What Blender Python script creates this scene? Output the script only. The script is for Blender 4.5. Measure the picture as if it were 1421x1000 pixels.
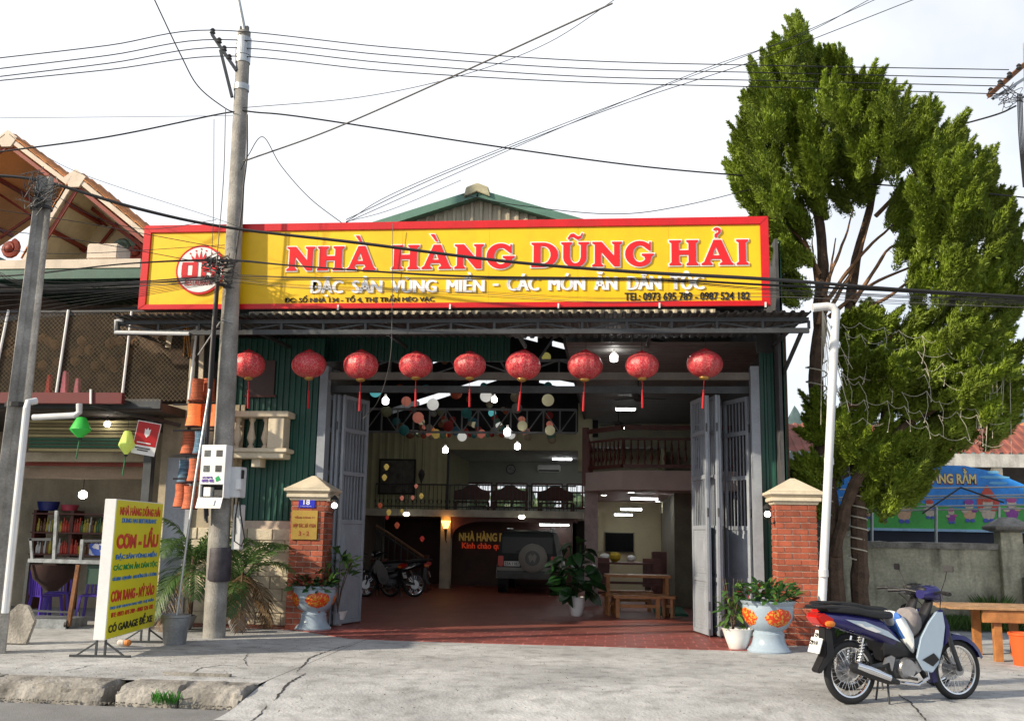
import bpy, bmesh, math, random
import numpy as np
from mathutils import Vector, Matrix, Euler, noise
random.seed(7); RNG = np.random.default_rng(7)
S = bpy.context.scene
for _o in list(bpy.data.objects): bpy.data.objects.remove(_o)
COL = S.collection
PI = math.pi; R = math.radians
# ---------------------------------------------------------------- camera
CAMZ = 1.6; FPX = 1381.0
CROT = Matrix.Rotation(R(6), 3, 'Z') @ Matrix.Rotation(R(99.86), 3, 'X') @ Matrix.Rotation(R(1.0), 3, 'Z')
cd = bpy.data.cameras.new('camera'); cam = bpy.data.objects.new('camera', cd); COL.objects.link(cam)
cam.matrix_world = Matrix.Translation((0, 0, CAMZ)) @ CROT.to_4x4()
cd.sensor_width = 36; cd.lens = 36 * FPX / 1421; cd.clip_end = 5000; cd.clip_start = .05
S.camera = cam
# ---------------------------------------------------------------- sky, sun, exposure
SUN = Vector((-.80, -.47, .45)).normalized()
W = bpy.data.worlds.new('World'); S.world = W; W.use_nodes = True
nt = W.node_tree; bg = nt.nodes['Background']
sky = nt.nodes.new('ShaderNodeTexSky'); sky.sky_type = 'NISHITA'; sky.sun_disc = False
sky.sun_elevation = math.asin(SUN.z); sky.sun_rotation = math.atan2(SUN.x, SUN.y)
sky.air_density = 1.0; sky.dust_density = 3.5; sky.ozone_density = 1.0; sky.altitude = 1100
tcs = nt.nodes.new('ShaderNodeTexCoord'); tn = nt.nodes.new('ShaderNodeTexNoise'); tn.inputs['Scale'].default_value = 1.6; tn.inputs['Detail'].default_value = 6
nt.links.new(tcs.outputs['Generated'], tn.inputs['Vector'])
tr_ = nt.nodes.new('ShaderNodeMapRange'); tr_.inputs[1].default_value = .36; tr_.inputs[2].default_value = .54; tr_.inputs[3].default_value = .35; tr_.inputs[4].default_value = .97
ts_ = nt.nodes.new('ShaderNodeVectorMath'); ts_.operation = 'DOT_PRODUCT'; ts_.inputs[1].default_value = (-.25, 0, -.12); nt.links.new(tcs.outputs['Generated'], ts_.inputs[0])   # veil thins out to the east
ta_ = nt.nodes.new('ShaderNodeMath'); nt.links.new(ts_.outputs['Value'], ta_.inputs[0]); nt.links.new(tn.outputs[0], ta_.inputs[1]); nt.links.new(ta_.outputs[0], tr_.inputs[0]); tm = nt.nodes.new('ShaderNodeMix'); tm.data_type = 'RGBA'
nt.links.new(tr_.outputs[0], tm.inputs[0]); nt.links.new(sky.outputs[0], tm.inputs[6]); tm.inputs[7].default_value = (7.0, 7.2, 7.5, 1)   # thin bright cloud veil
nt.links.new(tm.outputs[2], bg.inputs[0]); bg.inputs[1].default_value = .13
sl = bpy.data.lights.new('sun', 'SUN'); sl.energy = 5; sl.angle = R(1.2); sl.color = (1, .86, .66)
so = bpy.data.objects.new('sun', sl); COL.objects.link(so)
so.rotation_euler = SUN.to_track_quat('Z', 'Y').to_euler(); so.location = SUN * 60
S.view_settings.view_transform = 'Standard'; S.view_settings.look = 'None'
S.view_settings.exposure = 0.3; S.view_settings.gamma = 1; S.view_settings.use_curve_mapping = False
S.render.engine = 'CYCLES'
S.cycles.use_denoising = True; S.cycles.max_bounces = 8; S.cycles.diffuse_bounces = 4; S.cycles.glossy_bounces = 3
S.cycles.transparent_max_bounces = 12; S.cycles.caustics_reflective = False; S.cycles.caustics_refractive = False
S.cycles.sample_clamp_indirect = 4

# ---------------------------------------------------------------- helpers
def ray(px, py): return CROT @ Vector(((px - 710.5) / FPX, -(py - 500) / FPX, -1))
def P(px, py, Y):
    r = ray(px, py); return Vector((0, 0, CAMZ)) + r * (Y / r.y)
def G(px, py, z=0.):
    r = ray(px, py); return Vector((0, 0, CAMZ)) + r * ((z - CAMZ) / r.z)
def X_(px, py, Y): return P(px, py, Y).x
def Z_(px, py, Y): return P(px, py, Y).z
def mpx(Y): return Y / FPX          # metres per photo pixel at depth Y

_M = {}
def mat(name, rgb=(.5, .5, .5), rough=.7, metal=0., var=.2, scale=3., bump=.15, bscale=60., rnd=0., emit=0., ecol=None, band=0,
        spots=None, spotscale=20., spec=.5, dirt=0., trans=0., alpha=1.):
    if name in _M: return _M[name]
    m = bpy.data.materials.new(name); m.use_nodes = True; _M[name] = m
    n = m.node_tree.nodes; l = m.node_tree.links; b = n['Principled BSDF']
    b.inputs['Roughness'].default_value = rough; b.inputs['Metallic'].default_value = metal
    b.inputs['Specular IOR Level'].default_value = spec
    geo = n.new('ShaderNodeNewGeometry')
    def NZ(sc, det=4., stretch=None):
        t = n.new('ShaderNodeTexNoise'); t.inputs['Scale'].default_value = sc; t.inputs['Detail'].default_value = det
        if stretch:
            mp = n.new('ShaderNodeMapping'); mp.inputs['Scale'].default_value = stretch
            l.new(geo.outputs['Position'], mp.inputs[0]); l.new(mp.outputs[0], t.inputs['Vector'])
        else: l.new(geo.outputs['Position'], t.inputs['Vector'])
        return t
    def MUL(a, fac, lo, hi, src):
        mr = n.new('ShaderNodeMapRange'); mr.inputs[1].default_value = .3; mr.inputs[2].default_value = .7
        mr.inputs[3].default_value = lo; mr.inputs[4].default_value = hi; l.new(src, mr.inputs[0])
        mx = n.new('ShaderNodeVectorMath'); mx.operation = 'SCALE'; l.new(a, mx.inputs[0]); l.new(mr.outputs[0], mx.inputs['Scale'])
        return mx.outputs[0]
    c = n.new('ShaderNodeRGB'); c.outputs[0].default_value = (*rgb, 1); cur = c.outputs[0]
    if var:
        cur = MUL(cur, var, 1 - var, 1 + var, NZ(scale).outputs[0])
        cur = MUL(cur, var, 1 - var * .5, 1 + var * .5, NZ(scale * 9, 3).outputs[0])
    if band: cur = MUL(cur, band, 1 - band, 1 + band, NZ(1.2, 3, (3, 3, 60)).outputs[0])
    if dirt:
        t = NZ(1.3, 6, (3, 3, .5)); mr = n.new('ShaderNodeMapRange'); mr.inputs[1].default_value = .5; mr.inputs[2].default_value = .72
        mr.inputs[3].default_value = 0; mr.inputs[4].default_value = dirt; l.new(t.outputs[0], mr.inputs[0])
        mx = n.new('ShaderNodeMix'); mx.data_type = 'RGBA'; l.new(mr.outputs[0], mx.inputs[0]); l.new(cur, mx.inputs[6])
        mx.inputs[7].default_value = (.05, .045, .035, 1); cur = mx.outputs[2]
    if spots:
        v = n.new('ShaderNodeTexVoronoi'); v.inputs['Scale'].default_value = spotscale; l.new(geo.outputs['Position'], v.inputs['Vector'])
        rp = n.new('ShaderNodeValToRGB'); rp.color_ramp.interpolation = 'CONSTANT'; e = rp.color_ramp.elements
        sep = n.new('ShaderNodeSeparateColor'); l.new(v.outputs['Color'], sep.inputs[0]); l.new(sep.outputs[0], rp.inputs[0])
        e[0].color = (0, 0, 0, 1); e[1].position = spots[0][0]; e[1].color = (1, 1, 1, 1)
        mx = n.new('ShaderNodeMix'); mx.data_type = 'RGBA'; l.new(rp.outputs[0], mx.inputs[0]); l.new(cur, mx.inputs[6])
        mx.inputs[7].default_value = (*spots[0][1], 1); cur = mx.outputs[2]
    if rnd:
        oi = n.new('ShaderNodeObjectInfo'); mr = n.new('ShaderNodeMapRange')
        mr.inputs[3].default_value = 1 - rnd; mr.inputs[4].default_value = 1 + rnd; l.new(oi.outputs['Random'], mr.inputs[0])
        mx = n.new('ShaderNodeVectorMath'); mx.operation = 'SCALE'; l.new(cur, mx.inputs[0]); l.new(mr.outputs[0], mx.inputs['Scale']); cur = mx.outputs[0]
    l.new(cur, b.inputs['Base Color'])
    if bump:
        bp = n.new('ShaderNodeBump'); bp.inputs['Strength'].default_value = bump; bp.inputs['Distance'].default_value = .02
        l.new(NZ(bscale, 5).outputs[0], bp.inputs['Height']); l.new(bp.outputs[0], b.inputs['Normal'])
    if emit:
        b.inputs['Emission Strength'].default_value = emit; b.inputs['Emission Color'].default_value = (*(ecol or rgb), 1)
    if trans:
        b.inputs['Transmission Weight'].default_value = trans
    if alpha < 1:
        b.inputs['Alpha'].default_value = alpha
    return m
def leafmat(name, rgb, var=.35, scale=2.5, rnd=.25, tl=.35, rough=.5):
    if name in _M: return _M[name]
    m = mat(name, rgb, rough, var=var, scale=scale, bump=0, rnd=rnd)
    n = m.node_tree.nodes; l = m.node_tree.links; b = n['Principled BSDF']
    t = n.new('ShaderNodeBsdfTranslucent'); mx = n.new('ShaderNodeMixShader'); mx.inputs[0].default_value = tl
    src = b.inputs['Base Color'].links[0].from_socket; l.new(src, t.inputs[0])
    out = n['Material Output']; l.new(b.outputs[0], mx.inputs[1]); l.new(t.outputs[0], mx.inputs[2]); l.new(mx.outputs[0], out.inputs[0])
    return m

WL = {}
class MB:
    def __init__(s): s.v = []; s.f = []
    def add(s, vs, fs):
        k = len(s.v); s.v += [tuple(p) for p in vs]; s.f += [tuple(i + k for i in f) for f in fs]; return s
    def box(s, x0, x1, y0, y1, z0, z1):
        return s.add([(x0, y0, z0), (x1, y0, z0), (x1, y1, z0), (x0, y1, z0), (x0, y0, z1), (x1, y0, z1), (x1, y1, z1), (x0, y1, z1)],
                     [(0, 3, 2, 1), (4, 5, 6, 7), (0, 1, 5, 4), (1, 2, 6, 5), (2, 3, 7, 6), (3, 0, 4, 7)])
    def bar(s, p, q, w, h=None, up=(0, 0, 1)):
        h = h or w; p = Vector(p); q = Vector(q); d = (q - p).normalized(); u = Vector(up)
        if abs(d.dot(u)) > .98: u = Vector((0, 1, 0))
        a = d.cross(u).normalized() * w / 2; b = a.cross(d).normalized() * h / 2
        v = [p - a - b, p + a - b, p + a + b, p - a + b, q - a - b, q + a - b, q + a + b, q - a + b]
        return s.add(v, [(0, 3, 2, 1), (4, 5, 6, 7), (0, 1, 5, 4), (1, 2, 6, 5), (2, 3, 7, 6), (3, 0, 4, 7)])
    def rings(s, rings, caps=True, closed=False):
        n = len(rings[0]); vs = [p for r in rings for p in r]; fs = []
        for i in range(len(rings) - (0 if closed else 1)):
            a = i * n; b = ((i + 1) % len(rings)) * n
            for j in range(n): fs.append((a + j, a + (j + 1) % n, b + (j + 1) % n, b + j))
        if caps and not closed: fs += [tuple(range(n))[::-1], tuple((len(rings) - 1) * n + j for j in range(n))]
        return s.add(vs, fs)
    def tube(s, pts, r, n=8, caps=True, closed=False):
        pts = [Vector(p) for p in pts]; rs = r if isinstance(r, (list, tuple)) else [r] * len(pts); out = []
        u = None
        for i, p in enumerate(pts):
            if closed: d = pts[(i + 1) % len(pts)] - pts[i - 1]
            else: d = pts[min(i + 1, len(pts) - 1)] - pts[max(i - 1, 0)]
            d = d.normalized() if d.length > 1e-9 else Vector((0, 0, 1))
            if u is None: u = d.orthogonal().normalized()
            u = (u - d * u.dot(d)); u = u.normalized() if u.length > 1e-6 else d.orthogonal().normalized()
            w = d.cross(u)
            out.append([p + (u * math.cos(2 * PI * k / n) + w * math.sin(2 * PI * k / n)) * rs[i] for k in range(n)])
        return s.rings(out, caps, closed)
    def lathe(s, prof, c=(0, 0, 0), n=24, rib=0, ribn=0, ax=None):
        c = Vector(c); out = []
        for r, z in prof:
            ring = []
            for k in range(n):
                a = 2 * PI * k / n; rr = r * (1 - rib * (abs(math.sin(a * ribn / 2)) < .35)) if rib else r
                v = Vector((rr * math.cos(a), rr * math.sin(a), z))
                if ax: v = ax @ v
                ring.append(c + v)
            out.append(ring)
        return s.rings(out)
    def ell(s, c, r, n=16, m=10):
        if not isinstance(r, (tuple, list)): r = (r, r, r)
        c = Vector(c); rg = []
        for i in range(1, m):
            t = PI * i / m
            rg.append([c + Vector((r[0] * math.sin(t) * math.cos(2 * PI * k / n), r[1] * math.sin(t) * math.sin(2 * PI * k / n), -r[2] * math.cos(t))) for k in range(n)])
        return s.rings(rg)
    def prism(s, pts, o, u, v, w):
        o = Vector(o); u = Vector(u); v = Vector(v); w = Vector(w); n = len(pts)
        a = [o + u * p[0] + v * p[1] for p in pts]; b = [p + w for p in a]
        return s.add(a + b, [tuple(range(n))[::-1], tuple(range(n, 2 * n))] + [(j, (j + 1) % n, n + (j + 1) % n, n + j) for j in range(n)])
    def poly(s, pts): return s.add(pts, [tuple(range(len(pts)))])
    def disc(s, c, r, nrm, t=.01, n=24):
        c = Vector(c); d = Vector(nrm).normalized(); return s.tube([c, c + d * t], r, n)
    def xf(s, m): s.v = [tuple(m @ Vector(p)) for p in s.v]; return s
    def build(s, name, m, parent=None, bevel=0., smooth=None, local=False, seg=2):
        me = bpy.data.meshes.new(name); off = Vector((0, 0, 0))
        if parent is not None and not local: off = WL.get(parent.name, Vector((0, 0, 0)))
        me.from_pydata([(p[0] - off[0], p[1] - off[1], p[2] - off[2]) for p in s.v], [], s.f); me.validate()
        bm = bmesh.new(); bm.from_mesh(me); bmesh.ops.recalc_face_normals(bm, faces=bm.faces)
        if bevel:
            ed = [e for e in bm.edges if len(e.link_faces) == 2 and e.calc_face_angle(0) > .6]
            bmesh.ops.bevel(bm, geom=ed, offset=bevel, segments=seg, affect='EDGES', clamp_overlap=True)
        bm.to_mesh(me); bm.free()
        if smooth or (smooth is None and (bevel or len(s.v) > 60)):
            me.polygons.foreach_set('use_smooth', [True] * len(me.polygons)); me.set_sharp_from_angle(angle=R(38))
        if m is not None: me.materials.append(m)
        o = bpy.data.objects.new(name, me); COL.objects.link(o)
        if parent is not None: o.parent = parent; WL[o.name] = off
        return o
def tag(o, label=None, cat=None, group=None, kind=None):
    if label: o['label'] = label
    if cat: o['category'] = cat
    if group: o['group'] = group
    if kind: o['kind'] = kind
    return o
def thing(name, label, cat, loc=(0, 0, 0), rz=0., group=None):
    o = bpy.data.objects.new(name, None); COL.objects.link(o); o.location = loc; o.rotation_euler = (0, 0, rz); o.empty_display_size = .1
    WL[o.name] = Vector(loc); return tag(o, label, cat, group)
def struct(o): o['kind'] = 'structure'; return o
def put(me, name, parent, mtx, m=None):
    o = bpy.data.objects.new(name, me); COL.objects.link(o); o.parent = parent; o.matrix_local = mtx; return o
def kids(o): return [c for c in bpy.data.objects if c.parent == o]
def copy_tree(o, loc=None, rz=None, label=None, parent=None, sc=None, _k=None):
    if _k is None:
        _k = {}
        for c in bpy.data.objects:
            if c.parent: _k.setdefault(c.parent.name, []).append(c)
    c = o.copy(); COL.objects.link(c); c.parent = parent
    if loc is not None: c.location = loc
    if rz is not None: c.rotation_euler[2] = rz
    if sc is not None: c.scale = (sc,) * 3 if not isinstance(sc, tuple) else sc
    if label: c['label'] = label
    for ch in _k.get(o.name, []): copy_tree(ch, parent=c, _k=_k)
    return c
def corr(m, o, u, v, wdt, hgt, per=.2, dep=.03, nrm=(0, -1, 0), hf=None, flat=.45):
    """ribbed metal sheet: u across, v along ribs; hf(x)->(lo,hi) trims it"""
    o = Vector(o); u = Vector(u).normalized(); v = Vector(v).normalized(); nn = Vector(nrm); xs = []
    k = 0; x = 0
    while x < wdt:
        for t, d in ((0, 0), (flat, 0), (flat + .12, 1), (.88, 1)):
            xx = x + t * per
            if xx <= wdt: xs.append((xx, d * dep))
        x += per
    xs.append((wdt, 0)); vs = []; fs = []
    for i, (xx, d) in enumerate(xs):
        lo, hi = hf(xx) if hf else (0, hgt)
        vs += [o + u * xx + nn * d + v * lo, o + u * xx + nn * d + v * hi]
        if i: fs.append((2 * i - 2, 2 * i, 2 * i + 1, 2 * i - 1))
    return m.add(vs, fs)
# ---- lettering
def _cv2mesh(ob, name):
    COL.objects.link(ob); bpy.context.view_layer.update()
    dg = bpy.context.evaluated_depsgraph_get(); me = bpy.data.meshes.new_from_object(ob.evaluated_get(dg)); me.name = name
    d = ob.data; bpy.data.objects.remove(ob)
    return me
def textmesh(s, bold=.0, ext=.01, sp=1.):
    c = bpy.data.curves.new('t', 'FONT'); c.body = s; c.offset = bold; c.extrude = ext; c.size = 1; c.resolution_u = 3; c.space_character = sp
    return _cv2mesh(bpy.data.objects.new('t', c), 'lettering')
def text(s, o, u, v, w, h, m, parent, name='lettering', bold=.02, depth=.004, nrm=(0, -1, 0), sp=1., local=False, slant=0., fat=0.):
    """fit s into the w x h box whose lower left corner is o, u right, v up"""
    me = textmesh(s, bold, .5, sp); n = len(me.vertices); a = np.empty(n * 3); me.vertices.foreach_get('co', a); a = a.reshape(-1, 3)
    lo = a.min(0); hi = a.max(0); a = (a - lo) / np.maximum(hi - lo, 1e-6)
    a[:, 0] += slant * a[:, 1]
    o = np.array(o, float); off = np.array(WL.get(parent.name, (0, 0, 0)), float) * (0 if local else 1)
    b = o + np.outer(a[:, 0] * w, u) + np.outer(a[:, 1] * h, v) + np.outer(a[:, 2] * depth, nrm) - off
    me.vertices.foreach_set('co', b.ravel()); me.update()
    par = list(range(n))
    def find(q):
        while par[q] != q: par[q] = par[par[q]]; q = par[q]
        return q
    for e in me.edges: par[find(e.vertices[0])] = find(e.vertices[1])
    ids = {}; nv_ = Vector(nrm)
    for i, vt in enumerate(me.vertices):   # strokes that overlap inside one glyph must not share a plane
        k = ids.setdefault(find(i), len(ids)); vt.co += nv_ * (.0007 * (k % 5))
    if fat:   # thicken the strokes: the same outline repeated a little to each side, each a hair behind the last
        bm = bmesh.new(); nv = Vector(nrm)
        for k, q in enumerate((0, -1, 1, -.5, .5)):
            c = me.copy(); c.transform(Matrix.Translation(Vector(u) * fat * q + Vector(v) * fat * .35 * (k % 2 - .5) + nv * .00013 * k)); bm.from_mesh(c); bpy.data.meshes.remove(c)
        bm.to_mesh(me); bm.free()
    me.materials.append(m); me.update()
    ob = bpy.data.objects.new(name, me); COL.objects.link(ob); ob.parent = parent
    WL[ob.name] = Vector(off); return ob
def _arc(cx, cy, rx, ry, a0, a1, n=10): return [(cx + rx * math.cos(R(a0 + (a1 - a0) * i / n)), cy + ry * math.sin(R(a0 + (a1 - a0) * i / n))) for i in range(n + 1)]
GL = {
 'N': (1.14, [[(0,0),(.42,0),(.42,.06),(.34,.12),(.34,.6),(.84,0),(1.06,0),(1.06,.88),(1.14,.94),(1.14,1),(.76,1),(.76,.94),(.84,.88),(.84,.42),(.36,1),(0,1),(0,.94),(.1,.88),(.1,.12),(0,.06)]]),
 'H': (1.08, [[(0,0),(.44,0),(.44,.06),(.36,.12),(.36,.42),(.72,.42),(.72,.12),(.64,.06),(.64,0),(1.08,0),(1.08,.06),(1,.12),(1,.88),(1.08,.94),(1.08,1),(.64,1),(.64,.94),(.72,.88),(.72,.6),(.36,.6),(.36,.88),(.44,.94),(.44,1),(0,1),(0,.94),(.08,.88),(.08,.12),(0,.06)]]),
 'A': (1.18, [[(0,0),(.4,0),(.4,.06),(.32,.12),(.36,.24),(.72,.24),(.78,.12),(.68,.06),(.68,0),(1.18,0),(1.18,.06),(1.1,.12),(.74,1),(.46,1),(.1,.12),(0,.06)], [(.42,.38),(.54,.74),(.67,.38)]]),
 'I': (.44, [[(0,0),(.44,0),(.44,.06),(.35,.12),(.35,.88),(.44,.94),(.44,1),(0,1),(0,.94),(.09,.88),(.09,.12),(0,.06)]]),
 'D': (1.04, [[(0,0),(.45,0)]+_arc(.45,.5,.59,.5,-80,80)+[(.45,1),(0,1),(0,.94),(.09,.88),(.09,.12),(0,.06)], [(.36,.14),(.45,.14)]+_arc(.45,.5,.3,.36,-75,75)+[(.45,.86),(.36,.86)]]),
 'U': (1.08, [[(0,1),(0,.94),(.08,.88),(.08,.38)]+_arc(.53,.38,.45,.4,185,355)+[(.98,.38),(.98,.88),(1.08,.94),(1.08,1),(.66,1),(.66,.94),(.76,.88),(.76,.38)]+_arc(.55,.38,.2,.24,-5,-175)+[(.34,.38),(.34,.88),(.42,.94),(.42,1)]]),
 'G': (1.12, [_arc(.55,.5,.55,.52,48,318,20)+[(1.02,.4),(1.1,.44),(1.1,.5),(.64,.5),(.64,.43),(.74,.38)]+_arc(.57,.5,.27,.34,-42,-308,16)+[(.92,.62),(.98,.62),(.98,.98),(.93,.98)]]),
 '`': (.3, [[(.0,.3),(.16,.3),(.3,0),(.22,0)]]),
 '~': (.6, [[(0,.02),(.12,.2),(.24,.22),(.4,.1),(.5,.12),(.56,.24),(.6,.22),(.52,.02),(.38,-.04),(.2,.08),(.12,.06),(.05,-.04)]]),
 '?': (.3, [_arc(.15,.22,.15,.14,160,-60,10)+[(.16,.02),(.16,-.04),(.06,-.04),(.06,.08),(.12,.13)]+_arc(.14,.2,.06,.06,-60,160,6)]),
}
def glyph(ch, off=0., ext=.5):
    c = bpy.data.curves.new('g', 'CURVE'); c.dimensions = '2D'; c.fill_mode = 'BOTH'; c.extrude = ext; c.offset = off
    for pts in GL[ch][1]:
        sp = c.splines.new('POLY'); sp.points.add(len(pts) - 1); sp.use_cyclic_u = True
        for i, p in enumerate(pts): sp.points[i].co = (p[0], p[1], 0, 1)
    return _cv2mesh(bpy.data.objects.new('g', c), 'letter')
def split_letters(ob, m):
    me = ob.data; n = len(me.vertices); par = list(range(n))
    def find(a):
        while par[a] != a: par[a] = par[par[a]]; a = par[a]
        return a
    for e in me.edges: par[find(e.vertices[0])] = find(e.vertices[1])
    xs = {}
    for i, v in enumerate(me.vertices): r = find(i); lo, hi = xs.get(r, (9e9, -9e9)); xs[r] = (min(lo, v.co.x), max(hi, v.co.x))
    cl = []
    for r, (lo, hi) in sorted(xs.items(), key=lambda k: -(k[1][1] - k[1][0])):
        for c in cl:
            if min(hi, c[1]) - max(lo, c[0]) > .5 * (hi - lo): c[2].add(r); break
        else: cl.append([lo, hi, {r}])
    for c in sorted(cl, key=lambda c: c[0]):
        mp = {}; vs = []; fs = []
        for p in me.polygons:
            if find(p.vertices[0]) in c[2]:
                f = []
                for v in p.vertices:
                    if v not in mp: mp[v] = len(vs); vs.append(tuple(me.vertices[v].co))
                    f.append(mp[v])
                fs.append(f)
        nm = bpy.data.meshes.new('letter'); nm.from_pydata(vs, [], fs); nm.materials.append(m); o = bpy.data.objects.new('letter', nm); COL.objects.link(o); o.parent = ob.parent
    bpy.data.objects.remove(ob)
def lerp(a, b, t): return a + (b - a) * t
def sagline(a, b, sag, n=14):
    a = Vector(a); b = Vector(b); return [a.lerp(b, i / n) - Vector((0, 0, sag * 4 * (i / n) * (1 - i / n))) for i in range(n + 1)]

# ---------------------------------------------------------------- shared materials
CONC = mat('concrete_ground', (.40, .405, .405), .92, var=.26, scale=.7, bump=.6, bscale=28, dirt=.4)
ASPH = mat('asphalt_road', (.20, .20, .20), .9, var=.15, scale=2, bump=.5, bscale=90)
DIRT = mat('dirt_ground', (.18, .15, .11), .95, var=.3, scale=.5)
OLDC = mat('old_concrete', (.27, .255, .23), .95, var=.35, scale=4, bump=.8, bscale=25, dirt=.5)
POLEC = mat('pole_concrete', (.29, .28, .26), .9, var=.3, scale=4, bump=.4, bscale=40, dirt=.5)
REDP = mat('red_paint', (.58, .004, .008), .4, var=.1, bump=.05, dirt=.12)
YELP = mat('yellow_panel', (.85, .52, .001), .45, var=.07, scale=.8, bump=.05, bscale=5, dirt=.07)
WHT = mat('white_paint', (.78, .78, .77), .45, var=.06, bump=.03)
BLK = mat('black_rubber', (.012, .012, .013), .6, var=.1, bump=.1)
BLKP = mat('black_print', (.015, .013, .01), .5, var=0, bump=0)
STEEL = mat('grey_steel', (.065, .07, .075), .5, .5, var=.2, bump=.08)
GALV = mat('galvanised_steel', (.45, .47, .48), .4, .7, var=.15, bump=.05)
CHROME = mat('chrome', (.75, .75, .76), .15, 1., var=.05, bump=0)
DKST = mat('dark_steel', (.05, .052, .055), .5, .3, var=.2)
GRNC = mat('green_corrugated_steel', (.012, .075, .055), .45, var=.15, scale=2, bump=.04, dirt=.15)
CRMC = mat('cream_corrugated_steel', (.50, .45, .34), .5, var=.12, scale=2, bump=.04, dirt=.2)
GATEM = mat('blue_grey_gate_paint', (.27, .30, .345), .5, var=.12, bump=.05, dirt=.12)
CREAM = mat('cream_stone_paint', (.62, .55, .42), .75, var=.12, bump=.15, dirt=.1)
BRICK = mat('red_brick', (.31, .075, .038), .8, var=.2, scale=6, bump=.4, rnd=.3, dirt=.25)
MORT = mat('pale_mortar', (.48, .40, .33), .95, var=.15, bump=.3)
PVC = mat('grey_white_pvc', (.62, .64, .66), .35, var=.06, bump=.02, dirt=.15)
DKGREY = mat('dark_interior_grey', (.06, .06, .065), .8, var=.15)
WALLG = mat('interior_greenish_cream', (.45, .43, .28), .8, var=.08, bump=.05)
WOOD = mat('orange_wood', (.38, .16, .05), .5, var=.25, scale=8, bump=.1)
DWOOD = mat('dark_red_wood', (.09, .02, .012), .45, var=.25, scale=8, bump=.1)
TUBE = mat('lit_tube', (1, 1, 1), .5, var=0, bump=0, emit=20, ecol=(.95, 1, 1))
BULB = mat('lit_bulb', (1, 1, 1), .5, var=0, bump=0, emit=16, ecol=(1, .96, .9))
WARM = mat('lit_warm_bulb', (1, .6, .2), .5, var=0, bump=0, emit=6, ecol=(1, .4, .08))
SOIL = mat('dark_soil', (.035, .025, .02), 1, var=.3, bump=.6)
BARK = mat('juniper_bark', (.10, .065, .045), .95, var=.35, scale=8, bump=1., bscale=30)
PURP = mat('purple_plastic', (.07, .035, .32), .35, var=.05, bump=0)
BLUEP = mat('blue_print', (.02, .2, .62), .45, var=0, bump=0)
GREENP = mat('green_print', (.0, .3, .08), .45, var=0, bump=0)
REDPR = mat('red_print', (.62, .03, .02), .45, var=0, bump=0)
# ================================================================ SETTING
struct(MB().box(-400, 400, -60, 600, -1.2, -.22).build('ground', DIRT))
struct(MB().box(-60, 60, -6, 9.9, -.215, -.16).build('road', ASPH))
def gz(x, y):
    t = min(1, max(0, (10.95 - y) / 1.45)); t = t * t * (3 - 2 * t)
    return -.152 * t + .006 * noise.noise(Vector((x * .7, y * .7, 0)))
def sheet(name, xs, ys, zf, m, parent=None):
    vs = [(x, y, zf(x, y)) for y in ys for x in xs]; n = len(xs)
    fs = [(j * n + i, j * n + i + 1, (j + 1) * n + i + 1, (j + 1) * n + i) for j in range(len(ys) - 1) for i in range(n - 1)]
    return MB().add(vs, fs).build(name, m, parent, smooth=True)
fr = lambda a, b, n: [a + (b - a) * i / n for i in range(n + 1)]
apron = struct(sheet('concrete_apron', fr(-3.72, 14, 70), fr(9.35, 15.5, 60) + [18, 24, 40], gz, CONC))
pave = struct(sheet('pavement', fr(-30, -3.73, 60), fr(10.55, 15.5, 20) + [18, 24, 40], lambda x, y: .006 * noise.noise(Vector((x * .7, y * .7, 0))), CONC))
# kerb stones: rough worn blocks with a gap
def kerbstone(x0, x1, seed, par):
    random.seed(seed); m = MB(); n = int((x1 - x0) / .028) + 2; rg = []
    for i in range(n + 1):
        x = lerp(x0, x1, i / n); e = .05 if i in (0, n) else 0
        j = lambda k, a=.028: a * noise.noise(Vector((x * 3.1, k * 7.3, seed))) + .02 * noise.noise(Vector((x * 13, k * 3.3, seed))) + .012 * noise.noise(Vector((x * 41, k * 5.1, seed)))
        prof = [(10.62, -.2), (10.62, .004), (10.45 + j(1), .012 + j(2) - e), (10.36 + j(13), .008 + j(14) - e), (10.28 + j(3), .0 + j(4) - e), (10.22 + j(15), -.02 + j(16) - e), (10.18 + j(5), -.05 + j(6)), (10.16 + j(17), -.08 + j(18)), (10.14 + j(7), -.11 + j(8)), (10.1 + j(9) + e, -.2)]
        rg.append([(x, y, z) for y, z in prof])
    return m.rings(rg).build('kerbstone', OLDC, par, smooth=True)
kerb = bpy.data.objects.new('kerb', None); COL.objects.link(kerb); struct(kerb)
for i, (a, b) in enumerate(((-13, -11.9), (-11.88, -10.4), (-10.38, -9.2), (-9.18, -8.0), (-7.98, -6.55), (-6.53, -5.22), (-5.08, -4.42), (-4.4, -3.75))): kerbstone(a, b, i, kerb)
# grit in the gutter
random.seed(3); m = MB()
for i in range(700):
    x = random.uniform(-9, -2.4); y = 9.97 - abs(random.gauss(0, .07)) + (.05 if x > -3.8 else .1); s = random.uniform(.004, .016)
    m.ell((x, y, -.155 + s * .4), (s, s, s * .7), 5, 3)
for i in range(1500):
    x = random.uniform(-9, 5); y = random.uniform(9.7, 14.8); s = random.uniform(.003, .009)
    m.ell((x, y, (gz(x, y) if x > -3.72 else 0) + s * .3), (s, s, s * .6), 5, 3)
tag(m.build('gravel', mat('grit', (.16, .15, .13), .95, rnd=0)), 'fine grey grit and dead leaf crumbs strewn along kerb and pavement', 'grit', kind='stuff')
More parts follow.
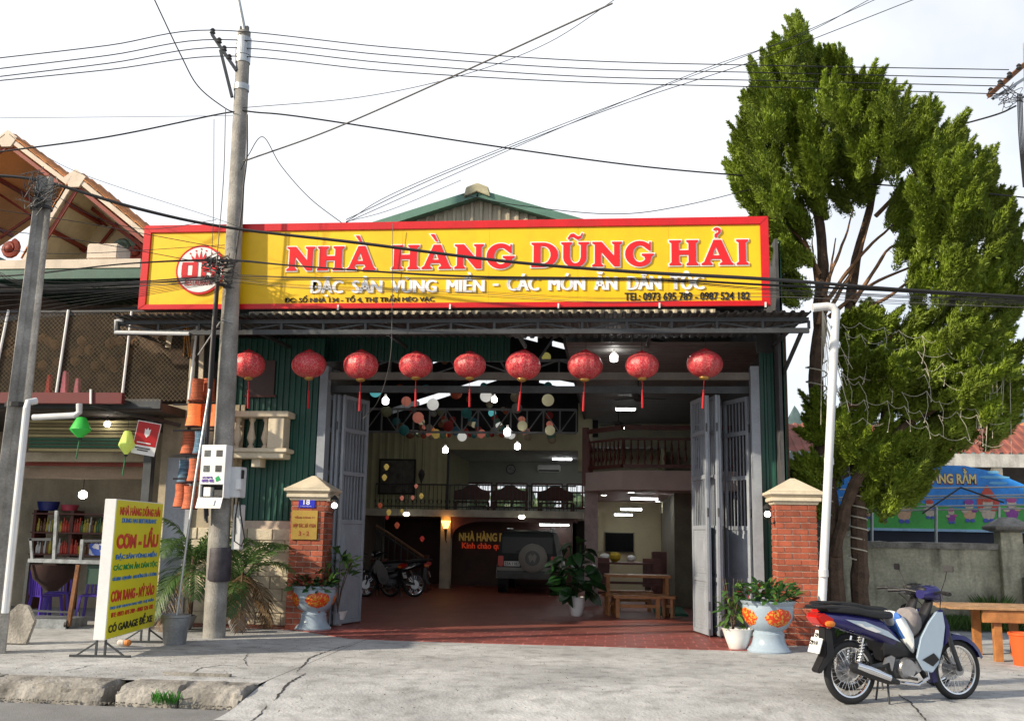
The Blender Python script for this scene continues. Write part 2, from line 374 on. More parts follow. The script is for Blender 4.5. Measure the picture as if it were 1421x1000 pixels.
# cracks in the concrete
def crack(pts, w, seed, par):
    random.seed(seed); pts = [G(*p) for p in pts]; out = []
    for a, b in zip(pts, pts[1:]):
        n = max(3, int((b - a).length / .05))
        for i in range(n): out.append(a.lerp(b, i / n) + Vector((random.uniform(-.012, .012), random.uniform(-.02, .02), 0)))
    L = []; Rr = []
    for i, p in enumerate(out):
        d = (out[min(i + 1, len(out) - 1)] - out[max(0, i - 1)]).normalized(); nn = Vector((-d.y, d.x, 0))
        ww = w * random.uniform(.4, 1.2) * min(1, .2 + 4 * min(i, len(out) - 1 - i) / len(out))
        for S_, L_ in ((1, L), (-1, Rr)):
            q = p + nn * ww * S_; L_.append((q.x, q.y, (gz(q.x, q.y) if q.x > -3.72 else .006 * noise.noise(Vector((q.x * .7, q.y * .7, 0)))) + .005))
    n = len(L); MB().add(L + Rr, [(i, i + 1, n + i + 1, n + i) for i in range(n - 1)]).build('crack', CRK, par)
CRK = mat('crack_dirt', (.035, .033, .03), 1, var=.2, bump=0)
for k, (pts, w) in enumerate([([(488, 893), (455, 903), (430, 912), (418, 925), (410, 934)], .012), ([(424, 934), (400, 947), (378, 960)], .016), ([(335, 925), (310, 922), (280, 926), (262, 935)], .008),
        ([(372, 962), (352, 975), (338, 984)], .009), ([(345, 905), (338, 915), (345, 925)], .006), ([(130, 922), (105, 928), (80, 932)], .008), ([(0, 905), (60, 912), (150, 914), (250, 917)], .004),
        ([(1245, 962), (1280, 985), (1300, 997)], .01), ([(330, 990), (400, 995), (470, 998)], .012), ([(190, 915), (240, 921), (260, 920)], .005), ([(410, 934), (424, 934)], .01)]):
    crack(pts, w, k, apron if pts[0][0] > 420 else pave)
# patch slab edge + low joint at left
MB().box(-4.95, -4.2, 10.95, 11.02, 0, .03).xf(Matrix.Rotation(0, 4, 'Z')).build('slab_edge', OLDC, pave)
# red tile floor
RT = mat('red_floor_tiles', (.24, .06, .05), .5, var=.2, scale=2, bump=.12, bscale=12, dirt=.1)
_n = RT.node_tree.nodes; _l = RT.node_tree.links
bt = _n.new('ShaderNodeTexBrick'); bt.inputs['Scale'].default_value = 1.; bt.offset = .5
bt.inputs['Brick Width'].default_value = .3; bt.inputs['Row Height'].default_value = .3; bt.inputs['Mortar Size'].default_value = .012
gp = _n.new('ShaderNodeNewGeometry'); _l.new(gp.outputs['Position'], bt.inputs['Vector'])
bt.inputs['Color1'].default_value = (1, 1, 1, 1); bt.inputs['Color2'].default_value = (.75, .75, .75, 1); bt.inputs['Mortar'].default_value = (1.7, 1.9, 1.9, 1)
vm = _n.new('ShaderNodeVectorMath'); vm.operation = 'MULTIPLY'; _b = _n['Principled BSDF']
src = _b.inputs['Base Color'].links[0].from_socket; _l.new(src, vm.inputs[0]); _l.new(bt.outputs[0], vm.inputs[1]); _l.new(vm.outputs[0], _b.inputs['Base Color'])
pts = [(-7.2, 16.32), (-5.5, 16.3), (-4.9, 16.0), (-4.4, 15.5), (-3.95, 15.15), (-3.2, 15.08), (1.9, 15.06), (2.4, 15.5), (2.55, 16.3), (2.6, 17.1), (-7.2, 17.1)]
struct(MB().prism(pts, (0, 0, -.03), (1, 0, 0), (0, 1, 0), (0, 0, .042)).build('tile_floor', RT))
RTI = mat('dark_red_floor_tiles', (.22, .065, .05), .5, var=.2, scale=2, bump=.1, bscale=10)
struct(MB().box(-7.3, 2.7, 17.1, 36, -.04, .012).build('hall_floor', RTI))
# hills
def hill(name, cx, cy, w, h, seed, m):
    n = 60; xs = fr(-1, 1, n); vs = []
    for j, r in enumerate((0, .25, .5, .75, 1)):
        for x in xs:
            z = h * (1 - abs(x) ** 1.6) * (.8 + .5 * noise.noise(Vector((x * 3 + seed, j * .3, 0)))+ .12 * noise.noise(Vector((x * 14, seed, j)))) * math.cos(r * PI / 2)
            vs.append((cx + x * w, cy + (1 - math.cos(r * PI / 2) - r * .9) * 80, z - .3))
    k = n + 1; o = MB().add(vs, [(j * k + i, j * k + i + 1, (j + 1) * k + i + 1, (j + 1) * k + i) for j in range(4) for i in range(n)]).build(name, m, smooth=True)
    return struct(o)
HILLM = mat('wooded_hill', (.10, .16, .17), 1, var=.4, scale=.05, bump=0)
p = P(1090, 745, 330); hill('hills', p.x - 8, 330, 30, 62, 1, HILLM)
p = P(1400, 745, 420); hill('hills', p.x, 420, 60, 66, 5, HILLM)

# ================================================================ RESTAURANT BUILDING
HX0, HX1, HY0, HY1 = -7.35, 2.72, 17.2, 29.0
apex = P(665, 270, HY0); RX = apex.x; RZ = apex.z; SL = .31
EZ = lambda x: RZ - SL * abs(x - RX)
bl = thing('restaurant_building', 'restaurant hall with cream ribbed gable and dark green corrugated side walls', 'building', (RX, HY0, 0))
# gable
m = MB(); w = 4.2; corr(m, (RX - w, HY0, 0), (1, 0, 0), (0, 0, 1), 2 * w, 1, .165, .045, hf=lambda x: (5.2, max(5.21, EZ(RX - w + x) - .08)), flat=.5)
m.build('gable_wall', CRMC, bl, smooth=False)
GRT = mat('green_ridge_trim', (.10, .22, .17), .5, var=.1, dirt=.1)
for s in (-1, 1):
    MB().bar((RX, HY0 - .14, RZ - .05), (RX + s * 5.3, HY0 - .14, RZ - SL * 5.3 - .05), .2, .14).build('barge_board', GRT, bl)
MB().prism([(-.24, -.12), (0, -.02), (.24, -.12), (.2, .06), (0, .14), (-.2, .06)], (RX, HY0 - .3, RZ - .02), (1, 0, 0), (0, 0, 1), (0, .2, 0)).build('ridge_cap', mat('aged_cream', (.45, .42, .28), .7), bl, bevel=.01)
# roof in cross bands, two of them translucent
SKY_ = mat('translucent_roof_sheet', (.85, .88, .9), .6, var=.1, bump=0)
_n = SKY_.node_tree.nodes; _l = SKY_.node_tree.links; _t = _n.new('ShaderNodeBsdfTranslucent'); _t.inputs[0].default_value = (.9, .93, .95, 1)
_l.new(_t.outputs[0], _n['Material Output'].inputs[0])
DROOF = mat('dark_roof_sheet', (.045, .045, .05), .7, var=.2)
bands = [(17.2, 20.6, 0), (20.6, 21.3, 1), (21.3, 24.6, 0), (24.6, 25.3, 1), (25.3, 29.3, 0)]
for y0, y1, tr in bands:
    for s in (-1, 1):
        xe = HX0 - .3 if s < 0 else HX1 + .3
        xm = [RX, RX + s * 1.0, RX + s * 2.5, RX + s * 3.1, xe]
        for k in range(4):
            a, b = sorted((xm[k], xm[k + 1])); t_ = tr and k in (0, 1, 3) and not (s > 0 and k == 3)
            q = MB().add([(a, y0, EZ(a)), (b, y0, EZ(b)), (b, y1, EZ(b)), (a, y1, EZ(a)), (a, y0, EZ(a) + .03), (b, y0, EZ(b) + .03), (b, y1, EZ(b) + .03), (a, y1, EZ(a) + .03)],
                     [(0, 3, 2, 1), (4, 5, 6, 7), (0, 1, 5, 4), (1, 2, 6, 5), (2, 3, 7, 6), (3, 0, 4, 7)])
            q.build('skylight' if t_ else 'roof_sheet', SKY_ if t_ else DROOF, bl)
# side walls and back
m = MB(); corr(m, (HX1, HY0 - .9, 0), (0, 1, 0), (0, 0, 1), 14, 6.5, .2, .03, (1, 0, 0)); m.build('side_wall', GRNC, bl, smooth=False)
MB().box(HX1 - .08, HX1 - .03, HY0 - .9, 30, 0, 6.5).build('inner_lining', DKGREY, bl)
MB().box(HX0 - .1, HX0 - .04, 16.7, 37, 0, 6.45).build('side_wall', mat('left_wall_grey', (.12, .12, .11), .8), bl)
BRD = mat('green_board_cladding', (.42, .42, .26), .7, var=.08, bump=.05)
# back wall of hall (above and left of the gallery opening)
Yb = 29.0
gx0 = X_(622, 650, Yb); gx1 = X_(802, 640, Yb); gz0 = Z_(700, 708, Yb); gz1 = Z_(700, 624, Yb); gzt = Z_(600, 598, Yb)
m = MB(); corr(m, (HX0, Yb, gz0), (1, 0, 0), (0, 0, 1), gx0 - HX0, gzt - gz0, .22, .02, flat=.7); m.build('boarded_wall', BRD, bl)
MB().box(gx0, gx1, Yb, Yb + .12, gz1, gzt).build('header', WALLG, bl)
MB().box(gx0 - .03, gx0 + .03, Yb - .05, Yb, gz0, gz1).build('opening_post', DKST, bl)
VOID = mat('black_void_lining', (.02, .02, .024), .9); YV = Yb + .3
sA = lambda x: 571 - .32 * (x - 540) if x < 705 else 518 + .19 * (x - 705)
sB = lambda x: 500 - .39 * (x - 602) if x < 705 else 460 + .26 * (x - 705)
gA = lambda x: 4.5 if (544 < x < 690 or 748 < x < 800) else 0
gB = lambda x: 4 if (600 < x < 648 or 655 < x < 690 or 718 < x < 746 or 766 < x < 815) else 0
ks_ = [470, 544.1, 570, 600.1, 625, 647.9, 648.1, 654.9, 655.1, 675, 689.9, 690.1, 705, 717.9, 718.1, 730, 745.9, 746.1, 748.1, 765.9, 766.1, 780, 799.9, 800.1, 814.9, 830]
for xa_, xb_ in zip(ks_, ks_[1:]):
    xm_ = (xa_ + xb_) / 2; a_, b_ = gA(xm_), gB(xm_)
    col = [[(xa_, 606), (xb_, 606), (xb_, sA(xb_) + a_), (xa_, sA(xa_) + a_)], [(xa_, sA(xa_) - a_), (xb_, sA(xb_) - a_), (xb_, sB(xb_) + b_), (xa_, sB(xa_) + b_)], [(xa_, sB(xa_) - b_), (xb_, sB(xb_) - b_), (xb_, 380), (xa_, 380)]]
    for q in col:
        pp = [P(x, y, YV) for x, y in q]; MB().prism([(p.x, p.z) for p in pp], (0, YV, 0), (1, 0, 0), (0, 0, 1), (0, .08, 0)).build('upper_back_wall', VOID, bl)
MB().box(HX0, gx1 + .15, Yb - .15, 36, gz0 - .2, gz0).build('gallery_slab', mat('slab_cream', (.5, .47, .4), .8), bl)
fx_ = X_(806, 560, 25)
# gallery room
Yg = 35.2
cz = Z_(700, 641, Yg); MB().box(gx0 - .3, gx1 + 2.5, Yb + .12, Yg, cz, cz + .05).build('gallery_ceiling', mat('pale_ceiling', (.34, .35, .35), .7), bl)
MB().box(gx0 - .4, gx0 - .3, Yb + .12, Yg, gz0, cz).build('gallery_side_wall', WALLG, bl)
MB().box(gx1 + 2.4, gx1 + 2.5, Yb + .12, Yg, gz0, cz).build('gallery_side_wall', WALLG, bl)
wx = [(600, 633), (641, 682), (689, 731), (738, 780), (787, 830)]
wz0 = Z_(700, 704, Yg); wz1 = Z_(700, 670, Yg); GW = mat('gallery_grey_wall', (.36, .37, .34), .8, var=.06)
xs = [(X_(a, 690, Yg), X_(b, 690, Yg)) for a, b in wx]
m = MB(); m.box(gx0 - .4, gx1 + 2.5, Yg, Yg + .15, wz1, cz + .05); m.box(gx0 - .4, gx1 + 2.5, Yg, Yg + .15, gz0, wz0)
pr = gx0 - .4
for a, b in xs + [(gx1 + 2.5, 0)]:
    if a > pr + .01: m.box(pr, a, Yg, Yg + .15, wz0 - .001, wz1 + .001)
    pr = b
m.build('gallery_back_wall', GW, bl)
PANE = mat('pale_green_window_glass', (.75, .95, .85), .1, var=.2, scale=3, bump=0, alpha=.12)
for a, b in xs:
    f = MB()
    for x in (a, b, (a + b) / 2): f.box(x - .03, x + .03, Yg - .02, Yg + .06, wz0, wz1)
    for z in (wz0 + .02, wz1 - .02, wz1 - .3): f.box(a, b, Yg - .025, Yg + .055, z - .03, z + .03)
    f = f.build('window', DWOOD, bl)
    for x0, x1 in ((a, (a + b) / 2), ((a + b) / 2, b)): MB().box(x0 + .03, x1 - .03, Yg + .02, Yg + .03, wz0, wz1).build('pane', PANE, f)
    g = MB()
    for i in range(1, 9): x = lerp(a, b, i / 9); g.box(x - .008, x + .008, Yg + .08, Yg + .095, wz0, wz1)
    g.build('window_bars', DKST, f)
# bushes seen through the gallery windows
random.seed(2); m = MB()
for i in range(150): m.ell((random.uniform(-14, 1.5), random.uniform(43.6, 45), random.uniform(0, 3.2)), (random.uniform(.3, .7), .4, random.uniform(.25, .5)), 9, 6)
tag(m.build('hedge', leafmat('far_hedge', (.10, .17, .07), scale=4, rnd=0)), 'green hedge outside seen through the gallery windows', 'hedge')
MB().box(gx1, fx_ + .2, Yb + .02, Yb + .3, gz1 - .6, 5.4).build('upper_back_wall', WALLG, bl)
# ground floor under the gallery
zc = gz0 - .2
BRN = mat('dark_brown_panelling', (.055, .018, .010), .5, var=.25, scale=3)
Yw = 31.2
ax0, ax1 = X_(628, 780, Yw), X_(740, 780, Yw)
MB().box(ax0 - .4, ax1 + 1.2, Yw, Yw + .1, 0, zc).build('panelled_wall', BRN, bl)
MB().box(HX0, ax0 - .4, Yw + .6, Yw + .7, 0, zc).build('stair_wall', BRN, bl)
c0 = X_(612, 770, 29.2); c1 = X_(626, 770, 29.2)
COLM = mat('column_cream', (.42, .38, .30), .8)
MB().box(c0, c1, 29.0, 29.3, 0, zc).build('column', COLM, bl, bevel=.01)
m = MB(); cx = (ax0 + ax1) / 2
arc = [(c1, zc)] + [(c1 + .02 + (1 - math.cos(t * PI / 20)) * .9, 1.45 + (zc - .12 - 1.45) * math.sin(t * PI / 20)) for t in range(0, 11)] + [(gx1, zc - .12), (gx1, zc)]
m.prism(arc, (0, 29.05, 0), (1, 0, 0), (0, 0, 1), (0, .16, 0)); m.build('arch', DWOOD, bl)
LBR = mat('lit_letter_yellow', (.35, .22, .06), .5, var=0, bump=0, emit=.06, ecol=(1, .62, .12)); LRD = mat('lit_letter_red', (.5, .06, .02), .5, var=0, bump=0, emit=.15, ecol=(1, .08, .02))
a = P(637, 750, Yw - .05); b = P(742, 735, Yw - .05)
text('NHÀ HÀNG DŨNG HẢI', a, (1, 0, 0), (0, 0, 1), b.x - a.x, .34, LBR, bl, 'lit_lettering', bold=.03, depth=.03)
a = P(641, 763, Yw - .05)
text('Kính chào quý khách', a, (1, 0, 0), (0, 0, 1), 1.9, .24, LRD, bl, 'lit_lettering', depth=.03)
# ground-floor back window, right of the vehicle
Yk = 34.
a = P(758, 776, Yk); b = P(790, 744, Yk)
f = MB(); f.box(a.x - .05, b.x, Yk - .05, Yk, a.z - .05, a.z); f.box(a.x - .05, b.x, Yk - .05, Yk, b.z, b.z + .05)
for t in (0, .5, 1): x = lerp(a.x, b.x, t); f.box(x - .04, x + .04, Yk - .06, Yk, a.z, b.z)
f = f.build('window', WHT, bl); MB().box(a.x, b.x, Yk - .03, Yk - .02, a.z, b.z).build('pane', PANE, f)
MB().box(ax1 + 1.2, a.x - .05, Yk, Yk + .1, 0, zc).build('rear_wall', DKGREY, bl); MB().box(b.x, b.x + 1.2, Yk, Yk + .1, 0, zc).build('rear_wall', DKGREY, bl)
MB().box(a.x - .05, b.x, Yk, Yk + .1, 0, a.z - .05).build('rear_wall', DKGREY, bl); MB().box(a.x - .05, b.x, Yk, Yk + .1, b.z + .05, zc).build('rear_wall', DKGREY, bl)
# trusses
TR = mat('truss_paint', (.16, .17, .18), .6, var=.2)
def truss(Y, z0, z1, x0, x1, n, nm='truss'):
    m = MB(); m.bar((x0, Y, z0), (x1, Y, z0), .06); m.bar((x0, Y, z1), (x1, Y, z1), .06)
    for i in range(n + 1):
        x = lerp(x0, x1, i / n); m.bar((x, Y, z0), (x, Y, z1), .04)
        if i < n:
            xx = lerp(x0, x1, (i + 1) / n); m.bar((x, Y, z0 if i % 2 else z1), (xx, Y, z1 if i % 2 else z0), .03)
    return m.build(nm, TR, bl)
RXr = X_(808, 560, 26)
truss(27.0, Z_(700, 600, 27), Z_(700, 568, 27), HX0, X_(800, 580, 27), 14)
truss(23.0, Z_(700, 520, 23), Z_(700, 500, 23), HX0, HX1, 10)
for Y in (19.5, 25.):
    m = MB()
    for s in (-1, 1):
        xe = HX0 if s < 0 else HX1
        m.bar((RX, Y, RZ - .12), (xe, Y, EZ(xe) - .12), .08)
        for t in (.25, .5, .75): x = lerp(RX, xe, t); m.bar((x, Y, EZ(x) - .12), (lerp(RX, xe, t - .2), Y, 5.6), .05)
    m.bar((HX0, Y, 5.6), (HX1, Y, 5.6), .07); m.build('roof_truss', TR, bl)
for s in (-1, 1):
    for k in range(6):
        x = RX + s * (.5 + k * .8)
        if HX0 < x < HX1: MB().bar((x, 17.2, EZ(x) - .05), (x, 29, EZ(x) - .05), .06).build('purlin', TR, bl)
# flat ceiling at right, over the mezzanine
fz = 4.95; fx = X_(806, 560, 25)
CEI = mat('ribbed_grey_ceiling', (.20, .20, .195), .6, var=.08)
m = MB(); corr(m, (fx, 17.3, fz), (0, 1, 0), (1, 0, 0), 12.9, HX1 - fx, .3, .02, (0, 0, -1)); m.build('flat_ceiling', CEI, bl)
MB().box(fx - .05, fx, 17.3, 30.2, fz - .03, fz + 1.9).build('ceiling_edge', DKGREY, bl)
# right mezzanine
Ym = 22.; mz0 = Z_(860, 679, Ym); mz1 = Z_(860, 652, Ym); mx0 = X_(808, 665, Ym)
LILAC = mat('pinkish_plaster', (.50, .40, .37), .8, var=.08)
MB().prism([(mx0, Ym + 1.1), (mx0 + .85, Ym), (HX1 - .1, Ym), (HX1 - .1, 30.2), (mx0, 30.2)], (0, 0, mz0), (1, 0, 0), (0, 1, 0), (0, 0, mz1 - mz0)).build('mezzanine_slab', LILAC, bl, bevel=.01)
MB().box(mx0 + .02, mx0 + .32, Ym + 1.2, Ym + 1.5, 0, mz0).build('column', mat('mauve_plaster', (.38, .30, .29), .8), bl, bevel=.01)
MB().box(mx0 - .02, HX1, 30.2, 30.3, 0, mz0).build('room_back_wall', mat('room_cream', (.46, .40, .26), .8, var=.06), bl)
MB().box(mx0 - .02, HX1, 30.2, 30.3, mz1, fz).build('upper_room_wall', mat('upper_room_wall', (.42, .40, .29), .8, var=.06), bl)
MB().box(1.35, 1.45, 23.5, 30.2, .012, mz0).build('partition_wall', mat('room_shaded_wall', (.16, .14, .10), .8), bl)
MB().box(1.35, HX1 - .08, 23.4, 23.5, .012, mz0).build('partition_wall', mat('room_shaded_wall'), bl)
# front beam over the gate + left front wall
gy = 16.75
bz0 = Z_(700, 527, gy); bz1 = Z_(700, 517, gy); bx0 = X_(456, 520, gy); bx1 = X_(1042, 520, gy)
MB().box(bx0, bx1, gy - .05, gy + .05, bz0, bz1).build('gate_beam', mat('brown_cream_steel', (.15, .13, .11), .5, .3), bl)
MB().box(bx0, bx1, gy + .15, gy + .22, bz0 - .2, bz0 - .08).build('gate_track', STEEL, bl)
MB().box(bx1 - .02, bx1 + .12, gy - .1, gy + .1, 0, bz1 + .1).build('gate_post', GATEM, bl)
MB().box(bx0 - .12, bx0 + .02, gy - .1, gy + .1, 0, bz1 + .1).build('gate_post', GATEM, bl)
fw0 = X_(318, 600, gy); fzt = Z_(400, 470, gy); fzb = Z_(400, 722, gy)
m = MB(); corr(m, (fw0, gy, 0), (1, 0, 0), (0, 0, 1), bx0 - .1 - fw0, 1, .105, .03, hf=lambda x: (fzb, fzt), flat=.5); m.build('front_wall', GRNC, bl, smooth=False)
m = MB(); corr(m, (HX0, gy + .5, 0), (1, 0, 0), (0, 0, 1), 5.5, 1, .12, .03, hf=lambda x: (4.6, 5.5)); m.build('upper_front_wall', GRNC, bl, smooth=False)
m = MB(); corr(m, (bx1 + .14, gy, 0), (1, 0, 0), (0, 0, 1), HX1 + .02 - bx1 - .14, 1, .12, .03, hf=lambda x: (0.05, Z_(1050, 490, gy)), flat=.5); m.build('front_wall', GRNC, bl, smooth=False)
MB().box(bx1 + .1, HX1 + .06, gy - .02, gy + .05, Z_(1050, 490, gy), 5.3).build('front_wall', DKST, bl)
MB().box(HX1 + .03, HX1 + .12, gy - .05, gy + .1, 0, 5.0).build('corner_post', BARK, bl)
# small window in left front wall
a = P(342, 548, gy - .04); b = P(383, 500, gy - .04)
wn = MB().box(a.x, b.x, gy - .06, gy - .035, a.z, b.z).build('window', mat('dark_brown_window', (.05, .02, .015), .4), bl)
MB().box(a.x - .04, b.x + .04, gy - .08, gy - .034, a.z - .04, a.z).build('sill', DWOOD, wn)
# cream stone plinth under it
ax = X_(215, 860, gy); m = MB(); pz = 0; r_ = 0
pl = mat('cream_stone_block', (.56, .50, .38), .85, var=.18, scale=4, bump=.5, bscale=20, rnd=.12, dirt=.12)
MB().box(ax - .2, bx0 - .1, gy - .02, gy + .25, 0, fzb - .01).build('plinth', MORT, bl)
bm_ = MB().box(0, .435, 0, .05, 0, .19).build('stone_block', pl, bl, bevel=.008, local=True); bm_.location = Vector((ax, gy - .05, .02)) - WL[bl.name]
bm_h = MB().box(0, .21, 0, .05, 0, .19).build('stone_block', pl, bl, bevel=.008, local=True); bm_h.location = Vector((ax, gy - .05, .22)) - WL[bl.name]
while pz < fzb - .2:
    x = ax + (.22 if r_ % 2 else 0)
    while x < bx0 - .3:
        wdt = .435 if x + .44 < bx0 - .08 else .21
        put((bm_ if wdt > .3 else bm_h).data, 'stone_block', bl, Matrix.Translation(Vector((x, gy - .052 + .006 * math.sin(x * 9 + pz * 7), .02 + pz)) - WL[bl.name]))
        x += wdt + .01
    if r_ % 2 and r_ != 1: put(bm_h.data, 'stone_block', bl, Matrix.Translation(Vector((ax, gy - .05, .02 + pz)) - WL[bl.name]))
    pz += .2; r_ += 1
MB().box(ax - .2, bx0 - .1, gy - .06, gy - .02, 0, .018).build('plinth_foot', BRICK, bl)
# cream balustrade of the little balcony
bx = X_(332, 600, gy - .3); b2 = X_(402, 600, gy - .3); zt = Z_(365, 571, gy - .3); zb = Z_(365, 636, gy - .3)
ba = thing('balcony_balustrade', 'small cream stone balustrade on the green wall behind the pole', 'balustrade', ((bx + b2) / 2, gy - .2, zb))
MB().box(bx - .3, b2, gy - .42, gy - .03, zt - .1, zt).build('top_rail', CREAM, ba, bevel=.012)
MB().box(bx - .3, b2 - .05, gy - .4, gy - .03, zb, zb + .1).build('ledge', CREAM, ba, bevel=.012)
MB().box(bx - .3, b2 + .01, gy - .44, gy - .03, zb + .1, zb + .17).build('lower_rail', CREAM, ba, bevel=.012)
MB().box(b2 - .36, b2 - .08, gy - .38, gy - .05, zb + .17, zt - .1).build('pier', CREAM, ba, bevel=.01)
hh = zt - .1 - zb - .17
for i in range(5):
    x = b2 - .5 - i * .25 + .05
    MB().lathe([(.055, 0), (.055, .04), (.03, .07), (.075, hh * .35), (.045, hh * .6), (.03, hh - .08), (.055, hh - .04), (.055, hh)], (x, gy - .22, zb + .17), 14).build('baluster', CREAM, ba)
for i in range(2): MB().box(bx - .25 + i * .5, bx - .1 + i * .5, gy - .3, gy - .03, zb - .14, zb).build('bracket', CREAM, ba)

# ================================================================ CANOPY
SY = 15.2
cn = thing('entrance_canopy', 'corrugated metal canopy with pipe truss edge running under the big signboard', 'canopy', (-2, 16, 4.9))
cz0 = Z_(630, 441, SY - .1); cx0 = X_(165, 445, SY); cx1 = X_(1122, 440, SY)
m = MB(); corr(m, (cx0, SY - .25, cz0 + .03), (1, 0, 0), (0, 1, .035), cx1 - cx0, 2.4, .14, .03, (0, 0, 1)); m.build('roof_sheet', mat('canopy_sheet', (.10, .10, .10), .6, .2), cn, smooth=False)
cl0 = Z_(700, 460, SY)
for nm, z, w_ in (('upper_chord', cz0 - .03, .06), ('lower_chord', cl0, .075)):
    MB().bar((cx0, SY, z), (cx1, SY, z), w_).build(nm, STEEL, cn)
nv = 16
for i in range(nv + 1):
    x = lerp(cx0, cx1, i / nv); MB().bar((x, SY, cl0 + .03), (x, SY, cz0 - .05), .04).build('strut', STEEL, cn)
    if i < nv:
        xx = lerp(cx0, cx1, (i + 1) / nv); MB().bar((x, SY + .03, cl0 + .03 if i % 2 else cz0 - .06), (xx, SY + .03, cz0 - .06 if i % 2 else cl0 + .03), .025).build('brace', STEEL, cn)
MB().tube([(cx0 + .1, SY - .06, cz0), (cx0 - .02, SY - .06, cz0 - .01), (cx0 - .02, SY - .06, cl0), (X_(265, 460, SY), SY - .06, cl0 - .03)], .03, 8).build('end_pipe', PVC, cn)
for i in range(6):
    x = lerp(cx0 + .3, cx1 - .3, i / 5); MB().bar((x, SY, cl0), (x, gy, cl0 + .05), .05).build('outrigger', STEEL, cn)
MB().bar((cx1 - .1, SY + .02, cl0), (HX1, gy - .1, cl0 - .55), .05).build('bracket', STEEL, cn)

# ================================================================ SIGNBOARD
sx0 = X_(204, 374, SY); sx1 = X_(1065, 366, SY); sz0 = Z_(630, 431, SY); sz1 = Z_(630, 312, SY); fwid = .125; fb_ = .085
sg = thing('restaurant_signboard', 'long yellow restaurant signboard with red frame and raised red and white lettering', 'signboard', ((sx0 + sx1) / 2, SY, sz0))
F_ = SY - .2
MB().box(sx0 + .02, sx1 - .02, F_ + .035, SY + .08, sz0 + .02, sz1 - .02).build('backing_box', STEEL, sg)
npn = 7
for i in range(npn):
    a = lerp(sx0 + fwid, sx1 - fwid, i / npn); b = lerp(sx0 + fwid, sx1 - fwid, (i + 1) / npn)
    MB().box(a + .0012, b - .0012, F_ + .02, F_ + .033, sz0 + fb_, sz1 - fwid).build('panel', YELP, sg)
for nm, q in (('frame_rail', [(sx0, sz1), (sx1, sz1), (sx1 - fwid, sz1 - fwid), (sx0 + fwid, sz1 - fwid)]), ('frame_rail', [(sx0, sz0), (sx0 + fwid, sz0 + fb_), (sx1 - fwid, sz0 + fb_), (sx1, sz0)]),
              ('frame_stile', [(sx0, sz0), (sx0, sz1), (sx0 + fwid, sz1 - fwid), (sx0 + fwid, sz0 + fb_)]), ('frame_stile', [(sx1, sz0), (sx1 - fwid, sz0 + fb_), (sx1 - fwid, sz1 - fwid), (sx1, sz1)])):
    MB().prism(q, (0, F_ - .01, 0), (1, 0, 0), (0, 0, 1), (0, .04, 0)).build(nm, REDP, sg, bevel=.006)
LRED = mat('red_acrylic_letter', (.68, .006, .008), .35, var=.03, bump=0); LWHT = mat('white_letter_edge', (.85, .80, .78), .4, var=0, bump=0)
FP = F_ + .02
words = [('NHA', 397, 522, 375.5, 341, {2: '`'}), ('HANG', 543, 715, 373.5, 338, {1: '`'}), ('DUNG', 737, 908, 370.5, 334.5, {1: '~'}), ('HAI', 929, 1038, 368, 332, {1: '?'})]
_gm = {}
def gput(ch, off, ext, x, z, sc, y, m, name):
    k = (ch, off)
    if k not in _gm: _gm[k] = glyph(ch, off)
    me = _gm[k].copy(); me.materials.append(m)
    M_ = Matrix.Translation(Vector((x, y, z)) - WL[sg.name]) @ Matrix.Rotation(PI / 2, 4, 'X') @ Matrix.Diagonal((sc[0], sc[1], ext, 1))
    o = bpy.data.objects.new(name, me); COL.objects.link(o); o.parent = sg; o.matrix_local = M_; return o
for wd, xa, xb, yb_, yt_, acc in words:
    a = P(xa, yb_, FP - .03); b = P(xb, yt_, FP - .03); H = b.z - a.z
    tot = sum(GL[c][0] for c in wd) + .12 * (len(wd) - 1); sc = (b.x - a.x) / tot; x = a.x
    for i, c in enumerate(wd):
        gput(c, .045, .018, x, a.z, (sc, H), FP - .010, LWHT, 'letter_backing'); gput(c, 0, .010, x, a.z, (sc, H), FP - .0245, LRED, 'letter')
        if i in acc:
            g = acc[i]; xo = x + (GL[c][0] - GL[g][0]) / 2 * sc - (.05 if g == '`' else 0); zo = a.z + H * 1.14 
            gput(g, .04, .018, xo, zo, (sc, H), FP - .010, LWHT, 'accent_backing'); gput(g, 0, .010, xo, zo, (sc, H), FP - .0245, LRED, 'accent')
        x += (GL[c][0] + .12) * sc
def sline(s, x0, x1, yb, yt, m, depth, bold=.025, sp=1., fat=0.):
    a = P(x0, yb, FP); b = P(x1, yt, FP); return text(s, (a.x, FP - depth, a.z), (1, 0, 0), (0, 0, 1), b.x - a.x, b.z - a.z, m, sg, 'lettering', bold, depth - .004, (0, 1, 0), sp, fat=fat)
WL2 = mat('white_acrylic_letter', (.84, .84, .86), .35, var=0, bump=0)
split_letters(sline('ĐẶC  SẢN  VÙNG  MIỀN', 430, 672, 412, 378, WL2, .022, 0, fat=.014), WL2); sline('-', 684, 692, 397, 394, WL2, .022, .04); split_letters(sline('CÁC  MÓN  ĂN  DÂN  TỘC', 704, 976, 409, 376, WL2, .022, 0, fat=.014), WL2)
sline('ĐC: SỐ NHÀ 134 - TỔ 4, THỊ TRẤN MÈO VẠC', 395, 603, 421.5, 408.5, BLKP, .012, 0, fat=.005); sline('TEL: 0973 695 789 - 0987 524 182', 867, 1040, 417, 405, BLKP, .012, 0, fat=.005)
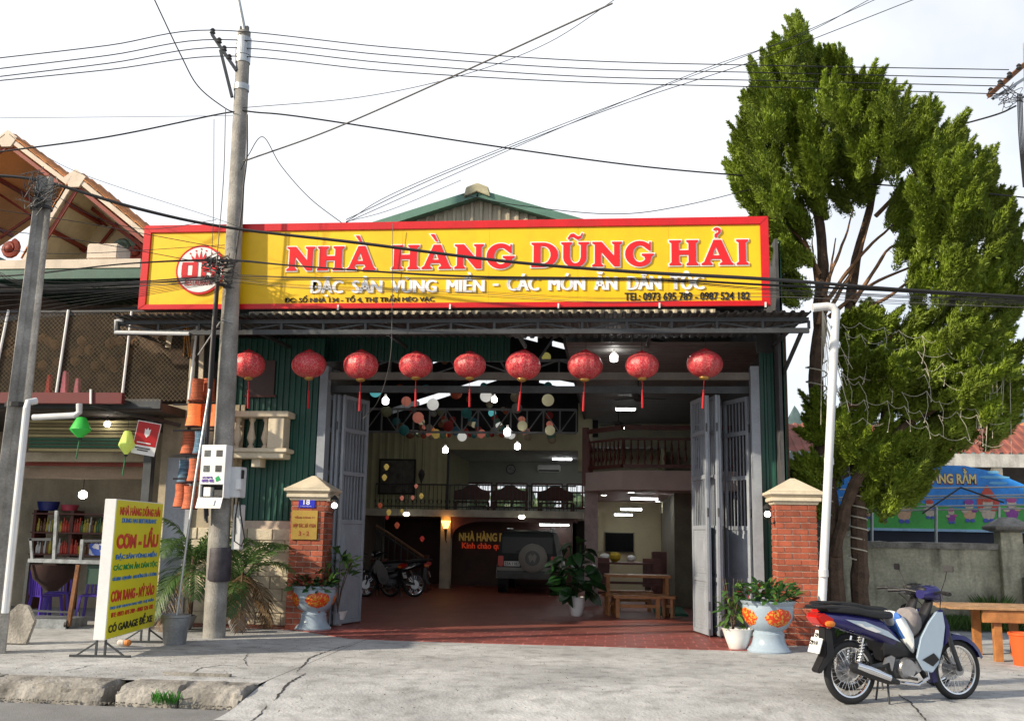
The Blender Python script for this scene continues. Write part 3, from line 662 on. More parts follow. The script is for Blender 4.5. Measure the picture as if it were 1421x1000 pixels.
# round emblem
ec = P(279, 375, FP); er = 35 * mpx(SY)
MB().disc((ec.x, FP, ec.z), er * 1.06, (0, -1, 0), .035, 48).build('emblem_rim', REDP, sg); MB().disc((ec.x, FP - .035, ec.z), er * .97, (0, -1, 0), .006, 48).build('emblem_face', WHT, sg)
EF = FP - .043
cr = [(-.36, .1), (-.3, .0), (.3, 0), (.36, .1), (.44, .3), (.24, .12), (.2, .4), (.07, .12), (0, .48), (-.07, .12), (-.2, .4), (-.24, .12), (-.44, .3)]
MB().prism([(p[0] * er, p[1] * er) for p in cr], (ec.x, EF, ec.z + er * .34), (1, 0, 0), (0, 0, 1), (0, -.006, 0)).build('crown_emblem', REDP, sg)
for dx, dz in ((-.47, .36), (-.22, .47), (0, .55), (.22, .47), (.47, .36)): MB().disc((ec.x + dx * er, EF, ec.z + er * (.34 + dz)), er * .035, (0, -1, 0), .006, 8).build('crown_jewel', REDP, sg)
m = MB(); E_ = lambda a, b, c, d: m.box(ec.x + a * er, ec.x + b * er, EF - .006, EF, ec.z + c * er, ec.z + d * er)
E_(-.78, -.1, .2, .32); E_(-.78, -.1, -.36, -.24); E_(-.8, -.55, -.24, .2); E_(-.33, -.1, -.24, .2)
E_(.06, .28, -.36, .32); E_(.5, .74, -.36, .32); E_(.28, .5, -.1, .08); m.build('monogram', REDP, sg)
text('RESTAURANT', (ec.x - .62 * er, EF - .004, ec.z - .68 * er), (1, 0, 0), (0, 0, 1), 1.24 * er, .26 * er, REDPR, sg, 'lettering', .02, .004, (0, 1, 0))
for px_ in (470, 625, 775, 915, 1062): q = P(px_, 428, F_); MB().box(q.x - .012, q.x + .012, F_ - .05, F_ - .021, sz0 - .03, sz0 + .05).build('clip', WHT, sg)

# ================================================================ PILLARS
def pillar(name, label, x0, x1, y0, zt, seed):
    random.seed(seed); w = x1 - x0; t = thing(name, label, 'gate pillar', (x0, y0, 0), group='brick gate pillars'); dp = .52
    MB().box(x0 + .012, x1 - .012, y0 + .012, y0 + dp - .012, 0, zt).build('mortar_core', MORT, t)
    L = .235; h = .078; g = .012
    full = None; nc = int(zt / (h + g)); h = zt / nc - g; meshes = {}
    def br(ln, mtx):
        k = round(ln, 3)
        if k not in meshes: meshes[k] = MB().box(0, ln, 0, .03, 0, h).build('brick', BRICK, t, bevel=.004, local=True, seg=1); meshes[k].matrix_local = mtx; return
        put(meshes[k].data, 'brick', t, mtx)
    for c in range(nc):
        z = c * (h + g) + g * .5
        for (ox, oy, rz, ww) in ((0, 0, 0, w), (w, 0, 90, dp), (w, dp, 180, w), (0, dp, 270, dp)):
            if rz == 180 : continue
            x = g if rz else 0; end = ww - (0 if not rz else .0)
            first = L / 2 if c % 2 else L
            ln = first
            while x < end - .02:
                ln = min(ln, end - x)
                if end - x - ln < .05 : ln = end - x
                M_ = Matrix.Translation((ox, oy, z)) @ Matrix.Rotation(R(rz), 4, 'Z') @ Matrix.Translation((x, random.uniform(-.003, .002), 0))
                br(ln, M_); x += ln + g; ln = L
    k = .07
    m = MB()
    for z0_, z1_, e0, e1 in ((zt, zt + .05, .02, .04), (zt + .05, zt + .11, .07, .07), (zt + .11, zt + .15, .05, .10), (zt + .15, zt + .2, .11, .11)):
        r0 = [(x0 - e0, y0 - e0, z0_), (x1 + e0, y0 - e0, z0_), (x1 + e0, y0 + dp + e0, z0_), (x0 - e0, y0 + dp + e0, z0_)]
        r1 = [(x0 - e1, y0 - e1, z1_), (x1 + e1, y0 - e1, z1_), (x1 + e1, y0 + dp + e1, z1_), (x0 - e1, y0 + dp + e1, z1_)]
        m.rings([r0, r1])
    e = .09; cx = (x0 + x1) / 2; cy = y0 + dp / 2; a = .03
    m.rings([[(x0 - e, y0 - e, zt + .2), (x1 + e, y0 - e, zt + .2), (x1 + e, y0 + dp + e, zt + .2), (x0 - e, y0 + dp + e, zt + .2)], [(cx - a, cy - a, zt + .42), (cx + a, cy - a, zt + .42), (cx + a, cy + a, zt + .42), (cx - a, cy + a, zt + .42)]])
    m.build('cap', CREAM, t, bevel=.008); return t
py = 16.25
lx0 = X_(400, 780, py); lx1 = X_(447, 780, py); lzt = Z_(425, 694, py)
pL = pillar('brick_pillar', 'left brick gate pillar carrying blue 18 plate and brass plaque', lx0, lx1, py, lzt, 1)
rx0 = X_(1079, 800, py - .3); rx1 = X_(1137, 800, py - .3)
pR = pillar('brick_pillar', 'right brick gate pillar in sunlight beside the white drain pipe', rx0, rx0 + .62, py - .3, Z_(1110, 700, py - .3), 2)
a = P(414, 704, py - .03); b = P(437, 691, py - .03)
hn = thing('house_number_plate', 'small blue enamel plate with white number 18', 'number plate', (a.x, py - .03, a.z))
MB().box(a.x, b.x, py - .022, py - .006, a.z, b.z).build('plate', mat('blue_enamel', (.02, .03, .5), .3, var=0, bump=0), hn, bevel=.003)
text('18', (a.x + .08, py - .026, a.z + .05), (1, 0, 0), (0, 0, 1), .11, .085, WHT, hn, depth=.004, nrm=(0, 1, 0)); text('ĐƯỜNG MÈO VẠC', (a.x + .03, py - .026, a.z + .015), (1, 0, 0), (0, 0, 1), .2, .02, WHT, hn, depth=.003, nrm=(0, 1, 0), bold=.0)
a = P(403, 748, py - .04); b = P(441, 708, py - .04)
bp_ = thing('brass_plaque', 'brass plaque with dark red engraved words under the number plate', 'plaque', (a.x, py - .03, a.z)); BR = mat('brass', (.45, .30, .07), .4, .5, var=.15, bump=.05)
MB().box(a.x, b.x, py - .03, py - .006, a.z, b.z).build('plate', BR, bp_, bevel=.004)
W_ = b.x - a.x; H_ = b.z - a.z; DR = mat('engraved_red', (.25, .02, .01), .5, var=0, bump=0)
for s_, z_, h_, q in (('TỔNG CÔNG TY', .72, .09, .1), ('HỢP TÁC XÃ VTGN', .38, .19, .06), ('3 - 2', .13, .16, .3)): text(s_, (a.x + W_ * q, py - .035, a.z + H_ * z_), (1, 0, 0), (0, 0, 1), W_ * (1 - 2 * q), H_ * h_, DR, bp_, depth=.004, nrm=(0, 1, 0))
def walllamp(px_, py_, Y, side, lab):
    c = P(px_, py_, Y); t = thing('wall_lantern', lab, 'wall lamp', c, group='wall lanterns on the gate pillars')
    MB().tube([(c.x - side * .12, Y, c.z - .12), (c.x - side * .04, Y, c.z - .16), (c.x, Y, c.z - .08)], .01, 6).build('bracket', BLK, t)
    MB().lathe([(.07, -.07), (.02, -.075)], c, 12).build('base', BLK, t); MB().lathe([(.075, .09), (.05, .13), (.01, .17)], c, 12).build('cap', BLK, t)
    MB().ell(c, .05, 12, 8).build('bulb', mat('lamp_bulb', (1, 1, 1), .4, var=0, bump=0, emit=5, ecol=(1, .97, .9)), t)
    m = MB()
    for k in range(6): q = c + Vector((.07 * math.cos(k * PI / 3), .07 * math.sin(k * PI / 3), 0)); m.tube([q - Vector((0, 0, .07)), q + Vector((0, 0, .09))], .004, 5)
    m.build('cage', BLK, t)
walllamp(464, 701, py + .1, 1, 'small lit black lantern on side of pillar with the 18 plate'); walllamp(1065, 713, py - .2, -1, 'small lit black lantern on side of the sunlit right pillar')
# ================================================================ FOLDING GATES
GH = bz0 - .25
def gate_leaf(parent, p, q):
    p = Vector((*p, 0)); q = Vector((*q, 0)); d = (q - p).normalized(); w = (q - p).length; nn = Vector((d.y, -d.x, 0)); T = .045
    def bx(m, a, b, z0, z1, t=T, o=0):
        c = p + d * a + nn * o; e = p + d * b + nn * o
        return m.add([c - nn * t / 2 + Vector((0, 0, z0)), e - nn * t / 2 + Vector((0, 0, z0)), e + nn * t / 2 + Vector((0, 0, z0)), c + nn * t / 2 + Vector((0, 0, z0)),
                      c - nn * t / 2 + Vector((0, 0, z1)), e - nn * t / 2 + Vector((0, 0, z1)), e + nn * t / 2 + Vector((0, 0, z1)), c + nn * t / 2 + Vector((0, 0, z1))],
                     [(0, 3, 2, 1), (4, 5, 6, 7), (0, 1, 5, 4), (1, 2, 6, 5), (2, 3, 7, 6), (3, 0, 4, 7)])
    m = MB(); bx(m, 0, .07, .04, GH); bx(m, w - .07, w, .04, GH)
    for z in (.04, .88, 1.72, 2.55, 3.3, GH - .07): bx(m, .07, w - .07, z, z + .07, T * .9)
    lf = m.build('gate_leaf', GATEM, parent, bevel=.004, seg=1)
    for z0, z1 in ((.11, .88), (.95, 1.72)):
        m = MB(); bx(m, .07, w - .07, z0, z1, .012)
        bx(m, .12, w - .12, z0 + .06, z1 - .06, .026); bx(m, .16, w - .16, z0 + .1, z1 - .1, .034); bx(m, .2, w - .2, z0 + .16, z1 - .16, .042); m.build('solid_panel', GATEM, lf, bevel=.003, seg=1)
    n = max(3, int(w / .12))
    for i in range(1, n):
        a = lerp(.07, w - .07, i / n)
        m = MB(); bx(m, a - .008, a + .008, 1.79, GH - .07, .016); m.build('bar', GATEM, lf)
    m = MB()
    for z in (.5, 2., 3.4):
        c = q + Vector((0, 0, z)); m.tube([c - Vector((0, 0, .07)), c + Vector((0, 0, .07))], .015, 6)
    m.tube([q + Vector((0, 0, .008)), q + Vector((0, 0, .14))], .01, 6); m.build('hinge', STEEL, lf)
gl_ = thing('folding_gate', 'blue grey barred folding gate stacked open beside the 18 plate pillar', 'gate', (-4.3, 17, 0), group='folding entrance gates')
xf = X_(470, 720, 16.85); xr = X_(505, 720, 17.7)
gate_leaf(gl_, (xf, 16.85), (xr, 17.7)); gate_leaf(gl_, (xr - .07, 17.72), (xf - .10, 16.85)); gate_leaf(gl_, (xf - .18, 16.86), (xr - .2, 17.75)); gate_leaf(gl_, (xr - .27, 17.74), (xf - .28, 16.84))
gr_ = thing('folding_gate', 'blue grey barred folding gate folded zigzag near the right brick pillar', 'gate', (1.6, 17, 0), group='folding entrance gates')
A = G(960, 873); B = G(985, 885); D = G(1000, 886)
gate_leaf(gr_, (A.x, 17.6), (B.x, B.y)); gate_leaf(gr_, (B.x + .03, B.y + .03), (A.x + .16, 17.65)); gate_leaf(gr_, (A.x + .2, 17.66), (D.x, D.y)); gate_leaf(gr_, (D.x + .04, D.y + .04), (A.x + .5, 17.6))
gate_leaf(gr_, (A.x + .56, 17.58), (bx1 - .04, 16.9))

# ================================================================ RED LANTERNS
LANR = mat('red_brocade', (.52, .010, .035), .33, var=.2, scale=12, bump=.3, bscale=80, spots=[(.58, (.60, .16, .14))], spotscale=95, rnd=.16)
_n = LANR.node_tree.nodes; _l = LANR.node_tree.links
GOLD = mat('gold_trim', (.5, .3, .08), .4, .5); TAS = mat('red_tassel', (.4, .01, .015), .8, var=.2)
LY = 15.6
def make_red(loc):
    t = thing('red_lantern', 'x', 'lantern', loc, group='red silk lanterns in a row under the canopy')
    rx, rz = .275, .215; m = MB(); pr = [(rx * math.sin(a) ** .85, -rz * math.cos(a)) for a in [PI * (i + .9) / 15.8 for i in range(15)]]
    rg = []
    for r, z in pr: rg.append([(r * (1 - .035 * abs(math.sin(k * PI / 6)) ** 3) * math.cos(2 * PI * k / 72), r * (1 - .035 * abs(math.sin(k * PI / 6)) ** 3) * math.sin(2 * PI * k / 72), z) for k in range(72)])
    m.rings(rg).build('shade', LANR, t, local=True, smooth=True)
    MB().lathe([(.075, rz - .012), (.08, rz + .012), (.03, rz + .02), (.012, rz + .045)], n=16).build('cap', TAS, t, local=True)
    MB().lathe([(.03, -rz - .04), (.06, -rz - .028), (.075, -rz - .01), (.075, -rz + .01)], n=16).build('base', GOLD, t, local=True)
    MB().tube([(0, 0, rz + .04), (0, 0, rz + .3)], .004, 5).build('cord', BLK, t, local=True)
    ts = MB().tube([(0, 0, -rz - .04), (0, 0, -rz - .2)], .004, 5).build('tassel_cord', TAS, t, local=True)
    m = MB(); m.ell((0, 0, -rz - .215), .018, 8, 6); m.lathe([(.026, -rz - .5), (.027, -rz - .38), (.022, -rz - .25), (.012, -rz - .23)], n=12, rib=.3, ribn=12); m.build('tassel', TAS, t, local=True)
    return t
lz = [(345, 506, 'half hidden behind the concrete pole, first of the row'), (429, 506, 'in front of green ribbed wall, right of the pole'), (501, 507, 'over the top of the left folding gate'), (577, 507, 'fourth from the pole, left of the middle one'),
      (652, 507, 'under the gable apex, middle of the row'), (726, 507, 'just right of the middle one'), (812, 507, 'third from the right end of the row'), (891, 507, 'second from right with bright sunlit patch'), (978, 505, 'hanging over the right folding gate')]
p0 = make_red(P(lz[0][0], lz[0][1], LY))
for i, (a, b, lb) in enumerate(lz):
    random.seed(i); o = p0 if i == 0 else copy_tree(p0, P(a, b, LY), random.uniform(0, 6)); s = random.uniform(.95, 1.03); o.rotation_euler[0] = random.gauss(0, .05); o.rotation_euler[1] = random.gauss(0, .05); o.scale = (s * random.uniform(.95, 1.05), s, s * random.uniform(.94, 1.04))
    o['label'] = 'red brocade lantern ' + lb

# ================================================================ PAPER BALL LANTERNS INSIDE
cols = {'teal': (.03, .17, .17), 'rust': (.28, .06, .03), 'pink': (.50, .17, .12), 'olive': (.15, .16, .09), 'white': (.60, .60, .56), 'red': (.25, .025, .02), 'cream': (.45, .42, .26), 'cyan': (.10, .42, .44),
        'tan': (.26, .22, .15), 'green': (.10, .20, .15), 'blue': (.04, .13, .20), 'orange': (.55, .18, .04), 'gold': (.42, .30, .08), 'brown': (.15, .07, .035), 'grey': (.22, .22, .2), 'yellow': (.5, .45, .12)}
balls = [(95,195,38,'cyan'),(250,172,25,'rust'),(415,180,30,'teal'),(290,258,32,'pink'),(165,322,36,'olive'),(605,205,40,'rust'),(458,277,38,'white'),(508,325,25,'olive'),(330,312,24,'red'),(365,360,36,'pink'),(385,385,22,'cream'),
 (670,332,34,'teal'),(793,225,38,'white'),(815,275,24,'tan'),(832,330,25,'cyan'),(980,230,34,'tan'),(988,300,34,'grey'),(1184,250,39,'cream'),(1193,347,25,'red'),(1195,403,22,'pink'),(1197,440,32,'cream'),(1205,475,30,'green'),
 (1210,500,26,'tan'),(1018,375,24,'pink'),(1022,412,32,'cream'),(1045,450,26,'pink'),(1055,480,26,'tan'),(848,360,22,'red'),(862,383,22,'green'),(875,408,22,'white'),(892,430,24,'teal'),(898,462,26,'rust'),(925,463,26,'white'),
 (952,470,26,'white'),(830,468,16,'red'),(805,470,16,'green'),(765,462,28,'pink'),(745,432,20,'red'),(720,403,22,'cream'),(700,374,22,'teal'),(720,468,20,'grey'),(692,468,16,'red'),(642,480,30,'white'),(605,445,30,'blue'),
 (555,415,34,'red'),(533,382,24,'tan'),(555,470,16,'orange'),(520,470,22,'green'),(478,462,30,'gold'),(458,445,20,'orange'),(435,422,22,'tan'),(400,475,18,'rust'),(368,470,18,'olive'),(390,432,14,'brown'),(315,465,30,'brown'),
 (275,440,34,'teal'),(260,415,24,'brown'),(228,385,26,'teal'),(778,160,22,'teal'),(1185,160,26,'teal'),(923,-230,44,'brown'),(505,-86,36,'teal'),(532,0,26,'brown'),(1173,-22,30,'yellow')]
random.seed(99)
for _ in range(34): balls.append((int(random.choice([random.uniform(240, 960), random.uniform(330, 700)])), int(random.choice([random.gauss(462, 8), random.gauss(410, 30), random.gauss(300, 50)])), random.randint(15, 24), random.choice(['teal', 'rust', 'tan', 'brown', 'green', 'olive', 'blue', 'grey', 'pink', 'red'])))
def pb_label(i, x, y, c):
    h = 'over the opening' if y < 0 else ('high' if y < 290 else ('mid height' if y < 400 else 'low in the swag'))
    return h, ('leftmost stretch' if x < 300 else 'near the left gate' if x < 480 else 'left of the middle' if x < 620 else 'under the roof middle' if x < 820 else 'right of the middle' if x < 1000 else 'before the right trusses' if x < 1120 else 'in the last right column')
_pb = {}; cnt = {}
for i, (x, y, r, c) in enumerate(balls):
    key = (c, *pb_label(i, x, y, c)); cnt.setdefault(key, []).append(i)
for i, (x, y, r, c) in enumerate(balls):
    px_, py_, rp = 500 + x / 4.547, 500 + y / 4.547, r / 4.547
    Y = min(28, max(19.2, FPX * .135 / rp)); c3 = P(px_, py_, Y); rr = rp * mpx(Y)
    h, w_ = pb_label(i, x, y, c); ks = cnt[(c, h, w_)]
    extra = '' if len(ks) == 1 else [', highest', ', second highest', ', third highest', ', fourth highest', ', fifth highest', ', sixth highest', ', seventh highest', ', lowest'][min(7, sorted(ks, key=lambda k: balls[k][1]).index(i))] + ' one'
    lab = f'{c} paper ball lantern hanging {h} {w_}{extra}'
    t = thing('paper_lantern', lab, 'paper lantern', c3, group='paper ball lanterns strung through the hall')
    if c not in _pb:
        m = MB(); m.lathe([(max(.12, math.sin(a)) * (1 + (.015 if k % 2 else -.015)), -math.cos(a)) for k, a in enumerate([PI * (j + .5) / 19 for j in range(19)])], n=20)
        e = .55 if c in ('white', 'cyan') else .3 if c in ('cream', 'gold', 'pink', 'orange', 'yellow') else .03
        sh = m.build('shade', mat('paper_' + c, cols[c], .8, var=.1, bump=.1, emit=e, ecol=cols[c]), t, local=True, smooth=True); _pb[c] = sh.data; sh.scale = (rr,) * 3
    else: sh = put(_pb[c], 'shade', t, Matrix.Scale(rr, 4))
    zz = (5.2 if Y < 25 else 4.9) - c3.z
    if zz > rr: MB().tube([(0, 0, rr * .9), (0, 0, zz)], .0035, 4).build('cord', BLK, t, local=True)
# bulbs on wires
bulbs = [(535, 556, 20, 6, 'left of hall near the left gate'), (686, 554, 21, 5, 'among lanterns under the roof middle'), (704, 599, 22, 6, 'at the lowest point of the lantern swag'), (618, 624, 26, 5, 'before the boarded wall by the gallery'), (718, 619, 26, 5, 'before gallery opening right of the swag'), (852, 496, 18, 7, 'between the third and second lantern from right')]
for x, y, Y, r, lb in bulbs:
    c = P(x, y, Y); s = .85 * r * mpx(Y); t = thing('hanging_bulb', 'bright white bulb hanging ' + lb, 'light bulb', c, group='bare white bulbs')
    MB().lathe([(s * .3, -s), (s * .85, -s * .8), (s * .9, s * .5), (s * .4, s)], c, 24).build('globe', BULB, t, smooth=True); MB().tube([c + Vector((0, 0, s)), c + Vector((0, 0, s * 1.8))], s * .35, 8).build('socket', WHT, t)
    MB().tube([c + Vector((0, 0, s * 1.8)), (c.x, c.y, 5.3)], .004, 4).build('cord', BLK, t)
# tube lights
def tubelight(x, y, Y, L, lb, dx=0, zc=None):
    c = P(x, y, Y); w = L * mpx(Y) / 2; t = thing('tube_light', 'white tube light ' + lb, 'ceiling light', c, group='white tube lights on the ceilings')
    MB().box(c.x - w, c.x + w, Y - .05, Y + .05, c.z - .02, c.z + .02).build('tube', TUBE, t); MB().box(c.x - w - .02, c.x + w + .02, Y - .08, Y + .08, c.z + .021, c.z + .06).build('housing', WHT, t)
    if zc and zc > c.z + .08:
        MB().tube([(c.x - w * .8, Y, c.z + .06), (c.x - w * .8, Y, zc)], .006, 4).build('hanger', DKST, t)
for a in ((905, 455, 18.3, 38, 'high near the front, upper of two'), (904, 464, 18., 38, 'high near the front, lower of two'), (868, 568, 24.4, 26, 'on the grey ceiling before the fan'), (861, 594, 27.6, 18, 'on the grey ceiling above wooden railing'),
          (703, 625, 31, 33, 'in the gallery, nearer one over the clock'), (703, 636, 34, 33, 'in the gallery, farther one over the clock'), (780, 637, 33, 26, 'in the gallery at the right end'),
          (894, 692, 24.2, 36, 'under the mezzanine, nearest one'), (876, 706.5, 27, 28, 'under the mezzanine, middle one'), (865, 714, 29, 24, 'under the mezzanine above the television'), (769, 728, 30.5, 40, 'low behind the vehicle, under the gallery'), (572, 600, 28, 16, 'small, over the boarded wall')):
    tubelight(*a, zc=None)
for x, y, Y, lb in ((876, 671.5, 23.2, 'nearest under mezzanine edge'), (838, 684, 25, 'left under mezzanine'), (946, 697, 25.5, 'right under mezzanine'), (928, 705.5, 27.5, 'farther right under mezzanine'), (913, 712, 29, 'farthest right under mezzanine')):
    c = P(x, y, Y); c.z = mz0 - .012; t = thing('downlight', 'small round downlight ' + lb, 'downlight', c, group='round downlights'); MB().disc(c, .07, (0, 0, 1), .01, 12).build('lens', TUBE, t); MB().tube([c, c + Vector((0, 0, .011))], .09, 12).build('rim', WHT, t)
for x, y, Y, lb in ((564, 713, 28.3, 'under the gallery, left of the torch'), (724, 717, 28.4, 'under the gallery, above the vehicle')):
    c = P(x, y, Y); t = thing('ceiling_lamp', 'round glass ceiling lamp ' + lb, 'ceiling lamp', c); MB().ell(c, (.1, .1, .06), 14, 8).build('globe', mat('soft_bulb', (1, 1, 1), .4, var=0, bump=0, emit=4, ecol=(1, .95, .75)), t); MB().tube([c + Vector((0, 0, .05)), c + Vector((0, 0, .09))], .08, 12).build('base', WHT, t)
    MB().tube([c + Vector((0, 0, .09)), c + Vector((0, 0, .2))], .01, 6).build('stem', WHT, t)
# wall torch
c = P(620, 728, 28.98); t = thing('wall_torch', 'glowing orange torch lamp on the cream column', 'wall lamp', c)
MB().lathe([(.06, -.1), (.13, .1), (.14, .12)], c + Vector((0, -.16, 0)), 14).build('shade', WARM, t); MB().tube([c + Vector((0, -.16, -.1)), c + Vector((0, -.14, -.42)), c + Vector((0, .02, -.5))], [.05, .02, .012], 8).build('torch_handle', DKST, t)
# warm little lanterns at left
wl = [(165,672,20,'gold','over the picture, upper'),(152,738,20,'gold','over the picture, lower'),(385,855,18,'gold','on the railing, right'),(125,915,18,'rust','below the railing, left'),(180,958,20,'gold','below the railing, gold'),(170,990,14,'red','under the gold ones'),(352,793,14,'pink','at railing top'),(330,865,14,'pink','on railing middle'),(262,868,16,'pink','on railing left'),(262,950,14,'gold','beside round lamp'),(232,1040,20,'rust','above the stair'),(390,1125,18,'red','in the dark over the stair')]
for x, y, r, c, lb in wl:
    Y = 26.; r *= .85; q = P(500 + x / 4.547, 500 + y / 4.547, Y); s = r / 4.547 * mpx(Y) * 1.05; t = thing('small_lantern', f'small glowing {c} lantern {lb}', 'lantern', q, group='little glowing lanterns by the gallery railing')
    MB().lathe([(s * .25, -s * 1.1), (s * .7, -s * .5), (s, .2 * s), (s * .5, s), (s * .2, s * 1.15)], q, 12).build('shade', mat('glow_' + c, cols[c], .7, var=.2, scale=10, bump=0, emit=.45, ecol=cols[c]), t)
    MB().tube([q + Vector((0, 0, s)), (q.x, q.y, 4.8)], .0035, 4).build('cord', BLK, t)
# dark spindle pendant
q = P(585, 658, 28); t = thing('spindle_pendant', 'dark diamond shaped pendant hanging before boarded wall', 'pendant', q); MB().lathe([(.01, -.26), (.1, 0), (.07, .1), (.01, .16)], q, 10).build('spindle', DKST, t); MB().tube([q + Vector((0, 0, .15)), (q.x, q.y, 4.9)], .006, 4).build('cord', BLK, t)

# ================================================================ INTERIOR FURNITURE
# gallery railing
rl = thing('gallery_railing', 'black iron railing along the gallery floor edge', 'railing', (gx0, Yb - .1, gz0))
rzt = Z_(600, 672, Yb - .1); xa = X_(521, 690, Yb - .1); xb = X_(800, 690, Yb - .1)
MB().bar((xa, Yb - .1, rzt), (xb, Yb - .1, rzt), .05, .04).build('handrail', DKST, rl); MB().bar((xa, Yb - .1, gz0 + .08), (xb, Yb - .1, gz0 + .08), .03).build('bottom_rail', DKST, rl)
n = 48; b0 = None
for i in range(n + 1):
    x = lerp(xa, xb, i / n); h = rzt - gz0 - .02
    if b0 is None:
        b0 = MB().lathe([(.009, 0), (.009, h * .25), (.026, h * .33), (.009, h * .42), (.009, h)], n=6).build('baluster', DKST, rl, local=True); b0.location = Vector((x, Yb - .1, gz0)) - WL[rl.name]
    else: put(b0.data, 'baluster', rl, Matrix.Translation(Vector((x, Yb - .1, gz0)) - WL[rl.name]))
for i in range(1, n, 2):
    x = lerp(xa, xb, (i + .5) / n); m = MB(); m.tube([(x + .05 * math.cos(a), Yb - .1, gz0 + .22 + .07 * math.sin(a)) for a in [2 * PI * k / 10 for k in range(10)]], .007, 4, closed=True); m.build('scroll', DKST, rl)
# wooden mezzanine railing
rl = thing('mezzanine_railing', 'dark red wooden railing with turned balusters on the right mezzanine', 'railing', (mx0, Ym, mz1))
rt = Z_(860, 593, Ym + .1)
def rail_run(p, q, n):
    p = Vector(p); q = Vector(q); z = mz1
    MB().bar((p.x, p.y, rt), (q.x, q.y, rt), .09, .1).build('handrail', DWOOD, rl); MB().bar((p.x, p.y, z + .1), (q.x, q.y, z + .1), .06, .08).build('bottom_rail', DWOOD, rl); MB().bar((p.x, p.y, rt - .25), (q.x, q.y, rt - .25), .05, .05).build('middle_rail', DWOOD, rl)
    H = rt - z - .35
    b = MB().lathe([(.018, 0), (.018, H * .15), (.045, H * .25), (.02, H * .4), (.02, H * .55), (.035, H * .6), (.02, H * .65), (.018, H)], n=8).build('baluster', DWOOD, rl, local=True)
    for i in range(n + 1):
        c = p.lerp(q, (i + .0) / n); M_ = Matrix.Translation(Vector((c.x, c.y, z + .12)) - WL[rl.name])
        if i == 0: b.matrix_local = M_
        else: put(b.data, 'baluster', rl, M_)
rail_run((mx0 + .05, Ym + 1.15, 0), (mx0 + .88, Ym + .08, 0), 9); rail_run((mx0 + .92, Ym + .08, 0), (HX1 - .15, Ym + .08, 0), 16); rail_run((mx0 + .06, 29, 0), (mx0 + .05, Ym + 1.2, 0), 30)
MB().box(mx0 - .04, mx0 + .12, Ym + 1.05, Ym + 1.22, mz1 - .3, rt + .1).build('newel_post', DWOOD, rl, bevel=.01)
# stair handrail at left
m = MB(); a = P(522, 728, 27); b = P(592, 775, 27)
st = thing('staircase', 'dark wooden staircase with thin handrails rising at left of hall', 'staircase', (a.x, 27, 0))
MB().bar(a, b, .06, .05).build('handrail', mat('handrail_wood', (.2, .1, .05), .5), st); MB().bar(a - Vector((0, 0, .12)), b - Vector((0, 0, .12)), .04).build('handrail', DKST, st)
for i in range(9):
    q = a.lerp(b, i / 8); MB().bar(q, q - Vector((0, 0, .9)), .03).build('baluster', DKST, st)
    MB().box(q.x - .12, q.x + .14, 27.05, 28.1, q.z - .98, q.z - .92).build('tread', DWOOD, st)
q = b; MB().box(q.x - .06, q.x + .06, 26.94, 27.06, 0, q.z + .1).build('newel_post', DWOOD, st)
MB().bar(a - Vector((0, -.1, 1.05)), b - Vector((0, -.1, 1.05)), .05, .25).build('stringer', DWOOD, st)
# clock, aircon, tv, posters
c = P(709, 651, Yg - .02); t = thing('wall_clock', 'round black rimmed clock on the gallery back wall', 'clock', c)
MB().disc(c, .17, (0, -1, 0), .04, 28).build('rim', BLK, t); MB().disc(c + Vector((0, -.041, 0)), .145, (0, -1, 0), .005, 28).build('face', mat('clock_face', (.4, .42, .42), .5), t)
MB().bar(c + Vector((0, -.05, 0)), c + Vector((-.06, -.05, .04)), .015).build('hand', BLK, t); MB().bar(c + Vector((0, -.05, 0)), c + Vector((.02, -.05, .11)), .01).build('hand', BLK, t)
def aircon(x, y, lb):
    c = P(x, y, Yg - .12); t = thing('air_conditioner', lb, 'air conditioner', c, group='air conditioners in the gallery'); MB().box(c.x - .4, c.x + .4, Yg - .25, Yg, c.z - .12, c.z + .13).build('body', WHT, t, bevel=.03)
    MB().box(c.x - .36, c.x + .36, Yg - .262, Yg - .251, c.z - .1, c.z - .05).build('vent', BLK, t)
aircon(762, 650, 'white wall air conditioner right of the gallery clock'); aircon(632, 650, 'white wall air conditioner near the gallery left end')
a = P(840, 764, 30.1); b = P(879, 740, 30.1); t = thing('television', 'large black flat television on the cream back wall', 'television', (a.x, 30.1, a.z))
MB().box(a.x, b.x, 30.1, 30.17, a.z, b.z).build('screen', mat('tv_screen', (.004, .004, .005), .6, spec=.1, var=0, bump=0), t); MB().box(a.x - .02, b.x + .02, 30.09, 30.19, b.z + .001, b.z + .02).build('bezel', BLK, t); MB().box(a.x - .02, b.x + .02, 30.09, 30.19, a.z - .02, a.z - .001).build('bezel', BLK, t)
a = P(527, 683, Yb - .08); b = P(575, 639, Yb - .08); t = thing('framed_picture', 'large dark framed picture on boarded wall above railing', 'picture', (a.x, Yb - .06, a.z))
MB().box(a.x, b.x, Yb - .07, Yb - .04, a.z, b.z).build('picture', mat('dim_picture', (.10, .10, .09), .5, var=.5, scale=6), t)
m = MB(); w = .05
for q in ((a.x - w, b.x + w, b.z, b.z + w), (a.x - w, b.x + w, a.z - w, a.z), (a.x - w, a.x, a.z, b.z), (b.x, b.x + w, a.z, b.z)): m.box(q[0], q[1], Yb - .09, Yb - .04, q[2], q[3])
m.build('frame', BLK, t)
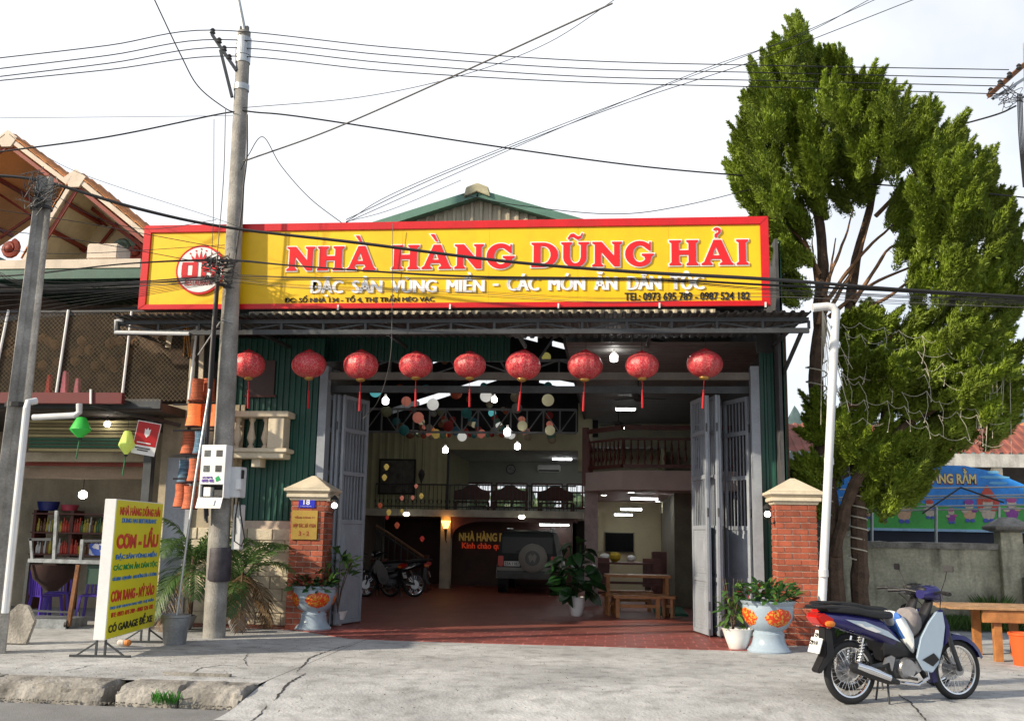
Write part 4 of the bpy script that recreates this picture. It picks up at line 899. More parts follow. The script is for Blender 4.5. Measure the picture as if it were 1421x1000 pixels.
# ceiling fans
for x, y, Y, lb in ((886, 552, 21.5, 'dark ceiling fan near front of grey ceiling'), (858, 588, 26, 'dark ceiling fan above the wooden railing')):
    c = P(x, y, Y); t = thing('ceiling_fan', lb, 'ceiling fan', c, group='ceiling fans'); MB().lathe([(.04, -.08), (.1, -.05), (.1, .04), (.03, .07)], c, 14).build('motor', DKST, t); MB().tube([c + Vector((0, 0, .06)), (c.x, c.y, fz)], .015, 6).build('rod', DKST, t)
    for k in range(3):
        a = k * 2 * PI / 3 + .35; d = Vector((math.cos(a), math.sin(a), 0)); MB().bar(c + d * .1, c + d * .62, .12, .012).build('blade', DKST, t)
# gallery chairs (carved, dark)
def carved(loc, rz, lab, parts=None):
    t = thing('carved_bench', lab, 'bench', loc, rz, 'dark carved wooden seats in the gallery')
    MB().box(-.5, .5, -.25, .25, .25, .3).build('seat', DWOOD, t, local=True)
    MB().prism([(-.55, .33), (.55, .33), (.55, .6), (.3, .66), (.15, .76), (-.15, .76), (-.3, .66), (-.55, .6)], (0, -.25, 0), (1, 0, 0), (0, 0, 1), (0, .05, 0)).build('backrest', DWOOD, t, local=True)
    for sx in (-1, 1):
        for sy in (-1, 1): MB().box(sx * .5 - .03, sx * .5 + .03, sy * .21 - .03, sy * .21 + .03, 0, .28).build('leg', DWOOD, t, local=True)
        MB().bar((sx * .52, -.25, .48), (sx * .52, .25, .48), .05).build('armrest', DWOOD, t, local=True)
    return t
c0_ = carved((X_(655, 700, 30.5), 30.5, gz0), .1, 'dark carved wooden bench in gallery, left of the second window')
copy_tree(c0_, (X_(708, 700, 30.5), 30.5, gz0), .05, 'dark carved wooden bench in gallery, below the clock'); copy_tree(c0_, (X_(772, 700, 30.5), 30.5, gz0), -.1, 'dark carved wooden bench in gallery, rightmost below air conditioner')
# dining table, benches, stools
def slabtable(name, lab, cat, loc, rz, L, Wd, H, leg=.07, grp=None, m_=None):
    m_ = m_ or WOOD; t = thing(name, lab, cat, loc, rz, grp); MB().box(-L / 2, L / 2, -Wd / 2, Wd / 2, H - .05, H).build('top', m_, t, local=True, bevel=.006)
    for sx in (-1, 1):
        for sy in (-1, 1): MB().box(sx * (L / 2 - .08) - leg / 2, sx * (L / 2 - .08) + leg / 2, sy * (Wd / 2 - .06) - leg / 2, sy * (Wd / 2 - .06) + leg / 2, 0, H - .05).build('leg', m_, t, local=True)
    MB().box(-L / 2 + .1, L / 2 - .1, -.02, .02, H * .45, H * .45 + .06).build('stretcher', m_, t, local=True); return t
T1 = G(885, 858); slabtable('dining_table', 'orange wooden dining table between benches in the right room', 'table', (T1.x, 21.2, .012), .04, 1.35, .7, .8)
b1 = slabtable('wooden_bench', 'orange wooden bench before the table, nearest the entrance', 'bench', (T1.x, 20.4, .012), .04, .95, .28, .42, .07, 'orange wooden benches')
copy_tree(b1, (T1.x - .1, 22.2, .012), .04, 'orange wooden bench on the far side of the table')
s1 = slabtable('wooden_stool', 'small wooden stool left of the orange bench', 'stool', (G(848, 852).x, 20.9, .012), .3, .32, .3, .42, .05, 'small wooden stools')
copy_tree(s1, (G(927, 856).x, 20.6, .012), -.2, 'small wooden stool right of the orange bench')
t = slabtable('dining_table', 'dark wooden table with dishes under the television', 'table', (X_(862, 800, 25), 25, .012), 0, 1.5, .8, .95, .07, None, DWOOD)
for k, (dx, s, cc, nm) in enumerate(((-.4, .12, WHT, 'white bowl stack at left end of far table'), (-.15, .14, mat('yellow_flowers', (.5, .35, .02), .7, var=.4, scale=30), 'yellow flower bowl on the far dark table'), (.25, .1, WHT, 'white teapot set at right end of far table'))):
    c = Vector((X_(862, 800, 25) + dx, 25, .962)); tag(MB().lathe([(s * .4, 0), (s, s * .6), (s * 1.05, s * 1.2), (s * .7, s * 1.6), (.01, s * 1.7)], c, 14).build('bowl', cc), nm, 'bowl')
for k, x in enumerate((833, 905)):
    c = slabtable('dining_chair', ['dark wooden chair left of the far table', 'dark wooden cabinet chair right of the far table'][k], 'chair', (X_(x, 800, 24.6), 24.6, .012), 0, .45, .45, .45, .05, 'dark dining chairs', DWOOD)
    MB().box(-.22, .22, .17, .22, .45, 1.05).build('backrest', DWOOD, c, local=True)
tag(MB().box(X_(905, 760, 27), X_(930, 760, 27), 27, 27.6, .012, Z_(910, 765, 27)).build('cabinet', DWOOD, bevel=.02), 'dark wooden cabinet against the right room wall', 'cabinet')
tag(MB().box(X_(905, 830, 23), X_(955, 830, 21), 21, 23.2, .012, .05).build('mat', mat('green_mat', (.01, .12, .06), .8), bevel=.01), 'green floor mat right of the wooden benches', 'mat')
# ================================================================ POTS AND PLANTS
def leafmesh(name, m, L=.2, Wd=.07, fold=.25, curl=.3, n=5):
    vs = []; fs = []
    for i in range(n + 1):
        t = i / n; w = Wd / 2 * math.sin(PI * min(1, t * .93 + .05)) ** .8; x = L * t * (1 - curl * .25 * t); z = -curl * L * t * t
        vs += [(x, -w, z + fold * w), (x, 0, z), (x, w, z + fold * w)]
    for i in range(n):
        a = i * 3; fs += [(a, a + 3, a + 4, a + 1), (a + 1, a + 4, a + 5, a + 2)]
    me = bpy.data.meshes.new(name); me.from_pydata(vs, [], fs); me.materials.append(m); me.polygons.foreach_set('use_smooth', [True] * len(fs)); return me
LG = leafmat('green_leaf', (.055, .14, .03)); LDK = leafmat('dark_green_leaf', (.02, .07, .018), tl=.2, rough=.35); LRR = leafmat('croton_red_leaf', (.22, .03, .03)); LYG = leafmat('bright_leaf', (.13, .26, .05))
BP = mat('pot_blue_glaze', (.32, .40, .48), .25, var=.08, bump=.03); MED = mat('orange_red_medallion', (.62, .05, .01), .35, var=.1, bump=.6, bscale=30, spots=[(.66, (.65, .32, .04))], spotscale=45)
def potrad(z):
    pr = POTP
    for (r0, z0), (r1, z1) in zip(pr, pr[1:]):
        if z0 <= z <= z1 and z1 > z0: return lerp(r0, r1, (z - z0) / (z1 - z0))
    return pr[-1][0]
POTP = [(.30, 0), (.305, .02), (.285, .04), (.275, .06), (.255, .075), (.23, .13), (.215, .2), (.22, .25), (.20, .27), (.20, .29), (.26, .33), (.32, .42), (.35, .52), (.355, .6), (.35, .64), (.375, .665), (.385, .69), (.37, .70)]
def bigpot(lab, loc, rz):
    t = thing('ceramic_planter', lab, 'planter', loc, rz, 'blue ceramic planters with orange dragon medallions')
    MB().lathe([(.01, 0)] + POTP + [(.33, .70), (.33, .62), (.01, .62)], n=48).build('pot', BP, t, local=True, smooth=True)
    MB().lathe([(.01, .63), (.325, .63), (.01, .66)], n=24).build('soil', SOIL, t, local=True)
    for k in range(4):
        a0 = k * PI / 2; vs = []; fs = []; nr, na = 7, 20
        for i in range(nr + 1):
            for j in range(na):
                q = i / nr; th = 2 * PI * j / na; lob = 1 + .06 * math.cos(8 * th) * q; ang = a0 + .62 * q * lob * math.cos(th); z = .48 + .125 * q * lob * math.sin(th)
                r = potrad(z) + .014 * (1 - q ** 3) + .006 * noise.noise(Vector((ang * 14, z * 40, k))) + .002; vs.append((r * math.cos(ang), r * math.sin(ang), z))
        for i in range(nr):
            for j in range(na): fs.append((i * na + j, i * na + (j + 1) % na, (i + 1) * na + (j + 1) % na, (i + 1) * na + j))
        MB().add(vs, fs).build('medallion', MED, t, local=True, smooth=True)
    return t
def fill_leaves(t, n, R0, H, meshes, seed, z0=.64, s=(.7, 1.2), up=.5, nm='leaf'):
    random.seed(seed)
    for i in range(n):
        a = random.uniform(0, 2 * PI); r = R0 * math.sqrt(random.random()); z = z0 + H * random.random() * (1 - .5 * (r / R0) ** 2)
        sc = random.uniform(*s); M_ = Matrix.Translation((r * math.cos(a), r * math.sin(a), z)) @ Matrix.Rotation(a + random.gauss(0, .5), 4, 'Z') @ Matrix.Rotation(-random.gauss(up, .45), 4, 'Y') @ Matrix.Rotation(random.gauss(0, .4), 4, 'X') @ Matrix.Scale(sc, 4)
        put(random.choices([m for m, w in meshes], [w for m, w in meshes])[0], nm, t, M_)
L1 = leafmesh('leaf', LG, .17, .065); L2 = leafmesh('leaf', LDK, .17, .07); L3 = leafmesh('leaf', LRR, .15, .06); L4 = leafmesh('leaf', LYG, .17, .06)
b = G(436, 872); bigpot('blue pedestal planter with orange medallions by the 18 plate pillar', (b.x, b.y - .1, .006), .5)
bq = (b.x, b.y - .1)
t = thing('croton_plant', 'dark green and reddish croton filling the left blue planter', 'plant', (bq[0], bq[1], 0)); fill_leaves(t, 190, .36, .26, [(L2, 6), (L1, 3), (L3, 1.4)], 1)
MB().tube([(.12, 0, .6), (.18, 0, .9), (.16, .02, 1.15)], .012, 6).build('stem', BARK, t, local=True)
t2 = thing('leafy_shrub', 'taller light green shrub behind the left planter croton', 'plant', (bq[0] + .32, bq[1] + .32, 0)); fill_leaves(t2, 85, .28, .45, [(L4, 3), (L1, 3), (L2, 1)], 2, z0=.85, s=(.8, 1.3))
for k in range(6): a = k; MB().tube([(0, 0, .25), (.05 * math.cos(a), .05 * math.sin(a), .6), (.2 * math.cos(a), .2 * math.sin(a), 1.1)], .008, 5).build('stem', BARK, t2, local=True)
def whitepot(lab, loc, s, m_=WHT):
    t = thing('plant_pot', lab, 'plant pot', loc); MB().lathe([(.1 * s, 0), (.12 * s, .02 * s), (.17 * s, .16 * s), (.2 * s, .25 * s), (.215 * s, .27 * s), (.2 * s, .275 * s), (.18 * s, .22 * s), (.01, .22 * s)], n=28).build('pot', m_, t, local=True, smooth=True)
    MB().lathe([(.01, .225 * s), (.182 * s, .225 * s), (.01, .24 * s)], n=16).build('soil', SOIL, t, local=True); return t
b = G(468, 867); whitepot('small white bowl pot tucked beside the left blue planter', (b.x, b.y - .1, .006), .9)
b = G(1068, 904); o = bigpot('blue pedestal planter with orange medallions by the sunlit pillar', (b.x, b.y + .05, .0), .35); o.scale = (1.02, 1.02, 1.02)
t = thing('croton_plant', 'bright green croton filling the right blue planter', 'plant', (b.x, b.y + .05, 0)); fill_leaves(t, 190, .40, .3, [(L2, 3), (L1, 5), (L4, 2), (L3, .7)], 5, z0=.7)
t2 = thing('trailing_plant', 'pale green trailing plant beside the right folding gate', 'plant', (b.x - .48, b.y + .25, 0)); fill_leaves(t2, 95, .2, .75, [(L4, 3), (L1, 3)], 6, z0=.3, up=-.2, s=(.6, 1))
for k in range(5): a = k * 1.3; MB().tube([(0, 0, .2), (.06 * math.cos(a), .06 * math.sin(a), .6), (.15 * math.cos(a), .15 * math.sin(a), 1.0)], .007, 5).build('stem', BARK, t2, local=True)
whitepot('white bowl pot left of the right blue planter', (b.x - .42, b.y + .2, .0), 1.1)
# indoor plant
b = G(800, 855); t = whitepot('white cylinder pot of the large plant inside entrance', (b.x, b.y, .012), 1.0)
for c in kids(t): c.scale = (.95, .95, 1.35)
t = thing('broad_leaf_plant', 'tall dark broad leaf plant inside the entrance near the vehicle', 'plant', (b.x, b.y, 0)); LB = leafmesh('leaf', LDK, .34, .22, .15, .6, 6)
fill_leaves(t, 95, .36, 1.15, [(LB, 1)], 8, z0=.42, s=(.6, 1.1), up=.1)
for k in range(5): a = k * 1.3; MB().tube([(0, 0, .3), (.06 * math.cos(a), .06 * math.sin(a), .8), (.18 * math.cos(a), .18 * math.sin(a), 1.4)], .012, 5).build('stem', LDK, t, local=True)
# palms
PALM = leafmat('palm_leaflets', (.07, .14, .035), rnd=.15); PALD = leafmat('dead_palm_leaflets', (.16, .10, .05), rnd=.1)
def frond(t, base, az, el, L, droop, m_, seed):
    random.seed(seed); pts = []; d = Vector((math.cos(az) * math.cos(el), math.sin(az) * math.cos(el), math.sin(el))); p = Vector(base); n = 22; st = L / n
    for i in range(n + 1): pts.append(p.copy()); p = p + d * st; d = (d - Vector((0, 0, droop * st * (1 + i / n)))).normalized()
    m = MB(); m.tube(pts, [.012 * (1 - .8 * i / n) for i in range(n + 1)], 5)
    for i in range(3, n + 1):
        ax = (pts[i] - pts[i - 1]).normalized(); sd = ax.cross(Vector((0, 0, 1))); sd = sd.normalized() if sd.length > .1 else Vector((1, 0, 0))
        for s in (-1, 1):
            for h in (0, .5):
                ll = L * .34 * math.sin(PI * (.12 + .8 * i / n)) * random.uniform(.8, 1.1); b = pts[i] - ax * st * h
                dd = (sd * s * .8 + ax * .65 + Vector((0, 0, random.uniform(-.35, .15)))).normalized(); tip = b + dd * ll - Vector((0, 0, ll * .25)); mid = b + dd * ll * .5; w = ax.cross(dd).normalized().cross(dd) * .011
                m.add([b - w * .5, b + w * .5, mid + w, tip, mid - w], [(0, 1, 2, 4), (4, 2, 3)])
    m.build('frond', m_, t, smooth=False)
def palm(lab, loc, h, n, L, seed, dead=2):
    loc = Vector(loc); t = thing('palm', lab, 'palm', loc, group='potted feather palms by the pole'); MB().tube([loc, loc + Vector((.02, 0, h * .6)), loc + Vector((0, 0, h))], [.05, .04, .03], 8).build('trunk', BARK, t)
    for i in range(n + dead):
        random.seed(seed * 50 + i); dd = i >= n
        frond(t, loc + Vector((0, 0, h * random.uniform(.75, 1))), i * 2.4 + random.uniform(-.3, .3), random.uniform(.1, 1.25) if not dd else -.3, L * random.uniform(.75, 1.1), random.uniform(.8, 1.7) if not dd else 1.6, PALD if dd else PALM, seed * 50 + i)
palm('feather palm with drooping fronds between yellow board and pole', (X_(262, 860, 15.9), 15.9, .0), 1.15, 15, 1.15, 1, 3)
palm('feather palm right of the concrete pole by stone plinth', (X_(332, 860, 15.7), 15.7, 0), .95, 10, 1.05, 2, 2)
for x, Y, lb in ((330, 15.6, 'grey pot at foot of the palm behind the pole'), (258, 15.8, 'grey pot of the palm behind the yellow board')): whitepot(lb, (X_(x, 860, Y), Y, .005), .8, mat('grey_pot', (.3, .3, .32), .6))
# bucket with thin pole
b = G(242, 893); t = thing('metal_bucket', 'grey metal bucket holding a thin tilted pipe beside the pole', 'bucket', b)
MB().lathe([(.01, .0), (.15, 0), (.155, .02), (.185, .36), (.2, .37), (.2, .4), (.185, .405), (.175, .35), (.01, .35)], n=30).build('pail', mat('dull_zinc', (.28, .29, .30), .55, .4, var=.25, bump=.1, dirt=.2), t, local=True, smooth=True)
MB().lathe([(.01, .355), (.176, .355), (.01, .37)], n=16).build('soil', SOIL, t, local=True)
tp = P(291, 540, b.y + .35); tag(MB().tube([b + Vector((.0, 0, .36)), P(258, 760, b.y + .1), P(272, 660, b.y + .2), tp], .018, 8).build('thin_pipe', GALV), 'thin grey pipe standing in the zinc bucket and leaning on cables', 'pipe')

# ================================================================ YELLOW BOARD
YB = mat('yellow_sign_vinyl', (.72, .66, .01), .5, var=.03, bump=0)
n0 = P(146, 888, 12.15); n1 = P(214, 863, 14.0); h0 = P(168, 692, 12.15).z; d = Vector((n1.x - n0.x, n1.y - n0.y, 0)); Lb = d.length; az = math.atan2(d.y, d.x)
bot = n0.z; Hb = h0 - bot
ys = thing('street_sign_board', 'tall yellow standing menu board with white edge on steel feet', 'sign board', (n0.x, n0.y, 0), az)
TH = .15   # local: x along board, -y faces the entrance
MB().box(0, Lb, .004, TH, bot, bot + Hb).build('box', WHT, ys, local=True, bevel=.006)
MB().box(.012, Lb - .012, -.004, .003, bot + .012, bot + Hb - .012).build('sheet', YB, ys, local=True)
def yl(s, q0, q1, z0, z1, m, bold=.02): text(s, (Lb * q0, -.0045, bot + Hb * z0), (1, 0, 0), (0, 0, 1), Lb * (q1 - q0), Hb * (z1 - z0), m, ys, 'lettering', bold, .004, (0, -1, 0), local=True)
for a in (('NHÀ HÀNG DŨNG HẢI', .07, .93, .885, .965, REDPR, .03), ('DUNG HAI RESTAURANT', .12, .86, .83, .865, BLUEP, .03), ('CƠM - LẨU', .05, .93, .64, .80, REDPR, .05), ('ĐẶC SẢN VÙNG MIỀN', .05, .92, .555, .615, BLUEP, .03), ('CÁC MÓN ĂN DÂN TỘC', .03, .95, .475, .535, GREENP, .03),
          ('GÀ ĐEN - LỢN BẢN - RAU RỪNG CẢI - CÁ SÔNG', .03, .95, .405, .445, BLUEP, .03), ('CƠM RANG - MỲ XÀO', .03, .93, .26, .365, REDPR, .035), ('FREE SHIP NHANH KHU VỰC THỊ TRẤN', .03, .93, .205, .24, BLUEP, .02), ('ĐT: 0973 695 789 - 0987 524 182', .06, .93, .15, .185, REDPR, .02), ('CÓ GARAGE ĐỂ XE', .03, .93, .045, .13, BLKP, .03)): yl(*a[:6], bold=a[6])
for x in (.08, Lb - .12):
    m = MB(); 
    for y in (.02, TH - .02): m.bar((x, y, bot), (x, y, .02), .025)
    m.bar((x, -.3, .015), (x, TH + .3, .015), .03); m.bar((x, -.22, .02), (x, .02, bot * .85), .02); m.bar((x, TH + .22, .02), (x, TH - .02, bot * .85), .02); m.build('foot', STEEL, ys, local=True)

# ================================================================ UTILITY POLES
PB = G(297, 884); PT = P(339, 45, PB.y + .1)
up = thing('utility_pole', 'tall round concrete utility pole in front of signboard', 'utility pole', PB)
MB().tube([PB - Vector((0, 0, .1)), PB.lerp(PT, .25), PB.lerp(PT, .6), PT], [.165, .155, .13, .105], 28).build('shaft', POLEC, up, smooth=True)
pj = lambda y: PB.lerp(PT, (884 - y) / 839.)
m = MB(); q = pj(135); m.tube([q, q + Vector((0, 0, .1))], .125, 20); q = pj(93); m.tube([q, q + Vector((0, 0, .12))], .122, 20); m.build('steel_band', GALV, up)
q0, q1 = pj(82), pj(55); MB().tube([q0, q1], [.128, .125], 20).build('metal_sleeve', GALV, up)
MB().tube([pj(60), pj(42), P(331, 0, PB.y), P(315, -60, PB.y - .5)], [.035, .035, .03, .03], 8).build('lamp_arm', GALV, up)
MB().box(PT.x - .07, PT.x - .03, PT.y - .03, PT.y + .03, PT.z - .1, PT.z + .1).build('top_fitting', DKST, up); MB().box(PT.x + .03, PT.x + .07, PT.y - .03, PT.y + .03, PT.z - .1, PT.z + .1).build('top_fitting', DKST, up)
ca = P(294, 48, PB.y - .1); cb = P(328, 98, PB.y); cc_ = P(322, 135, PB.y)
MB().bar(ca, cb, .05).build('crossarm', STEEL, up); MB().bar(P(306, 70, PB.y - .05), cc_, .05).build('crossarm_brace', STEEL, up)
INS = [P(295, 46, PB.y - .1), P(304, 59, PB.y - .08), P(311, 70, PB.y - .05), P(318, 82, PB.y - .03)]
for q in INS: MB().lathe([(.03, -.02), (.05, 0), (.03, .03), (.045, .05), (.02, .08)], q, 10).build('insulator', DKST, up)
MB().lathe([(.165, .72), (.175, .75), (.172, 1.2), (.163, 1.22)], PB + Vector((.012, 0, .1)), 24).build('dark_wrap', mat('dark_wrap', (.04, .035, .045), .6, var=.4, scale=10, bump=.3), up)
m = MB(); q = pj(472); m.tube([q + Vector((.11 * math.cos(a), .11 * math.sin(a) - .04, .02 * math.sin(a * 2))) for a in [2 * PI * k / 20 for k in range(20)]], .012, 5, closed=True); m.tube([q + Vector((-.13, -.08, 0)), P(275, 492, PB.y + .3)], .012, 5); m.build('strap', GALV, up)
# left pole (square, tapered, ribbed)
b0 = G(-13, 905); t0 = P(62, 246, b0.y)
lp = thing('square_concrete_pole', 'weathered square concrete pole at the far left with pipe beside it', 'utility pole', b0)
def sq(c, w): return [(c.x - w, c.y - w, c.z), (c.x - w * .35, c.y - w, c.z), (c.x - w * .25, c.y - w * .8, c.z), (c.x + w * .25, c.y - w * .8, c.z), (c.x + w * .35, c.y - w, c.z), (c.x + w, c.y - w, c.z), (c.x + w, c.y + w, c.z), (c.x - w, c.y + w, c.z)]
MB().rings([sq(b0.lerp(t0, t), lerp(.17, .105, t)) for t in (0, .3, .6, 1)]).xf(Matrix.Translation(b0) @ Matrix.Rotation(R(30), 4, 'Z') @ Matrix.Translation(-b0)).build('shaft', POLEC, lp, bevel=.006, seg=1)
q = b0.lerp(t0, .93); MB().lathe([(.15, -.02), (.15, .02)], q, 12).build('wire_band', DKST, lp); q = b0.lerp(t0, .47 ); MB().lathe([(.17, -.03), (.17, .03)], b0.lerp(t0, .5), 12).build('black_band', BLK, lp)
random.seed(4); m = MB()
for i in range(26):
    c = P(random.uniform(38, 66), random.uniform(245, 290), b0.y - .15); m.tube([c + Vector((random.uniform(-.2, .2), random.uniform(-.05, .05), random.uniform(-.18, .2))) for k in range(5)], .005, 4)
m.build('tangled_wire', DKST, lp)
tag(MB().tube([P(7, 850, b0.y - .22), P(37, 566, b0.y - .22), P(39, 558, b0.y - .2), P(50, 556, b0.y - .1)], .045, 14).build('drain_pipe', PVC), 'grey plastic drain pipe strapped to the square concrete pole', 'drain pipe')
tag(MB().tube([P(46, 579, 15.2), P(104, 576, 15.2), P(110, 572, 15.2), P(110, 560, 15.2)], .05, 14).build('drain_pipe', PVC), 'short bent plastic pipe under the red fascia', 'drain pipe')
# meter boxes
def mbox(name, lab, cat, x0, x1, y0, y1, Y, dep, rz=-.12):
    a = P(x0, y1, Y); b = P(x1, y0, Y); t = thing(name, lab, cat, ((a.x + b.x) / 2, Y, a.z), rz); w = (b.x - a.x) / 2; h = b.z - a.z; return t, w, h
MW = mat('meter_box_white', (.72, .74, .76), .4, var=.05, bump=.02); GLS = mat('dim_glass', (.12, .13, .13), .1, var=.3, scale=30)
t, w, h = mbox('electric_meter_box', 'white steel electricity meter box with open lower flap on pole', 'meter box', 274, 316, 617, 690, PB.y - .35, .2)
MB().box(-w, w * .98, 0, .2, h * .25, h).build('case', MW, t, local=True, bevel=.006); MB().box(-w, -w + .02, 0, .2, 0, h * .249).build('side_plate', MW, t, local=True); MB().box(w * .9, w * .98, 0, .2, 0, h * .249).build('side_plate', MW, t, local=True); MB().box(-w + .02, w * .9, .15, .2, 0, h * .249).build('back_plate', BLK, t, local=True)
MB().box(-w + .06, -.03, .03, .14, .02, h * .2).build('breaker', WHT, t, local=True, bevel=.004); MB().box(.02, w * .8, .05, .14, .02, h * .15).build('breaker', DKST, t, local=True, bevel=.004)
for sx in (-.5, .45):
    for z in (.84, .55): MB().box(sx * w - .05, sx * w + .05, -.006, -.0005, h * z - .05, h * z + .045).build('meter_window', GLS if sx < 0 else DKST, t, local=True)
text('HTX VIETTEL', (-w * .75, -.004, h * .36), (1, 0, 0), (0, 0, 1), w * .8, .03, mat('purple_print', (.12, .03, .4), .5, var=0, bump=0), t, depth=.003, nrm=(0, -1, 0), local=True); text('0973 402', (-w * .8, -.004, h * .29), (1, 0, 0), (0, 0, 1), w * .95, .045, mat('purple_print'), t, depth=.003, nrm=(0, -1, 0), local=True, bold=.03)
MB().prism([(0, 0), (.07, .03), (.03, .09), (-.02, .06)], (w * .35, -.004, h * .3), (1, 0, 0), (0, 0, 1), (0, -.003, 0)).build('leaf_mark', GREENP, t, local=True)
fl = MB().box(-w, w * .98, -.012, 0, -.17, 0).xf(Matrix.Rotation(-.35, 4, 'X')).build('flap', MW, t, local=True, bevel=.003)
MB().box(-.02, .09, -.03, -.0125, -.13, -.04).xf(Matrix.Rotation(-.35, 4, 'X')).build('catch', MW, fl, local=True)
t, w, h = mbox('switch_box', 'small grey plastic switch box on right side of the pole', 'switch box', 320, 341, 648, 690, PB.y - .12, .15)
MB().box(-w, w * .7, -.08, .12, 0, h).build('case', PVC, t, local=True, bevel=.01); MB().box(w * .2, w, -.12, -.05, h * .25, h * .6).build('lever', MW, t, local=True, bevel=.01); MB().box(w * .35, w * .9, -.06, 0, h * .62, h * .9).build('window', BLK, t, local=True)
c = P(331, 690, PB.y - .1); tag(MB().tube([c, c + Vector((-.03, 0, -.3)), c + Vector((-.02, 0, -.65)), c + Vector((.09, 0, -.72)), c + Vector((.13, 0, -.6)), c + Vector((.05, 0, -.25)), c + Vector((.015, 0, 0))], .012, 8).build('cable_loop', BLK), 'black cable loop dangling below the grey switch box', 'cable')
a = P(321, 762, PB.y); b = P(337, 700, PB.y); tag(MB().box(a.x, b.x, PB.y - .02, PB.y + .12, a.z, b.z).build('cable_sleeve', PVC, bevel=.008), 'pale grey plastic cable sleeve on pole below switch box', 'cable sleeve')

# ================================================================ WIRES
def spline(pts, n=8):
    pts = [Vector(p) for p in pts]
    if len(pts) < 3: return [pts[0].lerp(pts[-1], i / (n * 2)) for i in range(n * 2 + 1)]
    q = [pts[0] * 2 - pts[1]] + pts + [pts[-1] * 2 - pts[-2]]; out = []
    for i in range(1, len(q) - 2):
        for k in range(n):
            t = k / n; a, b, c, d = q[i - 1], q[i], q[i + 1], q[i + 2]; out.append(.5 * ((2 * b) + (c - a) * t + (2 * a - 5 * b + 4 * c - d) * t * t + (3 * b - a - 3 * c + d) * t ** 3))
    return out + [pts[-1]]
WB = mat('black_cable', (.018, .018, .02), .5, var=0, bump=0); WG = mat('grey_cable', (.12, .115, .11), .6, var=0, bump=0)
def wire(lab, pts, r=.009, m=None, grp='overhead cables', cat='cable', nm='overhead_cable'):
    o = MB().tube(spline([P(*p) for p in pts]), r, 5).build(nm, m or WB, smooth=True); tag(o, lab, cat, grp); return o
py_ = PB.y
for i, (yl_, yr_, w_) in enumerate(((82, 97, 'topmost'), (97, 109, 'second'), (108, 120, 'third'), (113, 131, 'lowest'))):
    o = MB().tube(spline([P(0 - 30, yl_ + 2, 13.5), P(150, lerp(yl_, [48, 61, 72, 84][i], .55), 14.), INS[i] + Vector((0, 0, .05)), P(540, 66 + i * 11, 15), P(800, [84, 95, 106, 114][i], 15.5), P(1060, [91, 101, 112, 121][i], 16), P(1400, yr_, 16.5)]), .009, 5).build('power_line', WB, smooth=True)
    tag(o, f'{w_} of the four parallel power lines crossing from the crossarm', 'cable', 'four parallel power lines')
Yc = 14.35
def bundle(lab, pts, n, sp, r, seed, nm='cable_bundle'):
    random.seed(seed); t = thing(nm, lab, 'cable bundle', P(*pts[len(pts) // 2]), group='cable bundles across the signboard'); 
    for i in range(n):
        a, b = random.uniform(-sp, sp), random.uniform(-sp, sp); pp = [P(x, y, Y) + Vector((0, a * random.uniform(.5, 1.2), b * random.uniform(.4, 1.3))) for x, y, Y in pts]
        MB().tube(spline(pp), r * random.uniform(.6, 1.3), 5).build('cable', WB if random.random() < .8 else WG, t, smooth=True)
bundle('thick upper cable bundle slanting down across the red letters', [(-20, 243, 13.6), (60, 252, 13.7), (190, 290, 14.), (315, 316, Yc), (500, 338, 14.3), (700, 363, 14.3), (880, 378, 14.3), (1060, 388, 14.3), (1250, 402, 14.4), (1440, 414, 14.5)], 6, .02, .014, 1)
bundle('middle cable bundle from the emblem across the white lettering', [(-20, 385, 13.7), (50, 380, 13.7), (180, 366, 14), (312, 362, Yc), (420, 370, 14.3), (640, 384, 14.35), (900, 388, 14.4), (1060, 396, 14.4), (1250, 405, 14.4), (1440, 417, 14.5)], 4, .02, .007, 2)
bundle('lower cable bundle running level below the white lettering', [(-20, 372, 13.7), (50, 396, 13.7), (180, 392, 14), (312, 384, Yc), (420, 386, 14.3), (640, 387, 14.35), (900, 390, 14.4), (1060, 401, 14.4), (1250, 412, 14.4), (1440, 420, 14.5)], 3, .025, .006, 3)
bundle('loose thin cable bundle sagging across the signboard bottom', [(-20, 400, 13.7), (100, 398, 13.9), (230, 392, 14), (312, 386, Yc), (420, 397, 14.3), (640, 405, 14.35), (850, 415, 14.4), (1060, 408, 14.4), (1250, 418, 14.4), (1440, 424, 14.5)], 4, .05, .0035, 4)
bundle('thick hanging cable bundle down left side of the pole', [(303, 375, py_ - .2), (299, 430, py_ - .2), (294, 500, py_ - .2), (289, 580, py_ - .2), (284, 650, py_ - .2), (286, 720, py_ - .2)], 24, .06, .013, 5)
bundle('black cable bundle clinging to right side of the pole', [(343, 160, py_ - .12), (343, 215, py_ - .15), (338, 260, py_ - .15), (335, 300, py_ - .15), (322, 390, py_ - .17)], 7, .03, .006, 6)
